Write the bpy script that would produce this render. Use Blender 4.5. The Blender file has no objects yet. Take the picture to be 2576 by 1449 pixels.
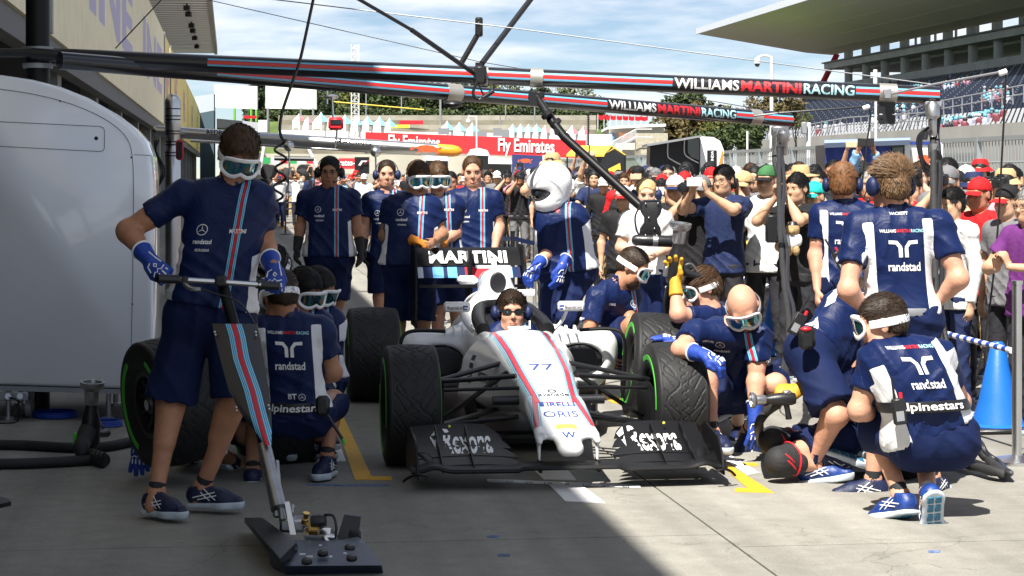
import bpy, bmesh, math, random
import numpy as np
from mathutils import Vector, Matrix
from mathutils.bvhtree import BVHTree
random.seed(7); np.random.seed(7)
SC = bpy.context.scene
COL = SC.collection
V3 = Vector
# ---------------------------------------------------------------- camera, sky, sun
F, CX, HY, CH = 5300.0, 1288.0, 445.0, 1.6      # focal length and horizon measured on the photo (in 2576 px)
cam_d = bpy.data.cameras.new('camera'); cam = bpy.data.objects.new('camera', cam_d); COL.objects.link(cam)
cam.location = (0, 0, CH); cam.rotation_euler = (math.radians(90), 0, 0)
cam_d.sensor_width = 36; cam_d.lens = F/2576*36; cam_d.shift_y = -(724.5-HY)/2576
cam_d.clip_start = .3; cam_d.clip_end = 3000
SC.camera = cam
SHV = V3((.25, .62, -1.0)).normalized()            # direction the sunlight travels
sun_d = bpy.data.lights.new('sun', 'SUN'); sun = bpy.data.objects.new('sun', sun_d); COL.objects.link(sun)
sun_d.energy = 5.0; sun_d.angle = math.radians(.53); sun_d.color = (1, .955, .88)
sun.rotation_euler = SHV.to_track_quat('-Z', 'Y').to_euler(); sun.location = (0, -5, 30)
S_EL = math.asin(-SHV.z); S_AZ = math.atan2(-SHV.x, -SHV.y)
world = bpy.data.worlds.new('World'); SC.world = world; world.use_nodes = True
nt = world.node_tree; nt.nodes.clear()
wo = nt.nodes.new('ShaderNodeOutputWorld'); bg = nt.nodes.new('ShaderNodeBackground')
sk = nt.nodes.new('ShaderNodeTexSky'); sk.sky_type = 'NISHITA'; sk.sun_disc = False
sk.sun_elevation = S_EL; sk.sun_rotation = S_AZ; sk.altitude = 1200; sk.air_density = .75; sk.dust_density = .05; sk.ozone_density = 2.2
bg.inputs[1].default_value = .05
# thin white clouds mixed into the sky
tc = nt.nodes.new('ShaderNodeTexCoord'); sep = nt.nodes.new('ShaderNodeSeparateXYZ')
nt.links.new(tc.outputs['Generated'], sep.inputs[0])
mx = nt.nodes.new('ShaderNodeMath'); mx.operation = 'MAXIMUM'; mx.inputs[1].default_value = .0; nt.links.new(sep.outputs['Z'], mx.inputs[0])
ad = nt.nodes.new('ShaderNodeMath'); ad.operation = 'ADD'; ad.inputs[1].default_value = .12; nt.links.new(mx.outputs[0], ad.inputs[0])
dv = nt.nodes.new('ShaderNodeVectorMath'); dv.operation = 'DIVIDE'
cmb = nt.nodes.new('ShaderNodeCombineXYZ')
for i in range(3): nt.links.new(ad.outputs[0], cmb.inputs[i])
nt.links.new(tc.outputs['Generated'], dv.inputs[0]); nt.links.new(cmb.outputs[0], dv.inputs[1])
nz = nt.nodes.new('ShaderNodeTexNoise'); nz.inputs['Scale'].default_value = 1.7; nz.inputs['Detail'].default_value = 7; nz.inputs['Roughness'].default_value = .55
mpg = nt.nodes.new('ShaderNodeMapping'); mpg.inputs['Location'].default_value = (3.2, .4, 0); mpg.inputs['Scale'].default_value = (1, 1, 2.2)
nt.links.new(dv.outputs[0], mpg.inputs[0]); nt.links.new(mpg.outputs[0], nz.inputs['Vector'])
cr = nt.nodes.new('ShaderNodeValToRGB'); cr.color_ramp.elements[0].position = .43; cr.color_ramp.elements[1].position = .68
nt.links.new(nz.outputs['Fac'], cr.inputs[0])
mr = nt.nodes.new('ShaderNodeMapRange'); mr.inputs['To Min'].default_value = .05; mr.inputs['To Max'].default_value = .95; nt.links.new(cr.outputs[0], mr.inputs[0])
mix = nt.nodes.new('ShaderNodeMix'); mix.data_type = 'RGBA'
nt.links.new(mr.outputs[0], mix.inputs[0]); nt.links.new(sk.outputs[0], mix.inputs[6]); mix.inputs[7].default_value = (10.6, 10.9, 11.4, 1)
nt.links.new(mix.outputs[2], bg.inputs[0]); nt.links.new(bg.outputs[0], wo.inputs[0])
SC.view_settings.view_transform = 'Standard'; SC.view_settings.look = 'None'
SC.view_settings.gamma = 1; SC.view_settings.use_curve_mapping = False
SC.view_settings.exposure = 1.08
SC.cycles.max_bounces = 6; SC.cycles.diffuse_bounces = 3; SC.cycles.glossy_bounces = 3
SC.cycles.caustics_reflective = False; SC.cycles.caustics_refractive = False
# ---------------------------------------------------------------- frames
PT = (1288-580)/F; PA = math.atan(PT)
PR = V3((math.cos(PA), math.sin(PA), 0)); PF = V3((-math.sin(PA), math.cos(PA), 0))   # pit lane: right, forward
def W(x, y, D): return V3(((x-CX)/F*D, D, CH-(y-HY)/F*D))
def G(x, y, z=0.0):
    D = F*(CH-z)/(y-HY); return V3(((x-CX)/F*D, D, z))
def pit(s, d, z=0): return PR*s+PF*d+V3((0, 0, z))
def pitc(p): return (p.dot(PR), p.dot(PF))
# ---------------------------------------------------------------- materials
MATS = {}
def mat(name, col=(.5,.5,.5), rough=.6, metal=0, var=0, vs=8, bump=0, bs=40, objcol=False, spec=.5, coat=0, alpha=1, emit=0, trans=0, vcol=None):
    if name in MATS: return MATS[name]
    m = bpy.data.materials.new(name); m.use_nodes = True; MATS[name] = m
    t = m.node_tree; b = t.nodes['Principled BSDF']
    b.inputs['Base Color'].default_value = (*col, 1); b.inputs['Roughness'].default_value = rough
    b.inputs['Metallic'].default_value = metal; b.inputs['Specular IOR Level'].default_value = spec
    b.inputs['Coat Weight'].default_value = coat; b.inputs['Alpha'].default_value = alpha
    b.inputs['Coat Roughness'].default_value = .06
    if trans: b.inputs['Transmission Weight'].default_value = trans
    if emit: b.inputs['Emission Color'].default_value = (*col, 1); b.inputs['Emission Strength'].default_value = emit
    src = None
    if objcol:
        oi = t.nodes.new('ShaderNodeObjectInfo'); src = oi.outputs['Color']
    tcx = t.nodes.new('ShaderNodeTexCoord')
    if var:
        n = t.nodes.new('ShaderNodeTexNoise'); n.inputs['Scale'].default_value = vs; n.inputs['Detail'].default_value = 5
        t.links.new(tcx.outputs['Object'], n.inputs['Vector'])
        r = t.nodes.new('ShaderNodeMapRange'); r.inputs['From Min'].default_value = .3; r.inputs['From Max'].default_value = .7
        r.inputs['To Min'].default_value = 1-var; r.inputs['To Max'].default_value = 1+var
        t.links.new(n.outputs['Fac'], r.inputs[0])
        h = t.nodes.new('ShaderNodeMix'); h.data_type = 'RGBA'; h.blend_type = 'MULTIPLY'; h.inputs[0].default_value = 1
        if src: t.links.new(src, h.inputs[6])
        else: h.inputs[6].default_value = (*col, 1)
        t.links.new(r.outputs[0], h.inputs[7]); src = h.outputs[2]
    if src: t.links.new(src, b.inputs['Base Color'])
    if bump:
        n2 = t.nodes.new('ShaderNodeTexNoise'); n2.inputs['Scale'].default_value = bs; n2.inputs['Detail'].default_value = 4
        t.links.new(tcx.outputs['Object'], n2.inputs['Vector'])
        bp = t.nodes.new('ShaderNodeBump'); bp.inputs['Strength'].default_value = bump; bp.inputs['Distance'].default_value = .01
        t.links.new(n2.outputs['Fac'], bp.inputs['Height']); t.links.new(bp.outputs[0], b.inputs['Normal'])
    return m
def band_mat(name, attr, comp, stops, rough=.4, coat=0, base=(0,0,0), bump=0):
    """flat print: constant colour bands over one component of a stored surface coordinate (metres)"""
    m = mat(name, base, rough, coat=coat, bump=bump, bs=60); t = m.node_tree; b = t.nodes['Principled BSDF']
    a = t.nodes.new('ShaderNodeAttribute'); a.attribute_name = attr
    s = t.nodes.new('ShaderNodeSeparateXYZ'); t.links.new(a.outputs['Vector'], s.inputs[0])
    lo, hi = stops[0][0], stops[-1][0]
    r = t.nodes.new('ShaderNodeMapRange'); r.inputs['From Min'].default_value = lo; r.inputs['From Max'].default_value = hi
    t.links.new(s.outputs[comp], r.inputs[0])
    c = t.nodes.new('ShaderNodeValToRGB'); c.color_ramp.interpolation = 'CONSTANT'
    el = c.color_ramp.elements
    while len(el) > 1: el.remove(el[0])
    el[0].position = 0; el[0].color = (*stops[0][1], 1)
    for p, cc in stops[1:-1]:
        e = el.new((p-lo)/(hi-lo)); e.color = (*cc, 1)
    t.links.new(r.outputs[0], c.inputs[0]); t.links.new(c.outputs[0], b.inputs['Base Color'])
    return m, c, s
NAVY = (.005, .014, .068); WHITE = (.78, .78, .79); RED = (.55, .018, .028); LBLUE = (.20, .56, .78); BLACK = (.012, .012, .014)
M = dict(
 black=mat('black_plastic', BLACK, .38, bump=.15, bs=90), rubber=mat('rubber', (.018,.018,.019), .7, var=.25, vs=20, bump=.2),
 carbon=mat('carbon_fibre', (.007,.007,.008), .42, spec=.22, coat=.02, bump=.05, bs=300), white=mat('white_paint', WHITE, .3, coat=.5, var=.03, vs=4),
 cabinet=mat('cabinet_white', (.92,.95,1.0), .2, coat=1.0, var=.05, vs=1.2), silver=mat('silver_metal', (.62,.62,.62), .3, 1, var=.06, vs=6),
 steel=mat('brushed_steel', (.42,.42,.43), .36, .9, var=.12, vs=14), grey=mat('grey_metal', (.3,.31,.33), .5, .4, var=.08),
 red=mat('red_paint', RED, .4), blue=mat('cone_blue', (.010,.13,.50), .42, var=.06, bump=.1), yellow=mat('yellow_gold', (.60,.32,.02), .6, var=.12, bump=.3),
 lens=mat('goggle_lens', (.03,.05,.09), .08, .9, coat=1), white_plastic=mat('white_plastic', (.82,.82,.83), .35, bump=.05),
 print_white=mat('print_white', (.82,.82,.82), .5), print_red=mat('print_red', (.62,.02,.03), .5), print_blue=mat('print_light_blue', (.42,.75,.82), .5),
 print_navy=mat('print_navy', (.03,.06,.26), .5), print_black=mat('print_black', (.02,.02,.03), .5), print_yellow=mat('print_yellow', (.8,.78,.1), .6),
 orange=mat('orange_knit', (.62,.21,.015), .8, var=.15, vs=30, bump=.5, bs=120), neon=mat('neon_green', (.06,.45,.03), .55),
 brass=mat('brass', (.55,.36,.12), .35, 1, var=.2), glass_dark=mat('dark_glass', (.015,.018,.02), .08, coat=.8),
 navy_shorts=mat('navy_shorts', (.0045,.012,.058), .8, var=.14, vs=5, bump=.3, bs=30, spec=.25), navy=mat('navy_fabric', NAVY, .55, var=.1, bump=.3, bs=40),
 glove=mat('glove_blue', (.012,.05,.33), .6, var=.14, vs=22, bump=.4, bs=60), glove_black=mat('glove_black', (.015,.015,.017), .75, bump=.4, bs=70),
 shoe=mat('shoe_blue', (.006,.012,.05), .5, var=.3, vs=30, bump=.4, bs=120), shoe_lit=mat('shoe_blue_lit', (.010,.04,.20), .45, var=.45, vs=30, bump=.3),  # shoe_lit: brighter copy of the shoe colour for shoes in sun
 sole=mat('shoe_sole', (.50,.56,.62), .5, var=.06), sock=mat('sock_black', (.015,.016,.02), .8),
 skin=mat('skin', (.5,.28,.18), .52, objcol=True, var=.14, vs=13, bump=.22, bs=55, spec=.35),
 hair=mat('hair', (.03,.02,.015), .55, objcol=True, var=.3, vs=40, bump=.15, bs=160, spec=.3),
 cloth=mat('cloth', (.3,.3,.3), .75, objcol=True, var=.12, vs=6, bump=.5, bs=30, spec=.25),
 tint=mat('coloured_plastic', (.3,.3,.3), .4, objcol=True), eye=mat('eyes', (.05,.035,.03), .2),
)
# ---------------------------------------------------------------- objects
def props(o, label=None, cat=None, group=None, kind=None):
    if label: o['label'] = label
    if cat: o['category'] = cat
    if group: o['group'] = group
    if kind: o['kind'] = kind
    return o
def thing(name, label, cat, loc=(0,0,0), group=None, mw=None, kind=None):
    o = bpy.data.objects.new(name, None); COL.objects.link(o); o.empty_display_size = .1
    o.matrix_basis = mw if mw is not None else Matrix.Translation(loc)
    return props(o, label, cat, group, kind)
def link(name, me, parent=None, mat_=None, local=None, world=False, color=None, kind=None, label=None):
    o = bpy.data.objects.new(name, me); COL.objects.link(o)
    if mat_ is not None:
        if len(me.materials) == 0: me.materials.append(mat_)
        elif me.materials[0] != mat_:
            o.material_slots[0].link = 'OBJECT'; o.material_slots[0].material = mat_
    if parent is not None:
        o.parent = parent
        if world: o.matrix_basis = parent.matrix_basis.inverted()
    if local is not None: o.matrix_basis = (o.matrix_basis @ local) if world else local
    if color: o.color = (*color, 1)
    if kind: o['kind'] = kind
    if label: o['label'] = label
    return o
def fr(z, x=None):
    z = V3(z).normalized(); x = V3(x) if x is not None else (V3((1,0,0)) if abs(z.x) < .9 else V3((0,1,0)))
    x = (x-z*x.dot(z)).normalized(); return x, z.cross(x), z
class MB:
    def __init__(s): s.v = []; s.f = []
    def add(s, v, f):
        n = len(s.v); s.v += [tuple(p) for p in v]; s.f += [tuple(i+n for i in q) for q in f]; return s
    def box(s, c, size, R=None, bev=0):
        c = V3(c); hx, hy, hz = size[0]/2, size[1]/2, size[2]/2
        if bev:
            pr = []
            for a, b, q in ((hx-bev, hy, hz-bev), (hx, hy-bev, hz-bev), (hx-bev, hy-bev, hz)): pr.append((a, b, q))
            bm = bmesh.new(); 
            for a, b, q in pr:
                for sx in (-1,1):
                    for sy in (-1,1):
                        for sz in (-1,1): bm.verts.new((a*sx, b*sy, q*sz))
            bmesh.ops.convex_hull(bm, input=bm.verts); bm.verts.index_update()
            vs = [v.co.copy() for v in bm.verts]; fs = [[v.index for v in f.verts] for f in bm.faces]; bm.free()
        else:
            vs = [V3((x*hx, y*hy, z*hz)) for x in (-1,1) for y in (-1,1) for z in (-1,1)]
            fs = [(0,1,3,2),(4,6,7,5),(0,4,5,1),(2,3,7,6),(0,2,6,4),(1,5,7,3)]
        return s.add([c+(R @ v if R is not None else v) for v in vs], fs)
    def cyl(s, a, b, r0, r1=None, n=12, cap=True):
        a, b = V3(a), V3(b); r1 = r0 if r1 is None else r1; x, y, z = fr(b-a)
        vs = []
        for p, r in ((a, r0), (b, r1)):
            for i in range(n):
                t = 2*math.pi*i/n; vs.append(p+x*(r*math.cos(t))+y*(r*math.sin(t)))
        fs = [(i, (i+1) % n, n+(i+1) % n, n+i) for i in range(n)]
        if cap: fs += [tuple(range(n))[::-1], tuple(range(n, 2*n))]
        return s.add(vs, fs)
    def tube(s, pts, r, n=8, closed=False, up=None, ell=1.0):
        pts = [V3(p) for p in pts]; m = len(pts); vs = []; x = None
        for i, p in enumerate(pts):
            a = pts[(i-1) % m] if (closed or i) else p; b = pts[(i+1) % m] if (closed or i < m-1) else p
            z = (b-a).normalized() if (b-a).length > 1e-9 else V3((0,0,1))
            if up is not None: x = V3(up)
            if x is None: x = fr(z)[0]
            x = (x-z*x.dot(z)); x = x.normalized() if x.length > 1e-6 else fr(z)[0]; y = z.cross(x)
            rr = r[i] if isinstance(r, (list, tuple)) else r
            for k in range(n):
                t = 2*math.pi*k/n; vs.append(p+x*(rr*math.cos(t))+y*(rr*ell*math.sin(t)))
        fs = []
        for i in range(m if closed else m-1):
            j = (i+1) % m
            for k in range(n): fs.append((i*n+k, i*n+(k+1) % n, j*n+(k+1) % n, j*n+k))
        if not closed: fs += [tuple(range(n))[::-1], tuple(range((m-1)*n, m*n))]
        return s.add(vs, fs)
    def lathe(s, prof, o=(0,0,0), axis=(0,0,1), n=24, close=False):
        x, y, z = fr(axis); o = V3(o); m = len(prof); vs = []
        for (r, h) in prof:
            for k in range(n):
                t = 2*math.pi*k/n; vs.append(o+z*h+x*(r*math.cos(t))+y*(r*math.sin(t)))
        fs = []
        for i in range(m if close else m-1):
            j = (i+1) % m
            for k in range(n): fs.append((i*n+k, i*n+(k+1) % n, j*n+(k+1) % n, j*n+k))
        if not close:
            if prof[0][0] > 1e-4: fs.append(tuple(range(n))[::-1])
            if prof[-1][0] > 1e-4: fs.append(tuple(range((m-1)*n, m*n)))
        return s.add(vs, fs)
    def sph(s, c, r, n=12, m=8, R=None):
        c = V3(c); r = (r, r, r) if not isinstance(r, (tuple, list)) else r; vs = []; fs = []
        for i in range(m+1):
            a = math.pi*i/m
            for k in range(n):
                t = 2*math.pi*k/n; p = V3((r[0]*math.sin(a)*math.cos(t), r[1]*math.sin(a)*math.sin(t), r[2]*math.cos(a)))
                vs.append(c+(R @ p if R is not None else p))
        for i in range(m):
            for k in range(n): fs.append((i*n+k, (i+1)*n+k, (i+1)*n+(k+1) % n, i*n+(k+1) % n))
        return s.add(vs, fs)
    def prism(s, poly, depth):
        """poly: list of Vectors (planar), depth: extrusion vector"""
        n = len(poly); d = V3(depth); poly = [V3(p) for p in poly]
        return s.add(poly+[p+d for p in poly], [tuple(range(n))[::-1], tuple(range(n, 2*n))]+[(i, (i+1) % n, n+(i+1) % n, n+i) for i in range(n)])
    def loft(s, secs, closed=True, caps=True):
        m = len(secs); n = len(secs[0]); vs = [V3(p) for q in secs for p in q]; fs = []
        for i in range(m-1):
            for k in range(n if closed else n-1): fs.append((i*n+k, i*n+(k+1) % n, (i+1)*n+(k+1) % n, (i+1)*n+k))
        if caps and closed: fs += [tuple(range(n))[::-1], tuple(range((m-1)*n, m*n))]
        return s.add(vs, fs)
    def mesh(s, name='m', smooth=True, angle=40):
        me = bpy.data.meshes.new(name); me.from_pydata(s.v, [], s.f); me.validate()
        bm = bmesh.new(); bm.from_mesh(me); bmesh.ops.recalc_face_normals(bm, faces=bm.faces)
        if smooth:
            for f in bm.faces: f.smooth = True
            ca = math.radians(angle)
            for e in bm.edges:
                if len(e.link_faces) != 2 or e.calc_face_angle(9) > ca: e.smooth = False
        bm.to_mesh(me); bm.free(); return me
    def build(s, name, mat_, parent=None, world=True, smooth=True, angle=40, **k):
        return link(name, s.mesh(name, smooth, angle), parent, mat_, world=(world and parent is not None and parent.type == 'EMPTY'), **k)
def catmull(pts, n=6, closed=False):
    pts = [V3(p) for p in pts]; m = len(pts); out = []
    for i in range(m if closed else m-1):
        p0 = pts[(i-1) % m] if (closed or i > 0) else pts[0]; p1 = pts[i]; p2 = pts[(i+1) % m]; p3 = pts[(i+2) % m] if (closed or i < m-2) else pts[-1]
        for k in range(n):
            t = k/n; out.append(.5*((2*p1)+(p2-p0)*t+(2*p0-5*p1+4*p2-p3)*t*t+(3*p1-p0-3*p2+p3)*t**3))
    if not closed: out.append(pts[-1])
    return out
# ---------------------------------------------------------------- text
TC = {}
def text2d(s, h=1.0, bold=0.0, shear=0.0, space=1.0, wx=1.0, step=0):
    key = (s, bold, shear, space, step/h if h else 0)
    if key not in TC:
        c = bpy.data.curves.new('t', 'FONT'); c.body = s; c.size = 1.4; c.offset = bold; c.shear = shear; c.space_character = space; c.resolution_u = 3
        c.align_x = 'CENTER'; c.fill_mode = 'BOTH' if False else 'FRONT'
        o = bpy.data.objects.new('t', c); COL.objects.link(o)
        bpy.context.view_layer.update()
        me = bpy.data.meshes.new_from_object(o.evaluated_get(bpy.context.evaluated_depsgraph_get()))
        bpy.data.objects.remove(o); bpy.data.curves.remove(c)
        bm = bmesh.new(); bm.from_mesh(me); bpy.data.meshes.remove(me)
        bmesh.ops.remove_doubles(bm, verts=bm.verts, dist=1e-4)
        if step:
            st = step/h; xs = [v.co.x for v in bm.verts]; ys = [v.co.y for v in bm.verts]
            for ax, (lo, hi) in ((0, (min(xs), max(xs))), (1, (min(ys), max(ys)))):
                q = lo+st
                while q < hi:
                    n = V3((1,0,0)) if ax == 0 else V3((0,1,0))
                    bmesh.ops.bisect_plane(bm, geom=bm.verts[:]+bm.edges[:]+bm.faces[:], plane_co=n*q, plane_no=n); q += st
            bmesh.ops.triangulate(bm, faces=bm.faces)
        bm.verts.index_update()
        TC[key] = ([(v.co.x, v.co.y) for v in bm.verts], [[v.index for v in f.verts] for f in bm.faces]); bm.free()
    v, f = TC[key]
    return [(x*h*wx, y*h) for x, y in v], f
def flat_text(s, o, U, Vv, h, mat_, parent=None, width=None, name='lettering', lift=.002, wx=1.0, **k):
    """print s centred on o, running along U, upright along Vv"""
    U = V3(U).normalized(); Vv = V3(Vv).normalized(); N = U.cross(Vv)
    v, f = text2d(s, h, **k)
    xs = [p[0] for p in v]; w = max(xs)-min(xs); cx = (max(xs)+min(xs))/2
    q = width/w if width else wx
    me = bpy.data.meshes.new(name)
    me.from_pydata([V3(o)+U*((x-cx)*q)+Vv*y+N*lift for x, y in v], [], f); 
    return link(name, me, parent, mat_, world=(parent is not None and parent.type == 'EMPTY'))
def shape_part(polys, fn, mat_, parent, name='emblem', world=True):
    me = bpy.data.meshes.new(name); v = []; f = []
    for p in polys:
        f.append(list(range(len(v), len(v)+len(p)))); v += [tuple(fn(*q)) for q in p]
    me.from_pydata(v, [], f)
    return link(name, me, parent, mat_, world=(world and parent is not None and parent.type == 'EMPTY'))

def lens_reflections():  # colour patches painted over the lens stand in for its multicoloured reflections
    m = M['lens']; t = m.node_tree; b = t.nodes['Principled BSDF']; tc = t.nodes.new('ShaderNodeTexCoord'); w = t.nodes.new('ShaderNodeTexNoise'); w.inputs['Scale'].default_value = 26; w.inputs['Distortion'].default_value = 1.5
    t.links.new(tc.outputs['Object'], w.inputs['Vector']); c = t.nodes.new('ShaderNodeValToRGB'); e = c.color_ramp.elements; e[0].position = .3; e[0].color = (.04,.12,.32,1); e[1].position = .70; e[1].color = (.75,.30,.06,1)
    for p, q in ((.43,(.06,.42,.36,1)), (.50,(.10,.16,.5,1)), (.58,(.45,.50,.22,1))): k = e.new(p); k.color = q
    t.links.new(w.outputs['Fac'], c.inputs[0]); t.links.new(c.outputs[0], b.inputs['Base Color'])
lens_reflections()
# ---------------------------------------------------------------- implicit-surface modeller (bodies, clothes)
class SDF:
    def __init__(s): s.p = []; s.cuts = []
    def cone(s, a, b, ra, rb=None, k=.02, ax=None, sc=1.0, op='u', cut=()):
        rb = ra if rb is None else rb; s.p.append(('c', V3(a), V3(b), ra, rb, k, V3(ax) if ax is not None else None, sc, op, cut)); return s
    def ell(s, c, r, R=None, k=.02, op='u', cut=()):
        r = (r, r, r) if not isinstance(r, (tuple, list)) else r
        s.p.append(('e', V3(c), r, R, k, op, cut)); return s
    def bbox(s):
        lo = np.full(3, 1e9); hi = -lo
        for q in s.p:
            if (q[8] if q[0] == 'c' else q[5]) != 'u': continue
            l, h = s._bb(q); lo = np.minimum(lo, l); hi = np.maximum(hi, h)
        return lo, hi
    def _bb(s, q):
        if q[0] == 'c':
            a, b, r = np.array(q[1]), np.array(q[2]), max(q[3], q[4])/min(1, q[7]); return np.minimum(a, b)-r, np.maximum(a, b)+r
        r = max(q[2]); c = np.array(q[1]); return c-r, c+r
    def mesh(s, vox=.01, noise=0, nf=18, name='m', attr=None, warp=None):
        lo, hi = s.bbox(); lo = lo-3*vox; hi = hi+3*vox
        n = np.ceil((hi-lo)/vox).astype(int)+1
        d = np.full(n, 1.0, np.float32)
        X = [(lo[i]+np.arange(n[i])*vox).astype(np.float32) for i in range(3)]
        def plane(P, cut):
            o, nn = cut; nn = V3(nn).normalized(); return (P[0]-o[0])*nn.x+(P[1]-o[1])*nn.y+(P[2]-o[2])*nn.z
        for q in s.p:
            k = q[5] if q[0] == 'c' else q[4]; op = q[8] if q[0] == 'c' else q[5]; cut = q[9] if q[0] == 'c' else q[6]
            l, h = s._bb(q); mg = k+2.5*vox+noise
            i0 = np.maximum(((l-mg-lo)/vox).astype(int), 0); i1 = np.minimum(((h+mg-lo)/vox).astype(int)+2, n)
            if np.any(i1 <= i0): continue
            sl = tuple(slice(i0[i], i1[i]) for i in range(3))
            P = [X[0][sl[0]][:, None, None], X[1][sl[1]][None, :, None], X[2][sl[2]][None, None, :]]
            if q[0] == 'c':
                _, a, b, ra, rb, _, ax, sc, _, _ = q; ab = b-a; L = max(ab.length_squared, 1e-9)
                A = [P[i]-a[i] for i in range(3)]
                t = np.clip((A[0]*ab.x+A[1]*ab.y+A[2]*ab.z)/L, 0, 1)
                e = [A[i]-t*ab[i] for i in range(3)]
                if ax is not None:
                    m = e[0]*ax.x+e[1]*ax.y+e[2]*ax.z; m = m*(sc-1); e = [e[i]+m*ax[i] for i in range(3)]
                di = np.sqrt(e[0]**2+e[1]**2+e[2]**2)-(ra+(rb-ra)*t)
            else:
                _, c, r, R, _, _, _ = q; A = [P[i]-c[i] for i in range(3)]
                if R is not None: A = [A[0]*R[0][i]+A[1]*R[1][i]+A[2]*R[2][i] for i in range(3)]
                g = np.sqrt((A[0]/r[0])**2+(A[1]/r[1])**2+(A[2]/r[2])**2); di = (g-1)*min(r)
            for cc in cut: di = np.maximum(di, plane(P, cc))
            D = d[sl]
            if op == 'u':
                hh = np.clip(.5+.5*(D-di)/k, 0, 1); d[sl] = D*(1-hh)+di*hh-k*hh*(1-hh)
            else:
                hh = np.clip(.5-.5*(D+di)/k, 0, 1); d[sl] = D*(1-hh)-di*hh+k*hh*(1-hh)
        if noise and nf < 30:
            x, y, z = X[0][:, None, None], X[1][None, :, None], X[2][None, None, :]; q = nf/15
            w1 = q*(20*x+30*z)+2.4*np.sin(4*x+3*y+1)+1.8*np.sin(6*z+5*y); w2 = q*(32*x-16*z+14*y)+2.2*np.sin(5*z+3*x)+1.5*np.sin(7*y+2*x)
            m1 = .5+.5*np.sin(7*x+9*z+4*y); m2 = .5+.5*np.sin(9*x-6*z+5*y+2)
            d -= (noise*1.9*((1-np.abs(np.sin(w1)))**2*m1+(1-np.abs(np.sin(w2)))**2*m2-.35)).astype(np.float32)
        elif noise:
            a, b, c = X[0][:, None, None]*nf, X[1][None, :, None]*nf, X[2][None, None, :]*nf
            d += noise*(np.sin(a*1.0+1.7*np.sin(c*.55+b*.3))*np.sin(b*1.1+c*.9+.6)+.6*np.sin(c*2.3+a*1.4+1.5*np.sin(b*.8))*np.sin(a*1.9-b*1.3+c*.4)).astype(np.float32)
        for cc in s.cuts:
            P = [X[0][:, None, None], X[1][None, :, None], X[2][None, None, :]]; d = np.maximum(d, plane(P, cc))
        return nets(d, lo, vox, name)
def nets(d, lo, vox, name):
    ins = d < 0
    cnt = np.zeros(tuple(k-1 for k in d.shape), np.int8)
    for i in (0, 1):
        for j in (0, 1):
            for k in (0, 1): cnt += ins[i:d.shape[0]-1+i, j:d.shape[1]-1+j, k:d.shape[2]-1+k]
    act = (cnt > 0) & (cnt < 8); idx = np.argwhere(act); ids = np.full(cnt.shape, -1, np.int32); ids[act] = np.arange(len(idx))
    off = np.array([(i, j, k) for i in (0, 1) for j in (0, 1) for k in (0, 1)])
    vals = np.stack([d[idx[:, 0]+o[0], idx[:, 1]+o[1], idx[:, 2]+o[2]] for o in off], 1)
    acc = np.zeros((len(idx), 3)); num = np.zeros(len(idx))
    for a in range(8):
        for b in range(a+1, 8):
            if np.abs(off[a]-off[b]).sum() != 1: continue
            va, vb = vals[:, a], vals[:, b]; m = (va < 0) != (vb < 0)
            t = np.where(m, va/(va-vb+1e-12), 0)
            acc += np.where(m[:, None], off[a]+(off[b]-off[a])*t[:, None], 0); num += m
    V = (idx+acc/np.maximum(num, 1)[:, None])*vox+lo
    Fs = []
    for ax in range(3):
        s0 = [slice(None)]*3; s1 = [slice(None)]*3; s0[ax] = slice(0, -1); s1[ax] = slice(1, None)
        A, B = ins[tuple(s0)], ins[tuple(s1)]; e = np.argwhere(A != B); u, v = (ax+1) % 3, (ax+2) % 3
        ok = (e[:, u] > 0) & (e[:, v] > 0) & (e[:, u] < cnt.shape[u]) & (e[:, v] < cnt.shape[v]); e = e[ok]
        fl = A[e[:, 0], e[:, 1], e[:, 2]]
        def g(du, dv):
            q = e.copy(); q[:, u] -= du; q[:, v] -= dv; return ids[q[:, 0], q[:, 1], q[:, 2]]
        Q = np.stack([g(1, 1), g(0, 1), g(0, 0), g(1, 0)], 1); Q[~fl] = Q[~fl][:, ::-1]; Fs.append(Q)
    Fq = np.concatenate(Fs); Fq = Fq[(Fq >= 0).all(1)]
    return npmesh(name, V, Fq)
def npmesh(name, V, Fq, smooth=True):
    me = bpy.data.meshes.new(name); m, k = Fq.shape
    me.vertices.add(len(V)); me.vertices.foreach_set('co', V.astype(np.float32).ravel())
    me.loops.add(m*k); me.loops.foreach_set('vertex_index', Fq.astype(np.int32).ravel())
    me.polygons.add(m); me.polygons.foreach_set('loop_start', np.arange(0, m*k, k, dtype=np.int32))
    me.polygons.foreach_set('loop_total', np.full(m, k, np.int32))
    me.update(calc_edges=True)
    if smooth: me.polygons.foreach_set('use_smooth', np.ones(m, bool))
    return me
def coords(me):
    a = np.empty(len(me.vertices)*3, np.float32); me.vertices.foreach_get('co', a); return a.reshape(-1, 3)
def set_attr(me, name, arr):
    at = me.attributes.new(name, 'FLOAT_VECTOR', 'POINT'); at.data.foreach_set('vector', arr.astype(np.float32).ravel())
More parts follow.
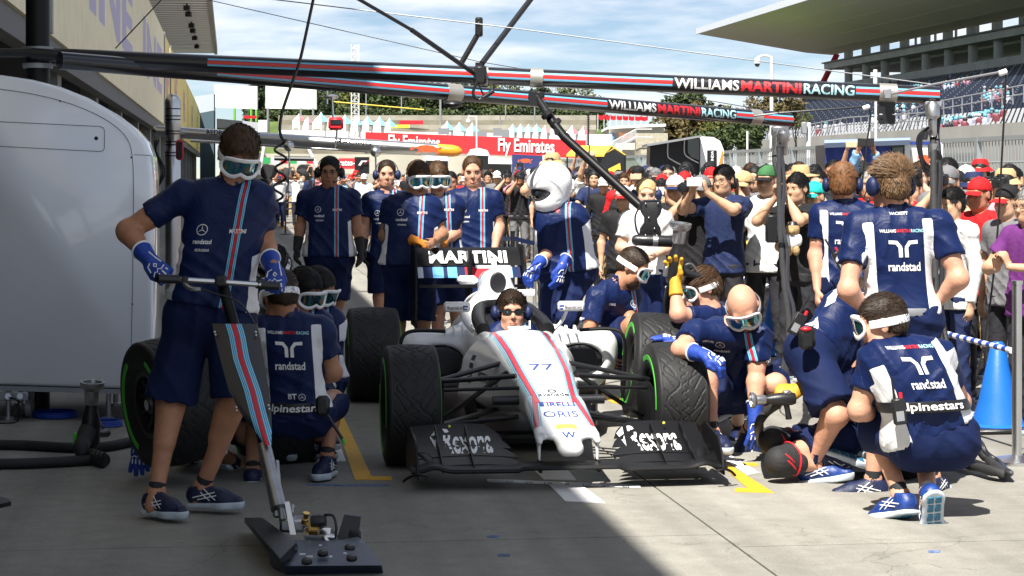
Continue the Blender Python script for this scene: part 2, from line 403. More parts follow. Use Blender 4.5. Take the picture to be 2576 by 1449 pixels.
# ---------------------------------------------------------------- human figure
X1, Y1, Z1 = V3((1,0,0)), V3((0,1,0)), V3((0,0,1))
def hframe(face, up=(0,0,1), tilt=0):
    f = V3(face).normalized(); u = V3(up); u = (u-f*u.dot(f)).normalized(); r = f.cross(u); return r, f, u
HS = 1.07
def head_sdf(S, c, fr_, s=1.0, open_=False):
    r, f, u = fr_; s = s*HS
    def p(a, b, z): return c+(r*a+f*b+u*z)*s
    R = [[r[i], f[i], u[i]] for i in range(3)]
    S.ell(p(0,-.012,.032), (.074*s, .094*s, .084*s), R, k=.02)
    S.ell(p(0,.022,-.035), (.058*s, .066*s, .085*s), R, k=.03)
    S.ell(p(0,.045,-.088), (.040*s, .038*s, .030*s), R, k=.03)
    S.cone(p(-.034,.028,-.070), p(.034,.028,-.070), .027*s, k=.03)
    for q in (-1, 1): S.ell(p(.040*q,.058,-.030), (.022*s, .022*s, .024*s), R, k=.025)
    S.cone(p(-.036,.074,.022), p(.036,.074,.022), .013*s, k=.015)
    for q in (-1, 1): S.ell(p(.031*q,.096,.001), (.018*s, .016*s, .012*s), R, k=.012, op='s')
    S.cone(p(0,.084,.004), p(0,.100,-.030), .0065*s, .0105*s, k=.010)
    for q in (-1, 1): S.ell(p(.010*q,.090,-.034), .0065*s, k=.008)
    S.cone(p(-.018,.080,-.064), p(.018,.080,-.064), .0085*s, k=.006); S.cone(p(-.014,.080,-.076), p(.014,.080,-.076), .0085*s, k=.006)
    S.cone(p(-.022,.089,-.070), p(.022,.089,-.070), .003*s, k=.004, op='s')
    for q in (-1, 1):
        S.ell(p(.077*q,-.008,-.008), (.011*s, .020*s, .033*s), R, k=.008); S.ell(p(.088*q,-.004,-.004), (.006*s, .010*s, .016*s), R, k=.006, op='s')
def hand_sdf(S, o, d, n, side, curl=.35, spread=.12, infl=0, s=1.0, thumb=.5):
    """o wrist, d along the hand, n out of the palm, side: +1/-1 thumb side along cross(d,n)"""
    d = d.normalized(); n = (n-d*n.dot(d)).normalized(); t = d.cross(n)*side
    a = o+d*.035*s; b = o+d*.080*s
    S.cone(o+d*.015*s, b, (.030+infl)*s, (.039+infl)*s, k=.012, ax=n, sc=2.1)
    L = (.074, .082, .076, .060)
    for i in range(4):
        w = (.029-.0195*i); base = o+d*(.088-.004*abs(i-1))*s+t*w*s
        a1, a2 = curl*1.25, curl*2.7; dd = (d+t*(spread*(1.4-i))).normalized()
        p1 = base+(dd*math.cos(a1)+n*math.sin(a1))*L[i]*.5*s; p2 = p1+(dd*math.cos(a2)+n*math.sin(a2))*L[i]*.52*s
        S.cone(base-dd*.015*s, p1, (.0100+infl)*s, (.0088+infl)*s, k=.005); S.cone(p1, p2, (.0088+infl)*s, (.0072+infl)*s, k=.003)
    tb = o+(d*.028+t*.026)*s; tm = tb+(d*.032+t*(.026*(1.1-thumb))+n*(.016+.02*curl))*s; te = tm+(d*.030+n*.02*curl-t*.012*curl)*s
    S.cone(tb, tm, (.016+infl)*s, (.0115+infl)*s, k=.012); S.cone(tm, te, (.011+infl)*s, (.0085+infl)*s, k=.004)
class Fig: pass
def lerp(a, b, t): return a+(b-a)*t
def torso(S, g, infl=0, flare=0, noshoulder=False):
    s = g.s; k = .05
    for i, (t, w, r) in enumerate(((0, .064, .098), (.16, .056, .096), (.33, .050, .092), (.5, .052, .096), (.67, .060, .102), (.82, .072, .090))):
        c, rt, ft = g.spine(t); fat = g.fat*(1 if t < .6 else .5)
        rr = (r+infl+fat*.03)*s; w_ = (w+fat*.02+(flare*(1-t*3) if t < .33 else 0))*s*g.wid
        S.cone(c-rt*w_+ft*(fat*.02*s), c+rt*w_+ft*(fat*.02*s), rr, k=k, ax=ft, sc=1.0+(.10 if t > .3 else .05))
    c9, r9, f9 = g.spine(.93)
    a, b = lerp(g.shA, c9, .12)-g.upc*.012*s, lerp(g.shB, c9, .12)-g.upc*.012*s
    S.cone(a, b, (.056+infl)*s, k=.045); S.cone(a, g.nk, (.044+infl*.8)*s, (.034+infl*.4)*s, k=.04); S.cone(b, g.nk, (.044+infl*.8)*s, (.034+infl*.4)*s, k=.04)
def make_fig(J, face, up, s=1.0, fc=1, bend=0, fat=0, wid=1.0):
    g = Fig(); g.s = s; g.fat = fat; g.wid = wid
    for k, v in J.items(): setattr(g, k, V3(v))
    g.pel = (g.hiA+g.hiB)/2; ax = (g.nk-g.pel); g.up = ax.normalized()
    g.rc = (g.shB-g.shA).normalized(); g.rp = (g.hiB-g.hiA).normalized()
    g.upc = g.up
    g.fc_ = g.rc.cross(g.up).normalized()*fc; g.fp = g.rp.cross(g.up).normalized()*fc; mid = lerp(g.pel, g.nk, .5)-g.fc_*bend
    def spine(t):
        p = g.pel*(1-t)**2+mid*2*t*(1-t)+(g.nk-g.up*.0)*t*t if bend else lerp(g.pel, g.nk, t)
        return p, lerp(g.rp, g.rc, t).normalized(), lerp(g.fp, g.fc_, t).normalized()
    g.spine = spine; g.hf = hframe(face, up); return g
def limb_bulge(S, a, b, back, r, s, k=.03):
    S.cone(lerp(a, b, .12)+back*.012*s, lerp(a, b, .45)+back*.010*s, r*s, r*.72*s, k=k)
def body_mesh(g, vox=.009, gloves=(False, False), hands=None, longs=False):
    S = SDF(); s = g.s; T_ = getattr(g, 'th', 1.0)
    torso(S, g)
    r, f, u = g.hf
    S.cone(g.hd-f*.022*s-u*.05*s, lerp(g.nk, g.hd, -.05), .050*s, .054*s, k=.025)
    head_sdf(S, g.hd, g.hf, s)
    for q in 'AB':
        sh, el, wr = (getattr(g, n+q) for n in ('sh', 'el', 'wr'))
        S.ell(sh-g.up*.01, .058*s*T_, k=.03); S.cone(sh, el, .050*s*T_, .040*s*T_, k=.02)
        bf = (wr-el); bf = (bf-(el-sh).normalized()*bf.dot((el-sh).normalized())); bf = bf.normalized() if bf.length > .05 else g.fc_; S.cone(lerp(sh, el, .35)+bf*.010*s, lerp(sh, el, .68)+bf*.008*s, .046*s*T_, .040*s*T_, k=.02); S.cone(el-bf*.008*s, el-bf*.008*s+(el-sh)*.02, .037*s*T_, k=.02)
        S.cone(el, wr, .040*s*T_, .026*s, k=.02, ); S.cone(lerp(el, wr, .08), lerp(el, wr, .38), .047*s*T_, .036*s*T_, k=.025)
        if not gloves['AB'.index(q)]:
            h = (hands or {}).get(q, {}); d = h.get('d', (wr-el)); n = h.get('n', -g.rc*(-1 if q == 'A' else 1))
            hand_sdf(S, wr, V3(d), V3(n), h.get('side', 1 if q == 'A' else -1), h.get('curl', .35), h.get('spread', .1), s=s)
        hi, kn, an = (getattr(g, n+q) for n in ('hi', 'kn', 'an'))
        S.cone(hi, kn, .082*s*T_, .054*s*T_, k=.03)
        if not longs:
            ax = (an-kn).normalized(); bk = (hi-kn); bk = (bk-ax*bk.dot(ax)); bk = bk.normalized() if bk.length > .06 else -g.fp; bk = (bk*1-g.fp*.0); bk = bk if (hi-kn).normalized().dot(ax) > -.98 else -g.fp
            S.ell(kn, .056*s*T_, k=.03); S.cone(kn, an, .049*s*T_, .034*s, k=.025); limb_bulge(S, kn, an, bk*1.6, .055*T_, s, .022); S.ell(lerp(hi, kn, .98)-bk*.022*s, .036*s*T_, k=.02)
            S.cone(lerp(kn, an, .96)-g.rp*.022*s, lerp(kn, an, .96)+g.rp*.022*s, .022*s, k=.02); S.cone(an, an+(an-kn).normalized()*.05*s, .036*s*T_, k=.01)
    return S.mesh(vox)
def shirt_mesh(g, vox=.011, sleeve=.62, hem=.07, infl=.014, noise=.0062, long_=False, collar=True, loose=1.0, print_=True, logo_side=1):
    S = SDF(); s = g.s; torso(S, g, infl*loose, flare=.008)
    S.cuts.append((g.pel-g.up*hem*s, -g.up))
    hc = g.pel-g.up*(hem+.02)*s
    S.cone(hc-g.rp*.068*s*g.wid, hc+g.rp*.068*s*g.wid, (.110+infl+g.fat*.03)*s, k=.06, ax=g.fp, sc=1.03)
    r, f, u = g.hf
    nd = (g.hd-g.nk).normalized()
    for q in 'AB':
        sh, el, wr = (getattr(g, n+q) for n in ('sh', 'el', 'wr'))
        S.ell(sh-g.up*.012, (.058+infl)*s, k=.035)
        if long_:
            S.cone(sh, el, .068*s, .056*s, k=.03); S.cone(el, wr, .056*s, .042*s, k=.02, cut=[(wr, wr-el)])
        else:
            e = lerp(sh, el, sleeve); S.cone(sh, e, (.056+infl)*s, (.056+infl*1.1)*s, k=.03, cut=[(e, el-sh)])
    if collar:
        b = g.nk-nd*.03*s; t = g.nk+nd*.028*s
        S.cone(b, t, .064*s, .062*s, k=.012, cut=[(t, nd)]); S.cone(b+nd*.03*s+g.fc_*.014*s, t+nd*.05*s+g.fc_*.03*s, .050*s, .058*s, k=.004, op='s')
    else: S.cone(g.nk, g.nk+nd*.06, .060*s, .062*s, k=.01, op='s')
    me = S.mesh(vox, noise=noise, nf=15)
    if print_:
        P = coords(me).astype(np.float64); L = (g.nk-g.pel).length
        ax = np.array(g.up); T = np.clip((P-np.array(g.pel))@ax/L, -.3, 1.1)
        C = np.array([g.spine(t)[0] for t in np.linspace(0, 1, 21)]); ti = np.clip(T, 0, 1)*20; i0 = np.clip(ti.astype(int), 0, 19); c = C[i0]+(C[i0+1]-C[i0])*(ti-i0)[:, None]
        RR = np.array([g.spine(t)[1] for t in np.linspace(0, 1, 21)])[i0]; FF = np.array([g.spine(t)[2] for t in np.linspace(0, 1, 21)])[i0]
        uu = ((P-c)*RR).sum(1)/s; ww = ((P-c)*FF).sum(1)/s; v = T*L/s
        sl = np.zeros(len(P), bool)
        dA = np.full(len(P), 9.0)
        for q in 'AB':
            sh, el = np.array(getattr(g, 'sh'+q)), np.array(getattr(g, 'el'+q)); t = np.clip(((P-sh)@(el-sh))/((el-sh)@(el-sh)), 0, 1)
            dd = np.linalg.norm(P-(sh+t[:, None]*(el-sh)), axis=1); dA = np.minimum(dA, np.where(t > .02, dd, dd+.03))
        au = np.abs(uu)
        back = np.minimum(au-.118, .170-au)            # tall white panel on either side of the back
        flank = np.minimum(au-.118-.012*np.sin(v*9), .34-v)
        pw = np.where(ww < 0, np.maximum(back, flank), flank-.5*np.clip(ww-.015, 0, .3)); pw = np.minimum(pw, (dA-.075*s)); pw = np.minimum(pw, L/s-.05-v)
        st = np.where(ww > .0, uu*logo_side-.072, 1.0)
        set_attr(me, 'tuv', np.stack([st, pw, v], 1))
    return me
def legs_mesh(g, vox=.011, length=.80, long_=False, infl=.022, noise=.007, hem=.07, hipr=.105):
    S = SDF(); s = g.s
    for t, w, r in ((-.03, .070, .108), (.10, .058, .106)):
        c, rt, ft = g.spine(max(t, 0)); c = c+g.up*(min(t, 0)*.5); S.cone(c-rt*w*s*g.wid, c+rt*w*s*g.wid, (r+.004+g.fat*.035)*s, k=.05, ax=ft, sc=1.02)
    length = min(.97, length+.07); wst = g.pel-g.up*(hem-.05)
    S.cuts.append((wst, g.up)) if (g.knA-g.pel).normalized().dot(g.up) < .35 and (g.knB-g.pel).normalized().dot(g.up) < .35 else None
    S.cone(g.hiA, g.hiB, hipr*s, k=.05, ax=g.fp, sc=1.0)
    for q in 'AB':
        hi, kn, an = (getattr(g, n+q) for n in ('hi', 'kn', 'an'))
        if long_:
            S.cone(hi, kn, (.084+infl*.4)*s, (.060+infl*.5)*s, k=.03); e = an-(an-kn).normalized()*-.0; S.cone(kn, e, (.060+infl*.4)*s, .052*s, k=.02, cut=[(e, an-kn)])
        else:
            e = lerp(hi, kn, length); S.cone(hi, e, (.086+infl*.6)*s, (.066+infl*1.4)*s, k=.035, cut=[(e, kn-hi)])
            S.cone(lerp(hi, kn, .45), e, (.078+infl*.8)*s, (.067+infl*1.45)*s, k=.02, cut=[(e, kn-hi)])
    return S.mesh(vox, noise=noise, nf=13)
# shared accessory meshes, in head / foot / hand coordinates -------------------------------
AC = {}
HR = [[1,0,0],[0,1,0],[0,0,1]]
def acc(name):
    if name not in AC: AC[name] = globals()['acc_'+name]()
    return AC[name]
def _hair(seed, n, length, out, thick=0, low=-.055, hl=0.0, vox=.006, wid=.0030, stiff=.0):
    rng = random.Random(seed); S = SDF(); t = .003+thick
    S.ell((0,-.014,.036), (.076+t, .097+t, .086+t*1.2), HR, k=.01); S.ell((0,-.045,-.02), (.066+t*.6, .056+t, .05), HR, k=.03)
    S.ell((0,.086,-.046+hl), (.070,.070,.108), HR, k=.012, op='s')
    for q in (-1, 1): S.ell((.088*q, .010, -.022), (.030, .032, .040), HR, k=.01, op='s')
    S.cuts += [((0, -.06, low), (0, .45, -1))]
    me = S.mesh(vox); V = [tuple(v.co) for v in me.vertices]; Fc = [tuple(p.vertices) for p in me.polygons]; nv = len(V); ns = [v.normal.copy() for v in me.vertices]; bpy.data.meshes.remove(me)
    for i in range(n):
        k = rng.randrange(nv); p = V3(V[k]); d = ns[k]
        if (p-V3((0,-.014,.036))).dot(d) < .02: continue
        comb = V3((d.x*.3, .9, .05)) if p.z > .04 else V3((0, -.35, -1))
        comb = (comb-d*comb.dot(d)); comb = comb.normalized() if comb.length > .01 else Y1
        rj = .5 if stiff else .2; comb = (comb+V3((rng.uniform(-rj,rj), rng.uniform(-rj,rj)*.7, rng.uniform(-rj,rj)*.4))).normalized(); L = length*rng.uniform(.55, 1.25)*(1 if p.z > .045 or not stiff else .45); o = out*rng.uniform(.5,1.4)*(1 if p.z > .02 else .35)
        e1 = p+(comb*(1-o)+d*(o+.12)).normalized()*L*.5; e2 = e1+(comb*(1-o*.6)+d*o*.45+V3((0,0,-.12*(1-stiff)))).normalized()*L*.5
        sd = comb.cross(d).normalized()*wid*rng.uniform(.6,1.3); b = len(V)
        V += [tuple(p-sd-d*.002), tuple(p+sd-d*.002), tuple(e1-sd*.9), tuple(e1+sd*.9), tuple(e2)]; Fc += [(b, b+1, b+3, b+2), (b+2, b+3, b+4)]
    me = bpy.data.meshes.new('hair'); me.from_pydata(V, [], Fc); me.polygons.foreach_set('use_smooth', np.ones(len(Fc), bool)); return me
def acc_hair_short(): return _hair(1, 2200, .024, .05, thick=.001, wid=.0022)
def acc_hair_crop(): return _hair(2, 1200, .012, .20, thick=.000, hl=.012)
def acc_hair_thick(): return _hair(3, 2600, .034, .08, thick=.005, wid=.0024)
def acc_hair_spiky(): return _hair(4, 3600, .048, .30, thick=.001, stiff=.8, wid=.0024)
def acc_hair_bob():
    S = SDF(); S.ell((0,-.014,.034), (.090,.108,.098), HR, k=.01); S.cone((0,-.05,.0), (0,-.06,-.10), .075, .062, k=.04)
    for q in (-1, 1): S.cone((.07*q,-.01,.0), (.068*q,.0,-.10), .026, .018, k=.02)
    S.ell((0,.10,-.03), (.064,.075,.085), HR, k=.01, op='s'); S.cuts.append(((0,0,-.12), (0,0,-1))); return S.mesh(.0065, noise=.0022, nf=55)
def acc_hair_tied():
    S = SDF(); S.ell((0,-.014,.036), (.080,.102,.090), HR, k=.01); S.ell((0,-.12,.03), (.03,.03,.035), HR, k=.02); S.cone((0,-.13,.02), (0,-.14,-.10), .022, .01, k=.01)
    S.ell((0,.09,-.04), (.07,.07,.098), HR, k=.01, op='s'); S.cuts.append(((0,-.06,-.05), (0,.45,-1))); return S.mesh(.006, noise=.0015, nf=60)
def acc_beard():
    S = SDF(); S.ell((0,.030,-.072), (.060,.062,.058), HR, k=.02); S.ell((0,.052,-.09), (.042,.04,.034), HR, k=.02)
    S.cuts += [((0,.06,-.048), (0,.35,1))]; S.ell((0,.098,-.066), (.020,.012,.008), HR, k=.005, op='s'); return S.mesh(.006, noise=.0012, nf=80)
def acc_stubble(): return acc('beard')
def acc_eyes():
    m = MB()
    for q in (-1, 1): m.sph((.031*q,.0795,.000), (.0125,.010,.0062), 10, 6)
    return m.mesh('eyes')
def acc_lips():
    return MB().sph((0,.0865,-.0655), (.023,.0075,.0042), 12, 6).sph((0,.0865,-.0745), (.019,.0075,.0050), 12, 6).mesh('lips')
def acc_brows():
    m = MB()
    for q in (-1, 1): m.tube([(.015*q,.091,.014), (.030*q,.088,.019), (.047*q,.076,.014)], [.0042,.0050,.0028], 6)
    return m.mesh('brows')
def gog_pt(th, k=1.0, dz=0):
    a = math.radians(60)*math.copysign(abs(math.cos(th))**.75, math.cos(th))*k; z = .044*k*math.copysign(abs(math.sin(th))**.8, math.sin(th))
    if z < 0: z += .022*k*math.exp(-(a/.22)**2)
    return V3((.094*math.sin(a), .020+.092*math.cos(a)+.004, z+dz))
def acc_goggle_frame():
    m = MB(); pts = [gog_pt(2*math.pi*i/36) for i in range(36)]; m.tube(pts, .0066, 8, closed=True, up=(0,1,0), ell=1.5)
    return m.mesh('gf')
def acc_goggle_lens():
    m = MB(); n = 36; rings = [[gog_pt(2*math.pi*i/n, k)+V3((0, .004*(1-k), 0)) for i in range(n)] for k in (1.0, .8, .55, .3, .08)]
    m.loft(rings, caps=True); return m.mesh('gl')
def acc_goggle_strap():
    m = MB(); pts = []
    for i in range(25):
        a = math.radians(58+i*(360-116)/24); pts.append(V3((.088*math.sin(a), -.008+.106*math.cos(a)-(.0 if 1 else 0), .004)))
    m.tube(pts, .0165, 8, up=(0,0,1), ell=.14); return m.mesh('gs')
def acc_headset_cups():
    m = MB()
    for q in (-1, 1): m.sph((.098*q,-.004,-.008), (.026,.038,.045), 16, 10); m.cyl((.074*q,-.004,-.008), (.092*q,-.004,-.008), .034, n=16)
    return m.mesh('cup')
def acc_headset_band():
    m = MB(); pts = [V3((.100*math.sin(a), -.012, .010+.115*math.cos(a))) for a in [math.radians(-88+i*176/20) for i in range(21)]]
    m.tube(pts, .007, 8, up=(0,1,0), ell=.5)
    m.tube(catmull([(-.115,.01,-.02), (-.10,.06,-.06), (-.05,.115,-.075)], 6), .0028, 6); m.sph((-.045,.118,-.075), .010, 8, 6); return m.mesh('hb')
def acc_sunglasses():
    m = MB()
    for q in (-1, 1):
        pts = [V3((.034*q+.029*math.cos(t), .094-.010*abs(.034*q+.029*math.cos(t))/.06, .001+.018*math.sin(t)*(1-.15*math.cos(t)*q))) for t in [2*math.pi*i/16 for i in range(16)]]
        m.prism(pts, (0, -.006, 0)); m.tube([(.060*q,.082,.004), (.074*q,.04,.004), (.080*q,-.005,.0)], .003, 6)
    m.box((0,.097,.006), (.016,.004,.005)); return m.mesh('sg')
def acc_spectacles():
    m = MB()
    for q in (-1, 1):
        m.tube([V3((.031*q+.024*math.cos(t), .103-.006*abs(math.cos(t)), .0+.016*math.sin(t))) for t in [2*math.pi*i/16 for i in range(16)]], .0018, 5, closed=True)
        m.tube([(.055*q,.098,.004), (.074*q,.04,.004), (.080*q,-.005,.0)], .0018, 5)
    m.tube([(-.008,.104,.003), (.008,.104,.003)], .0015, 5); return m.mesh('sp')
def acc_cap():
    S = SDF(); S.ell((0,-.010,.040), (.089,.108,.096), HR, k=.01); S.cuts.append(((0,0,.028), (0,.12,-1))); S.ell((0,0,.14), .007, k=.003); return S.mesh(.0075)
def acc_brim():
    m = MB(); sec = []
    for i in range(9):
        a = -1+i/4; x = .078*math.sin(a*1.35); y0 = .055+.035*math.cos(a*1.35); L = .075*math.cos(a*1.25)**.6+.004; z = .032-.012*a*a
        sec.append([V3((x, y0, z)), V3((x*1.04, y0+L, z-.022)), V3((x*1.04, y0+L, z-.027)), V3((x, y0, z-.006))])
    m.loft(sec); return m.mesh('brim')
def acc_bucket():
    return MB().lathe([(.0,.135), (.06,.132), (.082,.105), (.088,.055), (.135,.015), (.137,.010), (.09,.045), (.0,.05)], (0,-.01,0), (0,0,1), 24).mesh('bk')
def acc_straw():
    return MB().lathe([(.0,.14), (.065,.138), (.080,.12), (.088,.055), (.175,.040), (.175,.034), (.09,.045), (.0,.05)], (0,-.01,0), (0,0,1), 26).mesh('st')
def acc_camera():
    m = MB(); m.box((0,.015,0), (.135,.06,.090), bev=.012); m.box((0,.015,.052), (.055,.055,.03), bev=.008)
    m.cyl((0,.045,-.005), (0,.115,-.005), .038, .036, 20); m.cyl((0,.115,-.005), (0,.145,-.005), .043, .043, 20); m.box((.055,.04,-.01), (.03,.03,.08), bev=.008); return m.mesh('cam')
def acc_lens_glass(): return MB().sph((0,.144,-.005), (.032,.006,.032), 16, 6).mesh('lg')
def acc_phone(): return MB().box((0,.03,0), (.145,.009,.072), bev=.004).mesh('ph')
def acc_shoe():
    S = SDF(); S.cone((0,-.035,.055), (0,.10,.038), .043, .040, k=.02); S.cone((0,.10,.036), (0,.165,.030), .042, .030, k=.03); S.cone((0,-.03,.05), (0,-.015,.105), .040, .042, k=.015, cut=[((0,-.01,.10), (0,-.25,1))])
    S.cone((0,.0,.075), (0,.09,.055), .032, .026, k=.02); S.cuts.append(((0,0,.022), (0,0,-1))); S.cone((0,-.01,.10), (0,-.005,.15), .034, .036, k=.004, op='s'); return S.mesh(.006)
def acc_sole():
    S = SDF(); S.cone((0,-.04,.018), (0,.03,.016), .049, .041, k=.02); S.cone((0,.03,.016), (0,.11,.016), .041, .050, k=.02); S.cone((0,.11,.018), (0,.165,.026), .050, .036, k=.03)
    S.cuts += [((0,0,.024), (0,-.06,1)), ((0,0,0), (0,0,-1))]; return S.mesh(.006)
def acc_stripe():
    m = MB()
    for q in (-1, 1):
        for a, b in (((-.01,.085), (.055,.038)), ((.02,.088), (.085,.040)), ((-.03,.048), (.075,.075)), ((-.005,.040), (.085,.062))):
            pts = []
            for i in range(6):
                t = i/5; y = a[0]+(b[0]-a[0])*t; z = a[1]+(b[1]-a[1])*t; w = .0455 if z < .055 else .0455-(z-.055)*.38; pts.append((q*w, y, z))
            m.tube(pts, .0018, 5, up=(1,0,0), ell=1.4)
    return m.mesh('stripe')
def acc_tread():
    m = MB()
    for y, w, l in ((-.045,.062,.034), (-.002,.058,.036), (.045,.060,.036), (.090,.072,.036), (.133,.064,.034)):
        for q in (-1, 1): m.box((q*w*.27, y, -.001), (w*.44, l, .008), None, .003)
    return m.mesh('tread')
def acc_helmet():
    S = SDF(); S.ell((0,-.010,.025), (.128,.152,.140), HR, k=.02); S.ell((0,.052,-.080), (.098,.095,.066), HR, k=.06); S.cone((-.06,.085,.075), (.06,.085,.075), .026, k=.05)
    S.ell((0,.16,.008), (.118,.085,.044), HR, k=.008, op='s'); S.cuts.append(((0,0,-.135), (0,0,-1)))
    for q in (-1, 1): S.ell((.125*q,.07,-.07), (.02,.03,.012), HR, k=.006, op='s')
    return S.mesh(.008)
def acc_visor():
    S = SDF(); S.ell((0,-.005,.005), (.123,.151,.085), HR, k=.01); S.cuts.append(((0,.06,0), (0,-1,0))); return S.mesh(.008)
SHOE_TOP = .085
def put_shoe(parent, an, ang, pitch=0, roll=0, s=1.0, mat_='shoe', lift=0, dirv=None, upv=None):
    if dirv is None:
        d = V3((math.cos(math.radians(ang)), math.sin(math.radians(ang)), 0)); x = d.cross(Z1)
        R = Matrix((x, d, Z1)).transposed() @ Matrix.Rotation(math.radians(-pitch), 3, 'X') @ Matrix.Rotation(math.radians(roll), 3, 'Y')
    else:
        d = V3(dirv).normalized(); z = V3(upv); z = (z-d*z.dot(d)).normalized(); R = Matrix((d.cross(z), d, z)).transposed()
    mw = Matrix.Translation(an) @ R.to_4x4() @ Matrix.Scale(s*1.04, 4) @ Matrix.Translation((0, .005, -SHOE_TOP))
    o = link('shoe', acc('shoe'), parent, M[mat_], local=mw, world=True)
    link('sole', acc('sole'), o, M['sole']); (link('tread', acc('tread'), o, M['tint'], color=(.03,.14,.24)) if dirv is not None else None); link('stripe', acc('stripe'), o, M['print_white']); return o
def put_head(parent, g, items, local=True):
    r, f, u = g.hf; mw = Matrix.Translation(g.hd) @ Matrix((r, f, u)).transposed().to_4x4() @ Matrix.Scale(g.s*HS, 4)
    last = None
    for it in items:
        nm, me, mt, colr = it[:4]; sub = it[4] if len(it) > 4 else False
        if sub and last is not None: link(nm, acc(me), last, M[mt], color=colr)
        else: last = link(nm, acc(me), parent, M[mt], local=mw, world=True, color=colr)
    return mw
def put_glove(parent, wr, el, d, n, side, curl, s=1.0, mat_='glove', spread=.1, cuff=.07, trim=True):
    S = SDF(); hand_sdf(S, wr, d, n, side, curl, spread, infl=.005, s=s*1.04); ax = (el-wr).normalized()
    S.cone(wr+d.normalized()*.02*s, wr+ax*cuff*s, .034*s, .046*s, k=.012, cut=[(wr+ax*cuff*s, ax)])
    o = link('glove', S.mesh(.0064), parent, M[mat_], world=True)
    if trim and mat_ == 'glove':
        m = MB(); c = wr+ax*(cuff-.004)*s; x, y, z = fr(ax)
        m.tube([c+(x*math.cos(t)+y*math.sin(t))*.0465*s for t in [2*math.pi*i/20 for i in range(20)]], .005*s, 6, closed=True)
        bk = -V3(n); bk = (bk-d.normalized()*bk.dot(d.normalized())).normalized(); sd = d.normalized().cross(bk)
        bv = BVHTree.FromPolygons([v.co for v in o.data.vertices], [p.vertices for p in o.data.polygons])
        def line(q, rr=.0032):
            pts = []
            for a, b in q:
                org = wr+d.normalized()*a*s+sd*b*s+bk*.12; hit = bv.ray_cast(org, -bk)
                if hit[0] is not None: pts.append(hit[0]+bk*.001)
            if len(pts) > 1: m.tube(pts, rr*s, 5)
        for i in range(4):
            b = .029-.0195*i; line([(.092, b), (.104, b*1.05), (.116, b*1.1)], .0042)
        line([(.085,.036), (.074,.018), (.083,.009), (.070,-.002), (.083,-.012), (.076,-.034)]); line([(.06,.034), (.035,.026), (.03,.008)]); line([(.055,-.034), (.02,-.028), (-.02,-.024)])
        line([(.05,.004), (.06,-.004), (.05,-.012), (.042,-.004), (.05,.004)], .0035)
        link('piping', m.mesh('piping'), o, M['print_white'])
    return o
# ---------------------------------------------------------------- people
def hexc(h): return tuple(((int(h[i:i+2], 16)/255)**2.2) for i in (0, 2, 4))
SK = dict(tan=(.42,.20,.115), pale=(.58,.35,.25), pink=(.58,.30,.20), asian=(.56,.33,.21), fair=(.60,.38,.27), brown=(.36,.18,.10))
HC = dict(black=(.010,.009,.009), dark=(.030,.018,.011), brown=(.075,.040,.020), ginger=(.17,.075,.030), sandy=(.15,.088,.045), blonde=(.62,.42,.19), grey=(.30,.29,.28))
K_ = .74
shirt_m, _c, _s = band_mat('team_shirt', 'tuv', 'X', [(a*K_, b) for a, b in [(-.080,NAVY),(-.026,LBLUE),(-.0195,NAVY),(-.0165,LBLUE),(-.011,NAVY),(-.0075,RED),(.0075,NAVY),(.011,LBLUE),(.0165,NAVY),(.0195,LBLUE),(.026,NAVY),(.08,NAVY)]], rough=.5, bump=0)
_b = shirt_m.node_tree.nodes['Principled BSDF']; _t = shirt_m.node_tree
_b.inputs['Specular IOR Level'].default_value = .22
_gt = _t.nodes.new('ShaderNodeMath'); _gt.operation = 'GREATER_THAN'; _gt.inputs[1].default_value = 0; _t.links.new(_s.outputs['Y'], _gt.inputs[0])
_mx = _t.nodes.new('ShaderNodeMix'); _mx.data_type = 'RGBA'; _t.links.new(_gt.outputs[0], _mx.inputs[0]); _t.links.new(_c.outputs[0], _mx.inputs[6]); _mx.inputs[7].default_value = (.74,.74,.76,1)
_t.links.new(_mx.outputs[2], _b.inputs['Base Color'])
_n = _t.nodes.new('ShaderNodeTexNoise'); _n.inputs['Scale'].default_value = 5; _n.inputs['Detail'].default_value = 3; _n.inputs['Distortion'].default_value = 2.2
_tc = _t.nodes.new('ShaderNodeTexCoord'); _t.links.new(_tc.outputs['Object'], _n.inputs['Vector'])
_bp = _t.nodes.new('ShaderNodeBump'); _bp.inputs['Strength'].default_value = .35; _bp.inputs['Distance'].default_value = .03; _t.links.new(_n.outputs['Fac'], _bp.inputs['Height']); _t.links.new(_bp.outputs[0], _b.inputs['Normal'])
BONE = dict(el=('sh', .285), wr=('el', .262), kn=('hi', .435), an=('kn', .425))
def joints(D, px, s=1.0):
    J = {}
    def one(k, v):
        if isinstance(v, Vector): J[k] = v; return
        x, y = v[0], v[1]; dd = v[2] if len(v) > 2 else 0
        if dd in ('+', '-'):
            par, L = BONE[k[:2]]; P = J[par+k[2]]; L *= s
            # the depth at which the ray through the pixel lies L away from the parent joint
            r = V3(((x-CX)/F, 1, -(y-HY)/F)); o = V3((0,0,CH)); a = r.dot(r); b = 2*r.dot(o-P); c = (o-P).dot(o-P)-L*L; q = b*b-4*a*c
            t = (-b+(1 if dd == '+' else -1)*math.sqrt(q))/(2*a) if q > 0 else -b/(2*a)
            J[k] = o+r*t
        else: J[k] = W(x, y, D+dd)
    for k in ('hd','nk','shA','shB','hiA','hiB','elA','elB','wrA','wrB','knA','knB','anA','anB'): one(k, px[k])
    return J
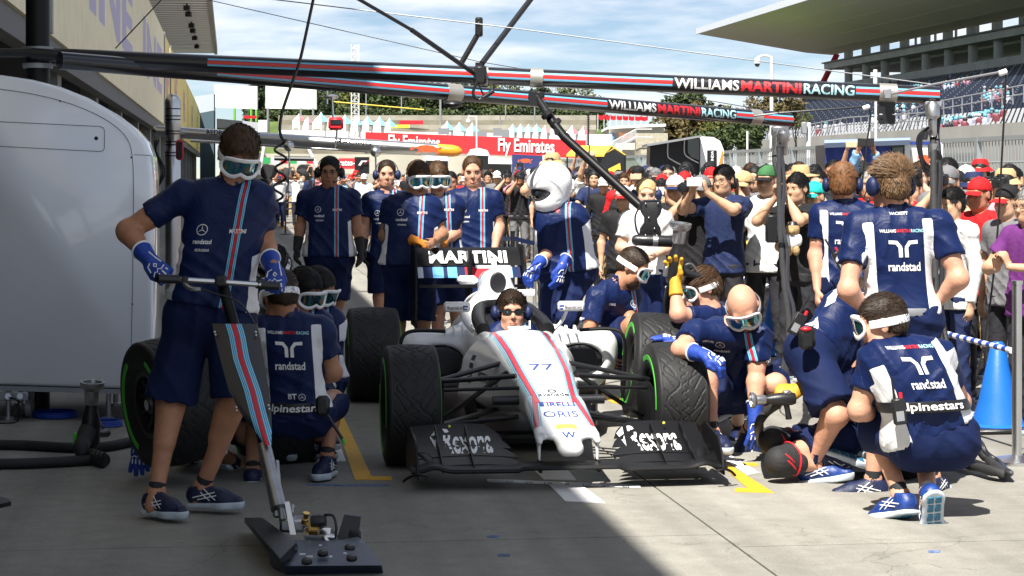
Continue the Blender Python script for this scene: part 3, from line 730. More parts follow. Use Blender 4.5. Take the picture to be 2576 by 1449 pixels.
def print_front(g, shirt, items, bv=None):
    """flat prints laid on the side of the shirt that the photo shows: (text, u, v, height, material, options)"""
    bv = bv or BVHTree.FromPolygons([v.co for v in shirt.data.vertices], [p.vertices for p in shirt.data.polygons])
    L = (g.nk-g.pel).length; nv = g.rc.cross(g.up)
    def fn(u, v, lift=.003):
        c, rt, ft = g.spine(max(0, min(1, v*g.s/L))); 
        n = rt.cross(g.up).normalized(); org = c+rt*u*g.s+g.up*(v*g.s-L)*(1 if v*g.s > L else 0)+n*.45
        h = bv.ray_cast(org, -n); return (h[0]+n*lift) if h[0] is not None else None
    for it in items:
        kind, u0, v0, h, mt = it[:5]; op = it[5] if len(it) > 5 else {}
        if isinstance(kind, str):
            v, f = text2d(kind, h, bold=op.get('bold', .02), shear=op.get('shear', 0), step=.035 if h > .03 else .06); xs = [p[0] for p in v]; cx = (max(xs)+min(xs))/2; w = max(xs)-min(xs)
            q = op['w']/w if 'w' in op else 1; pts = [((x-cx)*q, y) for x, y in v]
        else:
            pts = []; f = []
            for pl in kind: f.append(list(range(len(pts), len(pts)+len(pl)))); pts += [(x*h, y*h) for x, y in pl]
            bm = bmesh.new(); vv = [bm.verts.new((x, y, 0)) for x, y in pts]
            for q in f: bm.faces.new([vv[i] for i in q])
            bmesh.ops.triangulate(bm, faces=bm.faces); bmesh.ops.subdivide_edges(bm, edges=bm.edges, cuts=2); bm.verts.index_update()
            pts = [(q.co.x, q.co.y) for q in bm.verts]; f = [[z.index for z in q.verts] for q in bm.faces]; bm.free()
        ca, sa = math.cos(op.get('rot', 0)), math.sin(op.get('rot', 0)); vs = []; bad = set()
        for i, (x, y) in enumerate(pts):
            p = fn(u0+x*ca-y*sa, v0+x*sa+y*ca)
            if p is None: bad.add(i); p = g.pel
            vs.append(tuple(p))
        f = [q for q in f if not any(i in bad for i in q)]
        if not f: continue
        me = bpy.data.meshes.new('lettering'); me.from_pydata(vs, [], f); link('lettering' if isinstance(kind, str) else 'emblem', me, shirt, M[mt])
def ring(r0, r1, n=20): return [[(r0*math.cos(a), r0*math.sin(a)), (r1*math.cos(a), r1*math.sin(a)), (r1*math.cos(b), r1*math.sin(b)), (r0*math.cos(b), r0*math.sin(b))] for a, b in [(2*math.pi*i/n, 2*math.pi*(i+1)/n) for i in range(n)]]
def star3(r): return ring(r*.88, r)+[[(r*.9*math.cos(a), r*.9*math.sin(a)), (r*.10*math.cos(a+.9), r*.10*math.sin(a+.9)), (r*.10*math.cos(a-.9), r*.10*math.sin(a-.9))] for a in (math.pi/2, math.pi/2+2.094, math.pi/2+4.189)]
TT = []
for q in (1, -1):
    TT.append([(q*x, y) for x, y in ((.06,-.50),(.26,-.50),(.26,.02),(.20,.20),(.06,.0))]); TT.append([(q*x, y) for x, y in ((.06,-.0),(.20,.20),(.40,.34),(.36,.50),(.06,.25))] if 0 else [(q*x, y) for x, y in ((.06,.06),(.26,.02),(.40,.20),(.30,.38))]); TT.append([(q*x, y) for x, y in ((.30,.38),(.40,.20),(.78,.22),(.78,.42))])
BACK = [('WILLIAMS', -.069, .440, .016, 'print_white', dict(w=.080, bold=.02)), ('MARTINI', .007, .440, .016, 'print_red', dict(w=.066, bold=.03)), ('RACING', .074, .440, .016, 'print_blue', dict(w=.062, bold=.02)),
        (TT, 0, .365, .090, 'print_white'), ('randstad', 0, .255, .042, 'print_white', dict(w=.155, bold=.03))]
DIA = [[(-.5,0),(0,-.55),(.5,0),(0,.55)]]
FRONT = [(star3(1.0), -.085, .405, .026, 'print_white'), ('randstad', -.075, .340, .022, 'print_white', dict(w=.085, bold=.02)), ('PETROBRAS', -.070, .305, .012, 'print_white', dict(w=.065, bold=.02)),
         (DIA, .078, .40, .035, 'print_red'), ('MARTINI', .078, .392, .019, 'print_white', dict(w=.075, bold=.04))]
GG = {}
def crew(label, D, px, face, up=(0,0,1), s=1.0, fc=1, bend=0, fat=0, wid=1.0, skin='tan', hair=('hair_short', 'dark'), head=(), gloves=(None, None), hands=None, shoes=((-60, 0), (-60, 0)), long_=False, hem=.0,
         prints=None, vox=.0105, hipr=.112, sinf=.026, th=1.07, group='pit crew in navy team shirts', shirt='team', shoe_mats=('shoe', 'shoe'), shorts_len=.80, logo_side=1, legs=True, beard=None, brows=True, extra=None, name='person', cat='person', loc=None):
    J = joints(D, px, s); g = make_fig(J, face, up, s, fc, bend, fat, wid); g.th = th
    base = loc or V3((g.pel.x, g.pel.y, 0)); root = thing(name, label, cat, base, group); GG[label.split(',')[0]] = g
    hh = {}
    for i, q in enumerate('AB'):
        el, wr = getattr(g, 'el'+q), getattr(g, 'wr'+q); h = dict((hands or {}).get(q, {}))
        h['d'] = V3(h['d']).normalized() if 'd' in h else (wr-el).normalized(); h['n'] = V3(h['n']) if 'n' in h else -g.rc*(-1 if q == 'A' else 1)
        h.setdefault('side', 1); h.setdefault('curl', .35); hh[q] = h
        if gloves[i]: put_glove(root, wr, el, h['d'], h['n'], h['side'], h['curl'], s, gloves[i], h.get('spread', .1), cuff=.02 if gloves[i] == 'orange' else .085)
    link('body', body_mesh(g, vox, (bool(gloves[0]), bool(gloves[1])), hh, long_), root, M['skin'], world=True, color=SK[skin])
    sm = shirt_mesh(g, .012, hem=hem, logo_side=logo_side)
    so = link('shirt', sm, root, shirt_m if shirt == 'team' else M['cloth'], world=True, color=shirt if shirt != 'team' else None)
    if prints: print_front(g, so, prints)
    if legs: link('trousers' if long_ else 'shorts', legs_mesh(g, .013, shorts_len, long_, hem=hem, hipr=hipr, infl=sinf), root, M['navy_shorts'], world=True)
    if hair: link_head = put_head(root, g, [('hair', hair[0], 'hair', HC[hair[1]])])
    if beard: put_head(root, g, [('beard', 'beard', 'hair', HC[beard])])
    put_head(root, g, ([('eyebrows', 'brows', 'hair', HC[hair[1]] if hair and hair[1] != 'blonde' else (.2,.12,.06))] if brows else [])+[('eyes', 'eyes', 'eye', None), ('lips', 'lips', 'tint', tuple(a*b for a, b in zip(SK[skin], (.72,.50,.52))))])
    nd = (g.hd-g.nk).normalized(); x_, y_ = g.rc, nd.cross(g.rc); cc_ = g.nk+nd*.004*s; op_ = g.fc_
    if shirt == 'team': MB().tube([cc_+(g.rc*math.sin(a)*.066-g.fc_*math.cos(a)*.062-nd*(.030*(1-math.cos(a))*.5))*s for a in [math.radians(-158+i*316/28) for i in range(29)]], .021*s, 8, up=nd, ell=.20).build('collar', M['navy'], root)
    put_head(root, g, list(head))
    if shoes:
        for i, q in enumerate('AB'):
            if shoes[i] is None: continue
            kn, an = getattr(g, 'kn'+q), getattr(g, 'an'+q); sh = shoes[i]
            if isinstance(sh, dict): put_shoe(root, an, 0, mat_=shoe_mats[i], s=s, **sh)
            else: put_shoe(root, an, sh[0], sh[1], mat_=shoe_mats[i], s=s)
            if legs: MB().cyl(an+(kn-an).normalized()*.055*s, an-(kn-an).normalized()*.01, .040*s, .036*s, 14).build('sock', M['sock'], root)
    return root, g
GOG = [('goggles', 'goggle_frame', 'white_plastic', None), ('lens', 'goggle_lens', 'lens', None, True), ('strap', 'goggle_strap', 'white_plastic', None, True)]
HSET = [('headset', 'headset_cups', 'navy', None), ('headband', 'headset_band', 'black', None, True)]
HSETB = [('headset', 'headset_cups', 'black', None), ('headband', 'headset_band', 'black', None, True)]
# ---------------------------------------------------------------- the racing car
AF = V3((-.130, .9915, 0)).normalized(); AR = V3((AF.y, -AF.x, 0)); C0 = V3((.172, 11.8, 0))
def cp(a, v, z): return C0+AR*a+AF*v+V3((0, 0, z))
CR = [[AR[i], AF[i], Z1[i]] for i in range(3)]
car = thing('racing_car', 'white single seater racing car with striped nose and number 77, stopped on its pit marks', 'racing car', cp(0,1.6,0))
car_white, _c, _s = band_mat('car_livery', 'tuv', 'X', [(-.08,WHITE),(-.030,(.25,.62,.72)),(-.027,WHITE),(-.025,(.02,.05,.2)),(-.022,(.25,.62,.72)),(-.016,(.02,.05,.2)),(-.012,RED),(.012,(.02,.05,.2)),(.016,(.25,.62,.72)),(.022,(.02,.05,.2)),(.025,WHITE),(.027,(.25,.62,.72)),(.034,WHITE),(.08,WHITE)], rough=.28, coat=.6)
NST = [(-.50,.150,.395,.27,0),(-.3,.160,.445,.27,0),(0,.182,.525,.28,.03),(.4,.190,.605,.24,.42),(.8,.196,.655,.20,.80),(1.02,.205,.668,.18,1.0)]
def nst(v):
    for (a, b) in zip(NST, NST[1:]):
        if v <= b[0]: t = max(0, (v-a[0])/(b[0]-a[0])); return [a[i]+(b[i]-a[i])*t for i in range(1, 5)]
    return NST[-1][1:]
secs = []; st = []; n = 72
for i in range(49):
    v = -.50+i*1.52/48; w, zt, zb, fl_ = nst(v); zm = (zt+zb)/2; h = (zt-zb)/2; q = []
    for k in range(n):
        t = 2*math.pi*k/n; c, s_ = math.cos(t), math.sin(t); a = w*math.copysign(abs(c)**.42, c); z = zm+h*math.copysign(abs(s_)**.50, s_)
        a *= (1-.12*max(0, -s_))*(1+fl_*(1-max(s_, -.3))*.72); q.append(cp(a, v, z)); st.append((abs(a)-(w-.048) if z > zm+h*.55 else .09, 0, 0))
    secs.append(q)
me = MB().loft(secs).mesh('nose'); set_attr(me, 'tuv', np.array(st)); nose = link('nose', me, car, car_white, world=True)
S = SDF()
for i in range(8):
    a = -.125+.25*i/7; S.cone(cp(a,-.40,.375), cp(a,-.90,.258), .040, .019, k=.02)
for q in (-1, 1):
    S.cone(cp(.135*q,-.45,.36), cp(.150*q,-.88,.258), .03, .019, k=.02); S.cone(cp(.150*q,-.86,.256), cp(.152*q,-.93,.235), .018, .016, k=.012); S.cone(cp(.152*q,-.90,.235), cp(.152*q,-.92,.135), .017, .010, k=.02, ax=AR, sc=1.5)
S.cone(cp(-.024,-.75,.285), cp(-.026,-.99,.205), .044, .042, k=.03); S.cone(cp(.024,-.75,.285), cp(.026,-.99,.205), .044, .042, k=.03)
me = S.mesh(.0065); P = coords(me)-np.array(C0); a = P@np.array(AR); v = P@np.array(AF); z = P[:, 2]
set_attr(me, 'tuv', np.stack([np.where((z > .25) & (v > -.82), np.abs(a)-(.104+np.clip(-.40-v, 0, 1)*.11), 1), a*0, a*0], 1)); tip = link('nose_tip', me, car, car_white, world=True)
# bodywork
S = SDF()
S.cone(cp(-.10,.85,.42), cp(-.12,2.2,.46), .17, .18, k=.06); S.cone(cp(.10,.85,.42), cp(.12,2.2,.46), .17, .18, k=.06)
for q in (-1, 1):
    S.cone(cp(.17*q,1.0,.56), cp(.21*q,2.0,.60), .085, .10, k=.05); S.cone(cp(.20*q,1.7,.58), cp(.11*q,2.25,.72), .09, .10, k=.06)
    for z, r in ((.53, .10), (.44, .10), (.36, .085)): S.cone(cp(.30*q,1.50,z), cp((.585-.02*(z < .5)-.05*(z<.4))*q,1.50,z), r, k=.05); S.cone(cp((.58-.06*(z<.4))*q,1.50,z), cp(.36*q,2.7,z-.08), r, r*.75, k=.06)
    S.cone(cp(.30*q,1.6,.50), cp(.18*q,3.1,.36), .16, .12, k=.06)
    S.ell(cp(.44*q,1.36,.445), (.155,.30,.105), CR, k=.03, op='s')
S.cone(cp(0,2.05,.74), cp(0,3.4,.42), .17, .09, k=.08); S.cone(cp(0,2.08,.90), cp(0,2.5,.88), .095, .08, k=.05, ax=Z1, sc=.9); S.cone(cp(0,2.3,.86), cp(0,3.3,.62), .07, .03, k=.06)
S.ell(cp(0,1.98,.905), (.056,.12,.072), CR, k=.02, op='s'); S.ell(cp(0,1.46,.66), (.215,.44,.24), CR, k=.03, op='s')
me = S.mesh(.0105); set_attr(me, 'tuv', np.full((len(me.vertices), 3), 1.0)); bodyw = link('bodywork', me, car, car_white, world=True)
S = SDF()
S.ell(cp(0,1.50,.60), (.235,.46,.26), CR, k=.01, cut=[(cp(0,1.5,.62), (0,0,1))]); me = S.mesh(.014); link('cockpit', me, car, M['black'], world=True)  # black plug stands in for the dark hollow of the tub
for q in (-1, 1):
    S = SDF(); S.ell(cp(.44*q,1.42,.445), (.150,.28,.100), CR, k=.01); S.cuts.append((cp(0,1.42,0), -AF)); link('inlet_shade', S.mesh(.012), car, M['black'], world=True)  # black plug paints the shade inside the sidepod opening
S = SDF(); S.ell(cp(0,2.06,.905), (.058,.12,.074), CR, k=.01); S.cuts.append((cp(0,2.02,0), -AF)); link('airbox_shade', S.mesh(.008), car, M['black'], world=True)  # airbox mouth closed by a black plug for its inner shade
# headrest, shoulders padding
MB().tube(catmull([cp(-.20,1.15,.66), cp(-.19,1.5,.71), cp(-.12,1.80,.76), cp(.12,1.80,.76), cp(.19,1.5,.71), cp(.20,1.15,.66)], 6), .045, 10).build('headrest', M['carbon'], car)
MB().box(cp(0,1.03,.682), (.13,.03,.020), Matrix(CR), .004).box(cp(.07,1.03,.700), (.010,.012,.05), Matrix(CR)).build('screen', M['white'], car)
for q in (-1, 1):
    m = MB().box(cp(.355*q,1.22,.80), (.165,.05,.062), Matrix(CR), .012); mi = m.build('mirror', M['white'], car)
    MB().tube(catmull([cp(.33*q,1.24,.77), cp(.30*q,1.26,.70), cp(.25*q,1.28,.64)], 6), .011, 8).build('mirror_stalk', M['white'], mi, world=False)
    flat_text('financial.org', cp(.365*q,1.193,.785), AR, Z1, .022, M['print_black'], mi, width=.105, bold=.02)
    m = MB()
    for k in range(2): m.box(cp(.305*q+(-.012 if q > 0 else 0),1.194,.803-.018*k), (.03-.01*k,.002,.010), Matrix(CR))
    m.build('emblem', M['print_navy'], mi, world=False)
    # aero hoop beside the pods
    MB().tube(catmull([cp(.42*q,1.30,.645), cp(.62*q,1.28,.650), cp(.692*q,1.26,.60), cp(.70*q,1.26,.45), cp(.69*q,1.28,.22)], 6), .012, 8).build('deflector', M['carbon'], car)
    for k in range(3): MB().prism([cp((.30+.055*k)*q,1.36,.62), cp((.30+.055*k)*q,1.50,.62), cp((.30+.055*k)*q,1.48,.665), cp((.30+.055*k)*q,1.42,.665)], AR*.008).build('vortex_fin', M['white'], car)
    # suspension
    for p0, p1, r in (((.17,-.14,.50),(.60,0,.46),.014), ((.19,.34,.53),(.60,0.02,.46),.013), ((.15,-.10,.27),(.60,0,.21),.013), ((.18,.50,.25),(.60,.02,.21),.013), ((.19,.08,.50),(.58,.0,.24),.013), ((.16,-.20,.44),(.60,-.08,.42),.010)):
        MB().tube([cp(p0[0]*q, *p0[1:]), cp(p1[0]*q, *p1[1:])], r, 10, up=Z1, ell=2.2).build('suspension_arm', M['carbon'], car)
    MB().cyl(cp(.125*q,-.22,.375), cp(.31*q,-.22,.375), .026, n=16).build('camera_pod', M['black'], car)
    MB().loft([[cp(.575*q,-.20,.16), cp(.60*q,-.22,.20), cp(.60*q,-.22,.42), cp(.575*q,-.20,.46)], [cp(.57*q,.16,.14), cp(.60*q,.16,.18), cp(.60*q,.16,.46), cp(.57*q,.16,.50)]]).build('brake_duct', M['carbon'], car)
    MB().prism([cp(.28*q,.55,.10), cp(.28*q,1.2,.10), cp(.34*q,1.2,.34), cp(.30*q,.75,.30)], AR*.012*q).prism([cp(.48*q,1.05,.08), cp(.52*q,1.5,.08), cp(.56*q,1.5,.30), cp(.50*q,1.15,.24)], AR*.012*q).build('bargeboard', M['carbon'], car)
    MB().tube([cp(.12*q,3.0,.40), cp(.58*q,3.3,.40)], .014, 8).tube([cp(.12*q,3.3,.22), cp(.58*q,3.35,.2)], .014, 8).build('rear_suspension', M['carbon'], car)
MB().prism([cp(-.28,.75,.055), cp(-.60,1.45,.055), cp(-.68,2.9,.055), cp(-.4,3.6,.055), cp(.4,3.6,.055), cp(.68,2.9,.055), cp(.60,1.45,.055), cp(.28,.75,.055)], (0,0,.035)).box(cp(0,.72,.065), (.5,.5,.03), Matrix(CR)).build('floor_pan', M['carbon'], car)
# front wing
wing = link('front_wing', None or MB().loft([[cp(a, -1.02+.05*abs(a)**2+dv, .098+.012*(abs(a) < .25)+dz+(.02*math.exp(-((abs(a)-.70)/.05)**2))) for dv, dz in ((-.03,.0),(-.022,.014),(.04,.024),(.12,.02),(.12,.008),(.04,.004),(-.022,-.008))] for a in [-.82+i*1.64/60 for i in range(61)]]).mesh('fw'), car, M['carbon'], world=True)
for q in (-1, 1):
    flaps = []
    for k in range(4):
        a0 = (.22, .25, .27, .30)[k]; sec = []
        for i in range(25):
            t = i/24; a = a0+(.775-a0)*t; tip_ = min(1, (t/.18))**.6 if t < .18 else 1
            v0 = -.94+.120*k; z0 = .112+.031*k+.014*math.sin(t*math.pi); c = (.112+.004*k)*tip_; dz = (.026+.012*k)*tip_
            sec.append([cp(a*q, v0-.0, z0), cp(a*q, v0+c*.5, z0+dz*.42), cp(a*q, v0+c, z0+dz), cp(a*q, v0+c+.004, z0+dz-.004), cp(a*q, v0+c*.5, z0+dz*.42-.009), cp(a*q, v0, z0-.006)])
        fo = MB().loft(sec).build('flap', M['carbon'], wing, world=False); flaps.append(fo)
    vs = []; fs = []
    for fo in flaps[1:]:
        o = len(vs); vs += [v.co.copy() for v in fo.data.vertices]; fs += [[x+o for x in p.vertices] for p in fo.data.polygons]
    bv = BVHTree.FromPolygons(vs, fs)
    v, f = text2d('Rexona', .115, bold=.03, shear=.25, step=.03); xs = [p[0] for p in v]; cx, w_ = (max(xs)+min(xs))/2, max(xs)-min(xs); qv = []; bad = set()
    for i, (x, y) in enumerate(v):
        # printed across the flaps as seen from the front of the car
        o = cp(.500*q+(x-cx)*.26/w_, -1.6, .206+(y-.05)*.80); h = bv.ray_cast(o, AF+V3((0,0,-.0)))
        if h[0] is None: bad.add(i); qv.append(o)
        else: qv.append(h[0]-AF*.004+Z1*.001)
    me = bpy.data.meshes.new('lettering'); me.from_pydata(qv, [], [p for p in f if not any(i in bad for i in p) and (max(qv[i].dot(AF) for i in p)-min(qv[i].dot(AF) for i in p)) < .05]); link('lettering', me, wing, M['print_white'])
    qv = [bv.ray_cast(cp(x, -1.6, z), AF)[0] for x, z in ((.505*q-.185,.225),(.505*q-.165,.200),(.505*q-.145,.255),(.505*q-.165,.180))]
    if all(p is not None for p in qv): me = bpy.data.meshes.new('emblem'); me.from_pydata([p-AF*.005 for p in qv], [], [(0,1,2),(0,3,1),(1,3,2)]); link('emblem', me, wing, M['print_white'])
    MB().prism([cp(.785*q,-1.06,.065), cp(.80*q,-.55,.065), cp(.80*q,-.50,.25), cp(.79*q,-.62,.285), cp(.785*q,-.92,.25), cp(.785*q,-1.02,.17)], AR*.010*q).build('endplate', M['carbon'], wing, world=False)
    MB().tube(catmull([cp(.74*q,-1.07,.085), cp(.79*q,-1.06,.095), cp(.83*q,-1.03,.080), cp(.86*q,-1.0,.055)], 6), .012, 8, up=AF, ell=.6).tube(catmull([cp(.70*q,-.9,.11), cp(.74*q,-.75,.16), cp(.78*q,-.6,.12)], 6), .03, 8, up=AR, ell=.3).build('footplate', M['carbon'], wing, world=False)
    for a in (.50, .66):
        MB().prism([cp(a*q,-1.0,.09), cp(a*q,-.985,.13), cp(a*q,-.55,.285), cp(a*q,-.53,.25), cp(a*q,-.9,.10)], AR*.006).build('strake', M['carbon'], wing, world=False)
    MB().box(cp(.152*q,-.93,.11), (.014,.10,.06), Matrix(CR)).build('pylon', M['carbon'], wing, world=False)
    MB().sph(cp(.58*q,-.54,.275), .008).build('marker', M['print_yellow'], wing, world=False)
# rear wing
rw = link('rear_wing', MB().loft([[cp(a, 3.80+dv, 1.0+dz) for dv, dz in ((-.02,-.055),(.058,.004),(.13,.060),(.135,.075),(.127,.074),(.05,.014))] for a in (-.39, 0, .39)]).mesh('rw'), car, M['carbon'], world=True)
_bv = BVHTree.FromPolygons([v.co for v in rw.data.vertices], [p.vertices for p in rw.data.polygons])
v, f = text2d('MARTINI', .115, bold=.045, step=.03); xs = [p[0] for p in v]; cx, w_ = (max(xs)+min(xs))/2, max(xs)-min(xs); qv = []
bad = set()
for i, (x, y) in enumerate(v):
    qv.append(cp((x-cx)*.58/w_, 3.781+.100*y/.115, .968+.083*y/.115))
f = [p for p in f if not any(i in bad for i in p)]
me = bpy.data.meshes.new('lettering'); me.from_pydata(qv, [], f); link('lettering', me, rw, M['print_white'])
x0 = -.38
for w, c in ((.04,(.7,.74,.8)),(.07,NAVY),(.08,(.12,.35,.75)),(.03,NAVY),(.07,(.12,.45,.75)),(.06,NAVY),(.14,RED),(.06,RED),(.05,NAVY),(.10,(.3,.62,.78)),(.06,NAVY)):
    MB().prism([cp(x0,3.70,.86), cp(x0+w,3.70,.86), cp(x0+w,3.78,.935), cp(x0,3.78,.935)], AF*.012).build('wing_panel', M['tint'], rw, world=False, color=c); x0 += w
for q in (-1, 1): MB().prism([cp(.395*q,3.62,.50), cp(.395*q,4.05,.50), cp(.395*q,4.02,1.10), cp(.395*q,3.70,1.10), cp(.395*q,3.60,.95)], AR*.012*q).build('rear_endplate', M['carbon'], rw, world=False)
MB().box(cp(0,3.78,.86), (.03,.22,.42), Matrix(CR), .01).box(cp(0,3.66,.80), (.76,.05,.02), Matrix(CR)).build('wing_support', M['carbon'], rw, world=False)
MB().tube(catmull([cp(-.13,2.12,.92), cp(-.17,2.1,.94), cp(-.22,2.1,.935)], 4), .012, 8).box(cp(-.20,2.06,.925), (.13,.10,.055), Matrix(CR), .02).cyl(cp(-.155,2.0,.925), cp(-.155,2.02,.925), .02).build('onboard_camera', M['white'], car)
MB().box(cp(0,2.3,1.0), (.22,.12,.016), Matrix(CR)).box(cp(0,2.25,1.03), (.03,.04,.06), Matrix(CR)).cyl(cp(.12,2.02,.84), cp(.24,2.02,.84), .022).build('roll_hoop_wing', M['white'], car)
def car_text(s, a0, v0, h, w, mt, targ, shear=0, bold=.0, polys=None, name='lettering'):
    bv = BVHTree.FromPolygons([v.co for v in targ.data.vertices], [p.vertices for p in targ.data.polygons])
    if polys is None:
        v, f = text2d(s, h, bold=bold, shear=shear, step=.04); xs = [p[0] for p in v]; cx = (max(xs)+min(xs))/2; k = w/(max(xs)-min(xs)); v = [((x-cx)*k, y) for x, y in v]
    else:
        v = []; f = []
        for pl in polys: f.append(list(range(len(v), len(v)+len(pl)))); v += pl
    qv = []; bad = set()
    for i, (x, y) in enumerate(v):
        hh = bv.ray_cast(cp(a0+x, v0+y, 1.5), V3((0,0,-1)))
        if hh[0] is None: bad.add(i); qv.append(V3())
        else: qv.append(hh[0]+Z1*.0025)
    me = bpy.data.meshes.new(name); me.from_pydata(qv, [], [p for p in f if not any(i in bad for i in p)]); link(name, me, targ, M[mt])
car_text('77', 0, -.02, .115, .135, 'print_navy', nose); car_text('avanade', 0, -.42, .055, .165, 'print_black', nose, bold=.01)
car_text('', 0, -.345, 0, 0, 'print_black', nose, polys=[[(x*.8, y) for x, y in p] for p in ring(.022, .029, 16)]+[[(-.03,-.002),(.03,-.002),(.03,.005),(-.03,.005)]], name='emblem')
car_text('IRELLI', .02, -.555, .052, .15, 'print_navy', tip, bold=.04); car_text('', 0, -.50, 0, 0, 'print_navy', tip, polys=[[(-.095,-.055),(-.07,-.055),(-.07,.02),(-.095,.02)], [(-.07,.012),(.10,.012),(.10,.022),(-.07,.022)]], name='emblem')
car_text('ORIS', 0, -.70, .080, .185, 'print_navy', tip); car_text('', 0, -.845, 0, 0, 'print_yellow', tip, polys=[[(x/10*.11-.055, y) for x, y in ((i,-.035),(i+1,-.035),(i+1,.02),(i,.02))] for i in range(10)], name='sticker')
car_text('VB SPARE 3', 0, -.872, .022, .085, 'print_black', tip); car_text('W', 0, -.97, .055, .070, 'print_navy', tip, bold=.03)
_bv = BVHTree.FromPolygons([v.co for v in nose.data.vertices]+[v.co for v in bodyw.data.vertices], [list(p.vertices) for p in nose.data.polygons]+[[i+len(nose.data.vertices) for i in p.vertices] for p in bodyw.data.polygons])
def side_print(polys_or_text, v0, z0, h, w, mt, name='lettering'):
    if isinstance(polys_or_text, str):
        v, f = text2d(polys_or_text, h, bold=.03, step=.03); xs = [p[0] for p in v]; cx = (max(xs)+min(xs))/2; k = w/(max(xs)-min(xs)); v = [((x-cx)*k, y) for x, y in v]
    else:
        v = []; f = []
        for pl in polys_or_text: f.append(list(range(len(v), len(v)+len(pl)))); v += pl
    qv = []
    for x, y in v:
        o = cp(-.9, v0-x, z0+y); h_ = _bv.ray_cast(o, AR); qv.append(h_[0]-AR*.003 if h_[0] is not None else cp(-.2, v0-x, z0+y))
    me = bpy.data.meshes.new(name); me.from_pydata(qv, [], f); link(name, me, nose, M[mt])
side_print('PETROBRAS', .45, .40, .055, .42, 'print_black'); side_print([[(-.07,-.02),(.0,-.02),(.0,.10),(-.07,.10)], [(-.07,.115),(.0,.115),(.0,.145),(-.07,.145)]], .80, .39, 0, 0, 'print_black', 'emblem'); side_print('BR', .835, .41, .05, .05, 'print_white')
# ---- wheels
def tyre_mesh(w, r=.335):
    hw = w/2; sw = [(.172,-hw*.80), (.20,-hw*.95), (.245,-hw*1.0), (.29,-hw*.985), (.318,-hw*.93), (r-.006,-hw*.84)]
    tr = [(r-.004*(2*i/60-1)**2*2, -hw*.80+hw*1.6*i/60) for i in range(61)]
    prof = sw+tr+[(a, -b) for a, b in sw[::-1]]; n = 400; m = len(prof)
    R = np.array([p[0] for p in prof]); H = np.array([p[1] for p in prof]); th = np.linspace(0, 2*np.pi, n, endpoint=False)
    A, B = np.meshgrid(th, np.arange(m), indexing='ij'); h = H[B]; rr = R[B].copy(); x = h/hw; N = 22
    ph = A*N/(2*np.pi); tri = np.abs((ph*.5) % 1-.5)*2
    g1 = np.abs(((ph+.85*np.cos(np.pi*x*1.05)) % 1)-.5) < .075
    g2 = np.abs(np.abs(x)-(.42+.26*np.sin(2*np.pi*ph*.5))) < .03
    g3 = np.abs(x-.10*np.sin(2*np.pi*ph*2)) < .028
    g = ((g1 & (np.abs(x) > .30) & (np.abs(x) < .76)) | g2 | (g3)) & (np.abs(x) < .78)
    rr = np.where(g, rr-.0042, rr)
    V = np.stack([rr*np.cos(A), h, rr*np.sin(A)], -1).reshape(-1, 3)
    i = np.arange(n)[:, None]; k = np.arange(m-1)[None]; j = (i+1) % n
    Fq = np.stack([i*m+k, j*m+k, j*m+k+1, i*m+k+1], -1).reshape(-1, 4); return npmesh('tyre', V, Fq)
WM = {}
def wheel_parts(w):
    if w in WM: return WM[w]
    hw = w/2; t = tyre_mesh(w); ss = []
    for q in (-1, 1):
        s = MB(); ss.append(s)
        prof = [(.236, q*(hw*.985+.0025)), (.262, q*(hw*1.0+.003)), (.262, q*(hw*.97)), (.236, q*(hw*.96))]
        seg = []
        for k in range(33):
            a = math.radians(30+k*120/32); seg.append([V3((p[0]*math.cos(a), p[1], p[0]*math.sin(a))) for p in prof])
        s.loft(seg); s.loft([[V3((-p.x, p.y, -p.z)) for p in c] for c in seg])
    rim = MB(); rim.lathe([(.178,-hw*.82), (.178,-hw*.5), (.165,hw*.1), (.165,hw*.7), (.178,hw*.82), (.160,hw*.80), (.150,0), (.150,-hw*.80)], (0,0,0), (0,1,0), 40, close=True)
    for k in range(10):
        a = 2*math.pi*k/10; c = V3((math.cos(a), 0, math.sin(a))); rim.tube([c*.04+V3((0,-hw*.55,0)), c*.10+V3((0,-hw*.50,0)), c*.158+V3((0,-hw*.62,0))], .012, 6)
    rim.cyl((0,-hw*.70,0), (0,-hw*.3,0), .05, n=20); rim.cyl((0,-hw*.2,0), (0,-hw*.1,0), .155, n=32)
    nut = MB().cyl((0,-hw*.82,0), (0,-hw*.68,0), .028, n=12)
    WM[w] = (t, [k.mesh('stripe') for k in ss], rim.mesh('rim'), nut.mesh('nut')); return WM[w]
tyre_m = mat('tyre_rubber', (.013,.013,.014), .58, var=.2, vs=12, bump=.12, bs=120, spec=.35)
def wheel_matrix(c, axle, spin=0):
    y = V3(axle).normalized(); x, _, _ = fr(y, X1); z = x.cross(y); R = Matrix((x, y, z)).transposed().to_4x4(); return Matrix.Translation(c) @ R @ Matrix.Rotation(spin, 4, 'Y')
def wheel(c, axle, w, parent=None, label=None, group=None, spin=0):
    t, s, r, nu = wheel_parts(w); mw = wheel_matrix(V3(c), axle, spin)
    if parent: o = link('wheel', t, parent, tyre_m, local=mw, world=True)
    else: root = thing('wheel', label, 'wheel', mw=mw, group=group); o = link('tyre', t, root, tyre_m)
    for nm, me, mm in (('stripe', s[0], M['neon']), ('stripe', s[1], M['neon']), ('rim', r, M['black']), ('wheel_nut', nu, M['silver'])): link(nm, me, o if parent else root, mm)
    return o
wheel(cp(-.745,0,.335), AR, .30, car, spin=.9); wheel(cp(.745,0,.335), AR, .30, car, spin=.6)
wheel(cp(-.735,3.38,.335), AR, .37, car, spin=.2)
wheel(cp(.735,3.38,.335), -AR, .37, car, spin=.2)
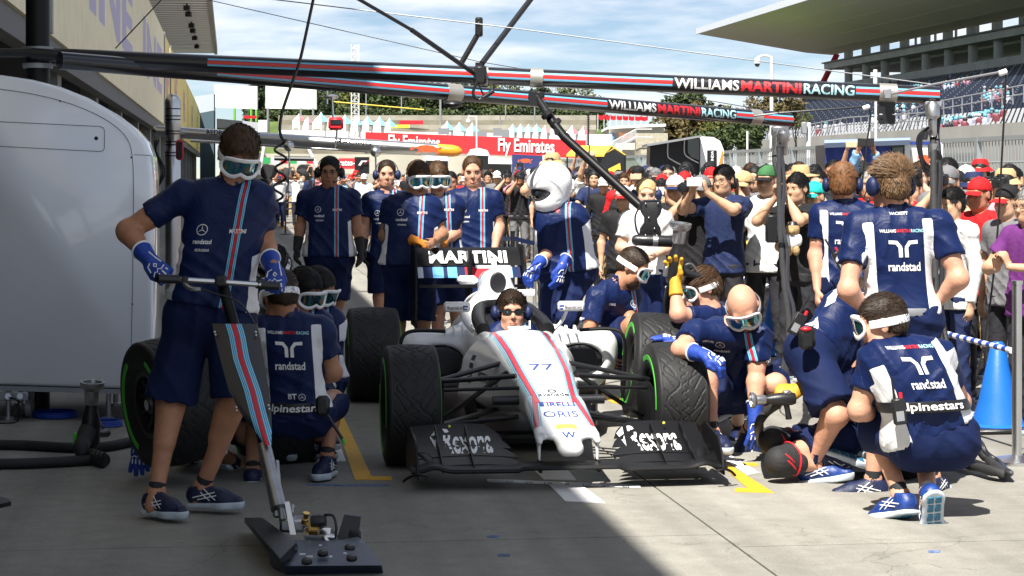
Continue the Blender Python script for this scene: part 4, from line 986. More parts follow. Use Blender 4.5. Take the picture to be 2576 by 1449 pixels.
# loose wheels around the car
wheel(W(424,1010,10.95), V3((.82,.50,.10)), .30, None, 'worn green striped wet wheel held upright behind the jack man', spin=1.3)
wheel(W(680,1078,12.0), V3((.90,.40,.22)), .30, None, 'loose wet wheel tipped on the ground behind the crouching man with back to us', spin=.4)
wheel(W(1652,922,13.2), V3((.985,.08,-.10)), .37, None, 'wide wet wheel being carried beside the right sidepod', spin=.5)
wheel(W(2262,1044,11.3), V3((.80,.55,.25)), .37, None, 'wide wet wheel on the ground in front of squatting man with belt', spin=1.9)
# flat text on that tyre and on the front right one
# ---------------------------------------------------------------- ground
def ground_mat():
    m = mat('pit_concrete', (.27,.25,.215), .88); t = m.node_tree; b = t.nodes['Principled BSDF']; g = t.nodes.new('ShaderNodeNewGeometry')
    def noise(sc, det=6, ro=.6):
        n = t.nodes.new('ShaderNodeTexNoise'); n.inputs['Scale'].default_value = sc; n.inputs['Detail'].default_value = det; n.inputs['Roughness'].default_value = ro; t.links.new(g.outputs['Position'], n.inputs['Vector']); return n.outputs['Fac']
    def ramp(f, a, b_, lo, hi):
        r = t.nodes.new('ShaderNodeMapRange'); r.inputs['From Min'].default_value = a; r.inputs['From Max'].default_value = b_; r.inputs['To Min'].default_value = lo; r.inputs['To Max'].default_value = hi; t.links.new(f, r.inputs[0]); return r.outputs[0]
    def mul(x, y):
        q = t.nodes.new('ShaderNodeMath'); q.operation = 'MULTIPLY'; t.links.new(x, q.inputs[0]); t.links.new(y, q.inputs[1]); return q.outputs[0]
    k = mul(mul(ramp(noise(.55, 4), .3, .7, .82, 1.12), ramp(noise(7, 8, .7), .3, .7, .84, 1.12)), ramp(noise(110, 3, .9), .3, .7, .68, 1.26))
    k = mul(mul(k, ramp(noise(2.2, 7, .75), .60, .74, 1.0, .62)), ramp(noise(26, 5, .8), .62, .70, 1.0, .70))
    mx = t.nodes.new('ShaderNodeMix'); mx.data_type = 'RGBA'; mx.blend_type = 'MULTIPLY'; mx.inputs[0].default_value = 1; mx.inputs[6].default_value = (.285,.272,.238,1); t.links.new(k, mx.inputs[7])
    vo = t.nodes.new('ShaderNodeTexVoronoi'); vo.feature = 'DISTANCE_TO_EDGE'; vo.inputs['Scale'].default_value = .42; wn = t.nodes.new('ShaderNodeTexNoise'); wn.inputs['Scale'].default_value = 1.4; wn.inputs['Detail'].default_value = 6; t.links.new(g.outputs['Position'], wn.inputs['Vector']); wa = t.nodes.new('ShaderNodeVectorMath'); wa.operation = 'MULTIPLY_ADD'; wa.inputs[1].default_value = (1.1,1.1,1.1); t.links.new(wn.outputs['Color'], wa.inputs[0]); t.links.new(g.outputs['Position'], wa.inputs[2]); t.links.new(wa.outputs[0], vo.inputs['Vector'])
    k2 = mul(k, ramp(vo.outputs['Distance'], .001, .003, .74, 1.0)); t.links.new(k2, mx.inputs[7])
    # tyre streaks along the lane
    mp = t.nodes.new('ShaderNodeMapping'); mp.vector_type = 'TEXTURE'; mp.inputs['Rotation'].default_value = (0,0,PA); mp.inputs['Scale'].default_value = (.35, 22, 1); t.links.new(g.outputs['Position'], mp.inputs[0])
    n = t.nodes.new('ShaderNodeTexNoise'); n.inputs['Scale'].default_value = 1.0; n.inputs['Detail'].default_value = 4; t.links.new(mp.outputs[0], n.inputs['Vector'])
    s = t.nodes.new('ShaderNodeMix'); s.data_type = 'RGBA'; s.blend_type = 'MULTIPLY'; s.inputs[0].default_value = 1; t.links.new(mx.outputs[2], s.inputs[6]); t.links.new(ramp(n.outputs['Fac'], .35, .62, .72, 1.05), s.inputs[7]); t.links.new(s.outputs[2], b.inputs['Base Color'])
    bp = t.nodes.new('ShaderNodeBump'); bp.inputs['Strength'].default_value = .35; bp.inputs['Distance'].default_value = .004; t.links.new(noise(140, 4, .8), bp.inputs['Height']); t.links.new(bp.outputs[0], b.inputs['Normal']); return m
M['ground'] = ground_mat()
m = MB(); m.add([(-900,-200,-.03), (900,-200,-.03), (900,2200,-.03), (-900,2200,-.03)], [(0,1,2,3)])
gnd = props(m.build('ground', mat('joint_dark', (.05,.048,.045), .95), None), kind='structure')
lane = props(thing('pit_lane', None, None), kind='structure')
# concrete slabs of the lane, cast in bays along it
s_edges = [-9, -5.05, -2.15, 1.62+.55, 5.6, 9.5, 14]
for i in range(len(s_edges)-1):
    s0, s1 = s_edges[i]+.006, s_edges[i+1]-.006; ds = [4.0, 9.22 if i < 3 else 8.9, 14.1, 19.2, 24.3, 29.4, 34.5, 44, 60, 90, 140]
    for k in range(len(ds)-1):
        q = [pit(s0, ds[k]+.006), pit(s1, ds[k]+.006), pit(s1, ds[k+1]-.006), pit(s0, ds[k+1]-.006)]
        MB().prism([p-Z1*.06 for p in q], Z1*.06).build('concrete_slab', M['ground'], lane, world=False)
MB().prism([p-Z1*.06 for p in (pit(-40,-30), pit(40,-30), pit(40,3.99), pit(-40,3.99))], Z1*.06).build('apron', M['ground'], lane, world=False)
MB().prism([p-Z1*.06 for p in (pit(14.01,4), pit(60,4), pit(60,140), pit(14.01,140))], Z1*.06).build('apron', M['ground'], lane, world=False)
MB().prism([p-Z1*.06 for p in (pit(-40,4), pit(-9.01,4), pit(-9.01,140), pit(-40,140))], Z1*.06).build('apron', M['ground'], lane, world=False)
MB().prism([p-Z1*.06 for p in (pit(-40,140.02), pit(60,140.02), pit(60,400), pit(-40,400))], Z1*.06).build('apron', M['ground'], lane, world=False)
def paint(name, pts, mt, lift=.004, label=None):
    z = V3((0,0,lift)); q = [G(*p)+z for p in pts]; me = MB(); n = len(q)
    me.add(q+[p-Z1*.0035 for p in q], [tuple(range(n))]+[(i, n+i, n+(i+1) % n, (i+1) % n) for i in range(n)])
    return me.build(name, mt, lane, world=False, smooth=False)
py = mat('lane_paint_yellow', (.66,.36,.02), .7, var=.12, vs=30, bump=.2); pw = mat('lane_paint_white', (.74,.74,.73), .7, var=.06, vs=12, bump=.2); pb = mat('chalk_blue', (.10,.15,.30), .9, var=.6, vs=40)
paint('yellow_mark', [(893,1208),(987,1208),(985,1200),(934,1199),(862,1045),(838,1045)], py); paint('yellow_mark', [(760,1134),(800,1134),(800,1139),(760,1139)], py)
paint('yellow_mark', [(1947,1241),(1848,1238),(1850,1229),(1880,1229),(1803,1163),(1803,1150)], py); paint('yellow_mark', [(1868,1165),(1905,1166),(1908,1173),(1872,1173)], py)
paint('yellow_mark', [(1470,975),(1500,975),(1592,1015),(1592,1024),(1540,1014)], py)
paint('white_mark', [(836,1113),(852,1113),(870,1161),(846,1161)], pw); paint('white_mark', [(1803,1144),(1834,1144),(1910,1190),(1880,1196)], pw)
paint('white_mark', [(1338,1178),(1424,1178),(1450,1209),(1368,1207)], pw); paint('white_mark', [(1379,1218),(1460,1219),(1522,1266),(1422,1262)], pw)
paint('white_mark', [(1223,1207),(1609,1223),(1612,1229),(1227,1214)], pw, .006)
for i, s_ in enumerate(('30','20','10','0','10','20','30')):
    x = 1282+i*48.5; c = G(x, 1212+(x-1223)*.0415, 0); flat_text(s_, c+V3((0,-.03,.0065)), X1, Y1, .055, M['print_black'], lane, width=.040 if len(s_) > 1 else .02, bold=.02, lift=0)
paint('blue_mark', [(770,1219),(850,1220),(980,1221),(980,1223),(850,1223),(770,1221)], pb, .003)
for x, y in ((1240,1350),(1268,1397),(2350,1388)): paint('blue_mark', [(x-16,y-2),(x+16,y-2),(x+14,y+3),(x-14,y+3)], pb, .003)
paint('yellow_mark', [(868,585),(880,585),(900,600),(888,600)], py)
paint('yellow_mark', [(692,560),(704,560),(722,578),(712,578)], py)
# ---------------------------------------------------------------- pit building
pitb = thing('pit_building', 'long pit building with yellow and cream sign fascia and open garages on the left', 'building', pit(-8,50))
sign_m = mat('sign_cream', (.90,.80,.55), .6, var=.06, vs=1.5); sign_y = mat('sign_yellow', (.90,.72,.22), .6, var=.06, vs=1.5); sign_v = mat('sign_violet', (.50,.44,.66), .6); sign_r = mat('sign_rose', (.62,.30,.34), .6)
FS = -3.0
conc = mat('concrete_wall', (.30,.30,.29), .9, var=.12, vs=.8, bump=.2)
def pbox(mb, s0, s1, d0, d1, z0, z1): return mb.prism([pit(s0,d0,z0), pit(s1,d0,z0), pit(s1,d1,z0), pit(s0,d1,z0)], (0,0,z1-z0))
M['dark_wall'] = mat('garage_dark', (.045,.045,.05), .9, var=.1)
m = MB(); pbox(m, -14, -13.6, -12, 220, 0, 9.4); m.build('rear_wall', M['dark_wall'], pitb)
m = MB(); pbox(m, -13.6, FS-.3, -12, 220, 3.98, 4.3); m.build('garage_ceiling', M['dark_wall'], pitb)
m = MB(); pbox(m, -13.6, -1.5, 1.8, 84, 9.6, 9.9); m.build('roof', conc, pitb)  # unseen slab, sized to shade the lane, front end cut short for skylight
for d0, d1, mm in ((-12, 36, sign_m), (36.05, 97, sign_m), (97.05, 106, sign_y), (108, 128, sign_y), (128.05, 150, sign_y), (152, 180, sign_y), (180.05, 218, sign_y)):
    m = MB(); pbox(m, FS-.12, FS, d0, d1, 4.0, 8.15); m.build('fascia_panel', mm, pitb)
for d in range(-6, 219, 12):
    m = MB(); pbox(m, FS-.75, FS-.35, d, d+.9, 0, 4.0); m.build('column', conc, pitb)
m = MB(); pbox(m, FS-.35, FS-.06, -12, 218, 3.6, 3.98); m.build('lintel', mat('lintel', (.16,.16,.165), .8), pitb)
for d in (36.02, 97.02, 107): m = MB(); pbox(m, FS+.002, FS+.05, d-.12, d+.12, 4.0, 8.2); m.build('mullion', M['grey'], pitb)
def wall_text(s, d, z, h, w, mt):
    flat_text(s, pit(FS+.004, d, z), PF, Z1, h, mt, pitb, width=w, bold=.05, lift=0)
for d, s_, mt in ((56,'INE', sign_v), (84,'INE', sign_v), (101.5,'NE', sign_r), (118,'INE', sign_r), (139,'INE', sign_r), (168,'INE', sign_r)): wall_text(s_, d, 5.3, 1.9, 20 if d < 90 else 6, mt)
canopy = thing('roof_canopy', 'grey slatted grandstand roof canopy high above the pit building', 'canopy', pit(-6,150,12))
for k in range(34):
    d = 118+k*1.8; m = MB(); pbox(m, -13, -1.35, d, d+1.66, 12.0+.0*k, 12.22); m.build('slat', mat('canopy_grey', (.42,.42,.43), .7, var=.06), canopy)
m = MB(); pbox(m, -1.34, -1.1, 118, 179.2, 11.9, 12.5); m.build('edge_beam', conc, canopy)
for d in (128, 133, 143, 148, 156, 166): MB().box(pit(-2.6,d,11.75), (.35,.5,.3)).cyl(pit(-2.6,d,11.8), pit(-2.6,d,12.02), .05).build('floodlight', M['black'], canopy)
m = MB(); pbox(m, -14, FS-.4, 84.5, 218, 8.2, 8.6); pbox(m, -14, -9, 84.5, 218, 8.6, 12.0); m.build('upper_storey', conc, pitb)
# far white awning object and grey screen beyond the building
far_wall = thing('screen_wall', 'grey slanted advertising screen at the far end of the pit building', 'screen', W(500,300,190))
MB().prism([W(489,243,190), W(538,236,190), W(538,278,190), W(500,285,190)], (0,1.0,0)).build('panel', mat('screen_grey', (.42,.47,.54), .7), far_wall)
MB().prism([W(503,285,190), W(538,279,190), W(538,452,190), W(503,452,190)], (0,1.0,0)).build('base_wall', mat('screen_dark', (.06,.10,.13), .8), far_wall)
# ---------------------------------------------------------------- white equipment cabinet on the left
cab = thing('equipment_cabinet', 'tall white rounded pit equipment cabinet on castors at the left edge', 'cabinet', V3((-3.0,13.9,0)))
D0 = 13.75
outl = [(-260,165),(-60,183),(0,188),(80,200),(150,218),(220,246),(280,280),(330,318),(362,352),(378,392),(384,460),(386,700),(383,978),(372,981),(-260,962)]
front = [W(x, y, D0+(.0)) for x, y in outl]; A_ = PF*1.25
m = MB(); big = front; sm_ = [p+V3((0,0,0)) for p in front]
c0 = sum(front, V3())/len(front)
def inset(ps, k): return [p+(c0-p).normalized()*k for p in ps]
m.loft([inset(front, .028), [p+V3((0,.012,0)) for p in inset(front, .010)], [p+V3((0,.035,0)) for p in front], [p+A_ for p in front], [p+A_+V3((0,.02,0)) for p in inset(front, .02)]])
m.build('body', M['cabinet'], cab, angle=50)
def seam(pts, r=.0022): return MB().tube([W(x, y, D0)+V3((0,-.0005,0)) for x, y in pts], r, 5)
sm_m = mat('seam_dark', (.08,.09,.11), .7)
seam(catmull([(x, y, 0) for x, y in ((0,224),(90,238),(180,262),(250,292),(300,326),(326,362),(334,410),(336,470))], 6) and [(p.x, p.y) for p in catmull([(x, y, 0) for x, y in ((0,224),(90,238),(180,262),(250,292),(300,326),(326,362),(334,410),(336,470))], 6)]).build('panel_seam', sm_m, cab)
seam([(336,470),(334,700),(328,958)]).build('panel_seam', sm_m, cab); seam([(337,389),(380,391)]).build('panel_seam', sm_m, cab)
seam([(-20,305),(250,318),(260,321),(263,328),(263,372),(260,379),(250,381),(-20,367)]).build('hatch_seam', sm_m, cab)
for x, y, r in ((242,348,.013), (151,254,.006), (331,396,.007), (333,765,.006), (326,955,.006)): MB().cyl(W(x,y,D0)+V3((0,-.001,0)), W(x,y,D0)+V3((0,.02,0)), r, n=16).build('fastener', M['black'], cab)
MB().prism([W(-240,963,D0+.02), W(372,981,D0+.02), W(384,978,D0+.06), W(384,990,D0+.06), W(372,994,D0+.02), W(-240,975,D0+.02)], PF*1.15).build('skirt', M['grey'], cab)
for x in (15, 270):
    for dd in (.15, 1.0):
        c = W(x, 1000, D0)+PF*dd; top = V3((c.x, c.y, .19))
        MB().cyl(top, V3((c.x,c.y,.02)), .017, n=12).cyl(V3((c.x,c.y,.0)), V3((c.x,c.y,.02)), .045, n=16).build('jack_leg', M['steel'], cab)
        c = c+V3((.12,.1,0)); MB().cyl(V3((c.x-.018,c.y,.075)), V3((c.x+.018,c.y,.075)), .075, n=24).box((c.x,c.y,.16), (.05,.06,.06)).build('castor', M['grey'], cab)
MB().box(W(34,997,D0-.01), (.19,.02,.055), None, .006).build('connector_plate', M['grey'], cab)
for x in (20, 50): MB().cyl(W(x,997,D0-.02), W(x,997,D0-.07), .020, n=14).build('connector', M['steel'], cab)
MB().tube(catmull([W(385,985,D0+.1)+V3((0,0,0)), W(386,700,D0+.06), W(384,470,D0+.06)], 4), .004, 6).build('edge_trim', M['steel'], cab)
flat = lambda x, y, z=0: G(x, y, z)
def rope(name, label, pts, r, mt, cat='hose', n=8, group=None, join=True):
    o = MB().tube(catmull(pts, n), r, 10).build(name, mt, None); return props(o, label, cat, group)
rope('air_hose', 'black hose lying across the floor at the left, upper of the two', [G(-60,1118,.03), G(60,1120,.03), G(180,1126,.03), G(262,1124,.03), G(330,1112,.03), G(400,1106,.03)], .030, M['rubber'])
rope('air_hose', 'black hose lying across the floor at the left, lower of the two', [G(-60,1168,.03), G(60,1166,.03), G(150,1162,.03), G(215,1158,.03), G(262,1152,.03)], .030, M['rubber'])
for nm, lab, (x, y), r in (('air_line_coil','dark blue air line coil under the white cabinet',(140,1045),.145), ('air_line_coil','dark blue air line coil beside the standing wheel gun',(260,1068),.12)):
    c = G(x, y, .012); o = MB()
    for k in range(3): o.tube([c+V3(((r-.006*k)*math.cos(t), (r-.004*k)*math.sin(t), .012*k)) for t in [2*math.pi*i/40 for i in range(40)]], .0075, 6, closed=True)
    props(o.build(nm, M['glove'], None), lab, 'air line coil')
rope('cable', 'thin black cable hanging below the cabinet at the far left', [W(20,1000,D0-.06), W(45,1010,D0-.1), G(46,1055,.01), G(30,1064,.005), G(-20,1064,.005)], .006, M['black'], 'cable')
# pneumatic wheel gun standing on the floor
def wheel_gun(label, base, axis, up, s=1.0, mt='black'):
    x = V3(axis).normalized(); z = V3(up); z = (z-x*z.dot(x)).normalized(); y = z.cross(x); R = Matrix((x, y, z)).transposed().to_4x4()
    root = thing('wheel_gun', label, 'wheel gun', mw=Matrix.Translation(base) @ R @ Matrix.Scale(s, 4))
    MB().lathe([(.0,-.13), (.045,-.13), (.055,-.10), (.055,.0), (.048,.05), (.036,.09), (.034,.12)], (0,0,0), X1, 24).build('body', M[mt], root, world=False)
    MB().lathe([(.034,.12), (.040,.13), (.042,.20), (.060,.215), (.068,.225), (.068,.25), (.055,.25), (.050,.22), (.0,.21)], (0,0,0), X1, 28).build('socket', M['steel'] if mt == 'black' else M['silver'], root, world=False)
    MB().tube([(-.05,0,-.03), (-.065,0,-.10), (-.075,0,-.17)], [.026,.023,.028], 12, ell=1.3).build('handle', M['black'], root, world=False)
    MB().tube(catmull([(-.02,0,-.05), (.0,0,-.10), (-.05,0,-.15)], 4), .006, 6).build('trigger_guard', M['steel'], root, world=False)
    MB().box((-.06,.0,.055), (.07,.045,.03), None, .006).build('valve_block', M['steel'], root, world=False)
    return root
wheel_gun('black wheel gun standing upright on the floor left of the jack man', W(228,1070,11.9), (.06,-.1,1), (-.3,-.9,0), 1.0)
m = thing('hose_coupling', 'black articulated hose coupling lying at the end of the lower hose', 'hose coupling', G(230,1165))
MB().tube(catmull([W(222,1080,11.85), W(212,1105,11.8), W(205,1130,11.7), G(228,1150,.04), G(262,1158,.04)], 5), [.05]*6+[.045]*6+[.038]*9, 12).build('cuff', M['rubber'], m)
for k in range(4): MB().lathe([(.03,-.012), (.044,-.008), (.044,.008), (.03,.012)], G(232+9*k,1148+3*k,.045), V3((.9,-.2,.0)), 14).build('ring', M['black'], m)
MB().box(W(190,1105,11.8), (.02,.05,.07), None, .004).build('tag', M['neon'], m)
# dark corner of a mat at the far left
o = MB().prism([G(-40,1235,.0), G(-30,1250,.0), G(22,1265,.0), G(28,1272,.0), G(-30,1285,.0)], (0,0,.02)).build('floor_plate', M['black'], None); props(o, 'black plate corner on the floor at the far left edge', 'plate')
# ---------------------------------------------------------------- quick-lift jack
jack = thing('front_jack', 'long front jack with striped shield, wheeled foot plate and chrome handlebar', 'jack', G(790,1400))
J0, J1 = W(556,702,9.75), W(735,1320,8.95)
def jk(x, y):   # point on the plane of the jack at a pixel
    t = (y-702)/(1320-702); return W(x, y, 9.75+(8.95-9.75)*t)
MB().tube([jk(556,700), jk(600,860), jk(668,1130)], .026, 12).build('upper_tube', M['carbon'], jack)
MB().tube([jk(664,1120), jk(683,1200), jk(702,1280)], [.030,.032,.036], 16).build('lower_tube', M['steel'], jack)
MB().tube([jk(697,1160), jk(702,1250), jk(712,1310)], [.009,.014,.016], 10).build('gas_strut', M['steel'], jack)
MB().tube([W(445,703,9.62), W(540,708,9.68), W(655,716,9.75)], .013, 12).build('handlebar', M['silver'], jack)
MB().tube([W(395,700,9.55), W(450,703,9.62)], .020, 12).build('grip', M['black'], jack); MB().tube([W(645,715,9.75), W(700,720,9.8)], .020, 12).build('grip', M['black'], jack)
MB().box(W(556,707,9.68), (.05,.05,.05), None, .008).box(W(466,706,9.63), (.03,.05,.04), None, .006).build('clamp', M['black'], jack)
MB().tube(catmull([W(466,715,9.6), W(520,732,9.58), W(600,760,9.55), W(640,812,9.55)], 6), .0045, 6).build('brake_cable', M['black'], jack)
MB().tube(catmull([W(462,712,9.62), W(480,726,9.56), W(505,728,9.55)], 5), .010, 8).build('lever', M['steel'], jack)
# shield: a bent carbon plate with stripes, its own surface coordinate across
rows = [(812,538,650),(838,543,656),(900,558,667),(980,580,680),(1040,612,686),(1080,645,687),(1115,668,686)]
vv = []; at = []; nx = 24
ctr = [(812,592),(840,601),(900,612),(980,640),(1040,655),(1080,666),(1115,676)]
def itp(tab, y):
    for a, b in zip(tab, tab[1:]):
        if y <= b[0]: t = (y-a[0])/(b[0]-a[0]); return [a[i]+(b[i]-a[i])*t for i in range(1, len(a))]
    return list(tab[-1][1:])
ny = 40; secs = []
for side in (0, 1):
    for j in range(ny):
        y = 812+(1115-812)*j/(ny-1); xl, xr = itp(rows, y); xc = itp(ctr, y)[0]
        for i in range(nx):
            x = xl+(xr-xl)*i/(nx-1); p = jk(x, y)+V3((0, -.055-.018*math.cos((i/(nx-1)-.5)*math.pi)+side*.005, 0)); vv.append(p); at.append(((x-xc)/540, 0, 0))
fs = []; N_ = nx*ny
for j in range(ny-1):
    for i in range(nx-1): a = j*nx+i; fs.append((a, a+1, a+nx+1, a+nx)); fs.append((N_+a, N_+a+nx, N_+a+nx+1, N_+a+1))
for i in range(nx-1): a = i; b = (ny-1)*nx+i; fs.append((a, N_+a, N_+a+1, a+1)); fs.append((b, b+1, N_+b+1, N_+b))
for j in range(ny-1): a = j*nx; b = a+nx-1; fs.append((a, a+nx, N_+a+nx, N_+a)); fs.append((b, N_+b, N_+b+nx, b+nx))
LB2 = (.20,.60,.86)
jm, _, _ = band_mat('jack_shield', 'tuv', 'X', [(-.12,(.018,.018,.022)),(-.037,LB2),(-.031,NAVY),(-.029,LB2),(-.023,NAVY),(-.020,LB2),(-.014,NAVY),(-.012,RED),(.012,NAVY),(.014,LB2),(.020,NAVY),(.023,LB2),(.029,NAVY),(.031,LB2),(.037,(.018,.018,.022)),(.12,(.018,.018,.022))], rough=.38, coat=.3)
me = MB().add(vv, fs).mesh('shield'); set_attr(me, 'tuv', np.array(at)); sh_ = link('shield', me, jack, jm, world=True)
for x, y in ((546,832),(548,839),(648,832),(649,840),(600,1020),(601,1028),(680,1015),(682,1024)): MB().sph(jk(x, y)+V3((0,-.078,0)), .006, 8, 6).build('rivet', M['silver'], jack)
# foot
ft = [(622,1312,.0),(705,1288,.06),(800,1332,.06),(900,1366,.05),(960,1435,.0),(715,1440,.0)]
foot = [G(628,1300,.10), G(650,1296,.10), G(735,1372,.085), G(905,1362,.085), G(952,1408,.05), G(958,1436,.01), G(724,1440,.01), G(702,1408,.05)]
MB().loft([[G(615,1302,.12), G(660,1302,.12), G(660,1316,.05), G(615,1314,.05)], [G(705,1405,.10), G(745,1365,.10), G(760,1400,.03), G(712,1432,.01)]]).build('foot_arm', M['black'], jack)
top = [G(678,1382,.075), G(740,1358,.09), G(850,1360,.09), G(900,1350,.09), G(922,1368,.08), G(960,1422,.045), G(716,1424,.045)]
bot = [V3((p.x, p.y+.01, .012)) for p in top]; bot[-2] = G(964,1441,.0); bot[-1] = G(720,1446,.0)
MB().loft([bot, top]).build('foot_plate', mat('foot_navy', (.025,.035,.065), .45, coat=.2, bump=.05), jack, smooth=False)
for x, y in ((735,1384),(772,1412),(812,1392),(880,1378),(885,1404)): c = G(x, y, .075); MB().lathe([(.022,-.006), (.022,.006), (.017,.010), (.0,.010)], c, V3((0,-.35,1)), 16).build('pad', M['black'], jack)
for x, y in ((757,1394),(765,1394),(775,1400),(783,1400),(806,1372),(832,1400),(868,1392)): c = G(x, y, .082); MB().box(c, (.012,.008,.006)).build('bolt', M['print_white'], jack)
MB().loft([[W(845,1404,8.86), W(902,1402,8.86), W(906,1388,9.0), W(852,1388,9.0)], [W(846,1360,8.88), W(896,1362,8.88), W(902,1352,9.0), W(856,1350,9.0)], [W(866,1294,8.95), W(908,1300,8.95), W(909,1294,9.03), W(870,1289,9.03)]]).box(W(893,1348,8.88), (.05,.03,.05), None, .008).build('stand_bracket', M['black'], jack)
MB().box(W(738,1318,9.0), (.11,.10,.06), None, .012).box(W(715,1285,9.05), (.09,.09,.05), None, .01).build('knuckle', M['steel'], jack)
MB().prism([W(762,1345,8.85), W(830,1345,8.85), W(850,1368,8.85), W(775,1372,8.85)], (0,.05,.02)).build('slide_plate', M['silver'], jack)
MB().prism([W(716,1262,8.96), W(728,1262,8.96), W(745,1345,8.9), (W(730,1345,8.9))], (0,.03,0)).build('link_bar', M['silver'], jack)
MB().lathe([(.0,-.02), (.016,-.02), (.016,0), (.010,.004), (.010,.02), (.015,.024), (.015,.03), (.0,.03)], W(768,1306,8.9), (.2,-.3,1), 12).box(W(778,1318,8.9), (.03,.03,.02), None, .004).build('valve', M['brass'], jack)
MB().lathe([(.0,-.03), (.030,-.03), (.032,.01), (.022,.03), (.0,.03)], W(802,1312,8.88), (1,-.1,.1), 18).build('solenoid', M['black'], jack)
MB().lathe([(.0,-.02), (.018,-.02), (.018,.02), (.0,.02)], W(790,1335,8.85), (1,-.2,.0), 14).build('fitting', M['brass'], jack)
MB().tube(catmull([W(815,1296,8.88), W(838,1298,8.87), W(846,1330,8.86), W(840,1358,8.86)], 6), .006, 8).build('pressure_line', M['black'], jack)
MB().tube(catmull([W(840,1352,8.85), W(818,1352,8.84), W(826,1368,8.83)], 5), .014, 10).build('end_fitting', M['silver'], jack)
# ---------------------------------------------------------------- overhead gantry
MAR = [(-.2,(.012,.012,.016)),(-.026,LB2),(-.0215,NAVY),(-.019,LB2),(-.0145,NAVY),(-.0125,(.62,.025,.02)),(.0125,NAVY),(.0145,LB2),(.019,NAVY),(.0215,LB2),(.026,(.012,.012,.016)),(.2,(.012,.012,.016))]
bm_m, _, _ = band_mat('boom_print', 'tuv', 'X', MAR, rough=.3, coat=.5)
gantry = thing('pit_gantry', 'black carbon overhead gantry with two striped booms reading WILLIAMS MARTINI RACING', 'gantry', W(95,1100,14))
MB().cyl(W(95,1050,14.2), W(95,-60,14.2), .080, n=28).build('post', M['carbon'], gantry)
MB().cyl(W(95,118,14.2), W(95,136,14.2), .10, n=28).cyl(W(95,160,14.2), W(95,172,14.2), .10, n=28).build('post_clamp', M['grey'], gantry)
MB().tube([W(-60,133,14.1), W(80,133,14.1)], .030, 12).tube([W(80,135,14.1), W(150,140,14.1)], .04, 12).build('hinge_arm', M['black'], gantry)
def boom(p0, p1, r, segs, stripe_m, center=0.0):
    """round boom from p0 to p1; segs (t0, t1, printed?) each a length of tube with its own print"""
    ax = (p1-p0); L = ax.length; z = ax.normalized(); toward = V3((0,-1,.12)); toward = (toward-z*toward.dot(z)).normalized(); up = z.cross(toward); up = up if up.z > 0 else -up
    for t0, t1, pr in segs:
        n = 32; vs = []; at = []
        m_ = 2
        for t in (t0, t1):
            for k in range(n):
                a = 2*math.pi*k/n; d = toward*math.cos(a)+up*math.sin(a); vs.append(p0+ax*t+d*r); at.append((math.sin(a)*r if (pr and math.cos(a) > -.2) else .15, 0, 0))
        fs = [(k, (k+1) % n, n+(k+1) % n, n+k) for k in range(n)]+[tuple(range(n))[::-1], tuple(range(n, 2*n))]
        me = MB().add(vs, fs).mesh('boom'); set_attr(me, 'tuv', np.array(at)); link('boom_section', me, gantry, stripe_m, world=True)
    return z, toward, up
def boom_text(p0, p1, r, parts, h):
    ax = p1-p0; z = ax.normalized(); toward = V3((0,-1,.12)); toward = (toward-z*toward.dot(z)).normalized(); up = z.cross(toward); up = up if up.z > 0 else -up
    for s, t0, t1, mt, bold in parts:
        v, f = text2d(s, h, bold=bold, step=.02); xs = [p[0] for p in v]; ys = [p[1] for p in v]; w = max(xs)-min(xs); q = (t1-t0)*ax.length/w; ym = h/2
        pts = []
        for x, y in v:
            a = (y-ym)/r; pts.append(p0+ax*t0+z*(x-min(xs))*q+(toward*math.cos(a)+up*math.sin(a))*(r+.002))
        me = bpy.data.meshes.new('lettering'); me.from_pydata(pts, [], f); link('lettering', me, gantry, M[mt], world=True)
RB = .060
U0, U1 = W(135,143,14.3), W(2360,240,14.3); L0, L1 = W(150,152,14.0), W(1985,302,17.6)
def tx(p0, p1, x):   # parameter along a boom at image column x
    lo, hi = 0, 1
    for _ in range(40):
        t = (lo+hi)/2; p = p0+(p1-p0)*t
        if CX+F*p.x/p.y < x: lo = t
        else: hi = t
    return lo
a = [tx(U0, U1, x) for x in (525, 1690, 2150)]
boom(U0, U1, RB, [(0, a[0], 0), (a[0], a[1], 1), (a[1], a[2], 0), (a[2], 1, 1)], bm_m)
boom_text(U0, U1, RB, [('WILLIAMS', tx(U0,U1,1695), tx(U0,U1,1857), 'print_white', .03), ('MARTINI', tx(U0,U1,1862), tx(U0,U1,2013), 'print_red', .05), ('RACING', tx(U0,U1,2019), tx(U0,U1,2146), 'print_blue', .03)], .070)
b = [tx(L0, L1, x) for x in (537, 1517, 1842)]
boom(L0, L1, RB, [(0, b[0], 0), (b[0], b[1], 1), (b[1], b[2], 0), (b[2], 1, 1)], bm_m)
boom_text(L0, L1, RB, [('WILLIAMS', tx(L0,L1,1521), tx(L0,L1,1640), 'print_white', .03), ('MARTINI', tx(L0,L1,1644), tx(L0,L1,1750), 'print_red', .05), ('RACING', tx(L0,L1,1754), tx(L0,L1,1840), 'print_blue', .03)], .070)
band_m = mat('clamp_band', (.50,.48,.43), .4, .7, var=.06)
for p0, p1, x, w in ((U0,U1,1350,.085),(U0,U1,1222,.03),(U0,U1,2232,.12),(L0,L1,1138,.13),(L0,L1,1896,.11)):
    t = tx(p0, p1, x); c = p0+(p1-p0)*t; z = (p1-p0).normalized(); MB().lathe([(RB+.002,-w/2), (RB+.006,-w/2), (RB+.006,w/2), (RB+.002,w/2)], c, z, 32, close=True).build('clamp_band', band_m, gantry)
MB().box(W(1208,190,14.2), (.085,.16,.13), None, .015).box(W(1205,165,14.2), (.05,.05,.04)).build('mast_bracket', M['black'], gantry)
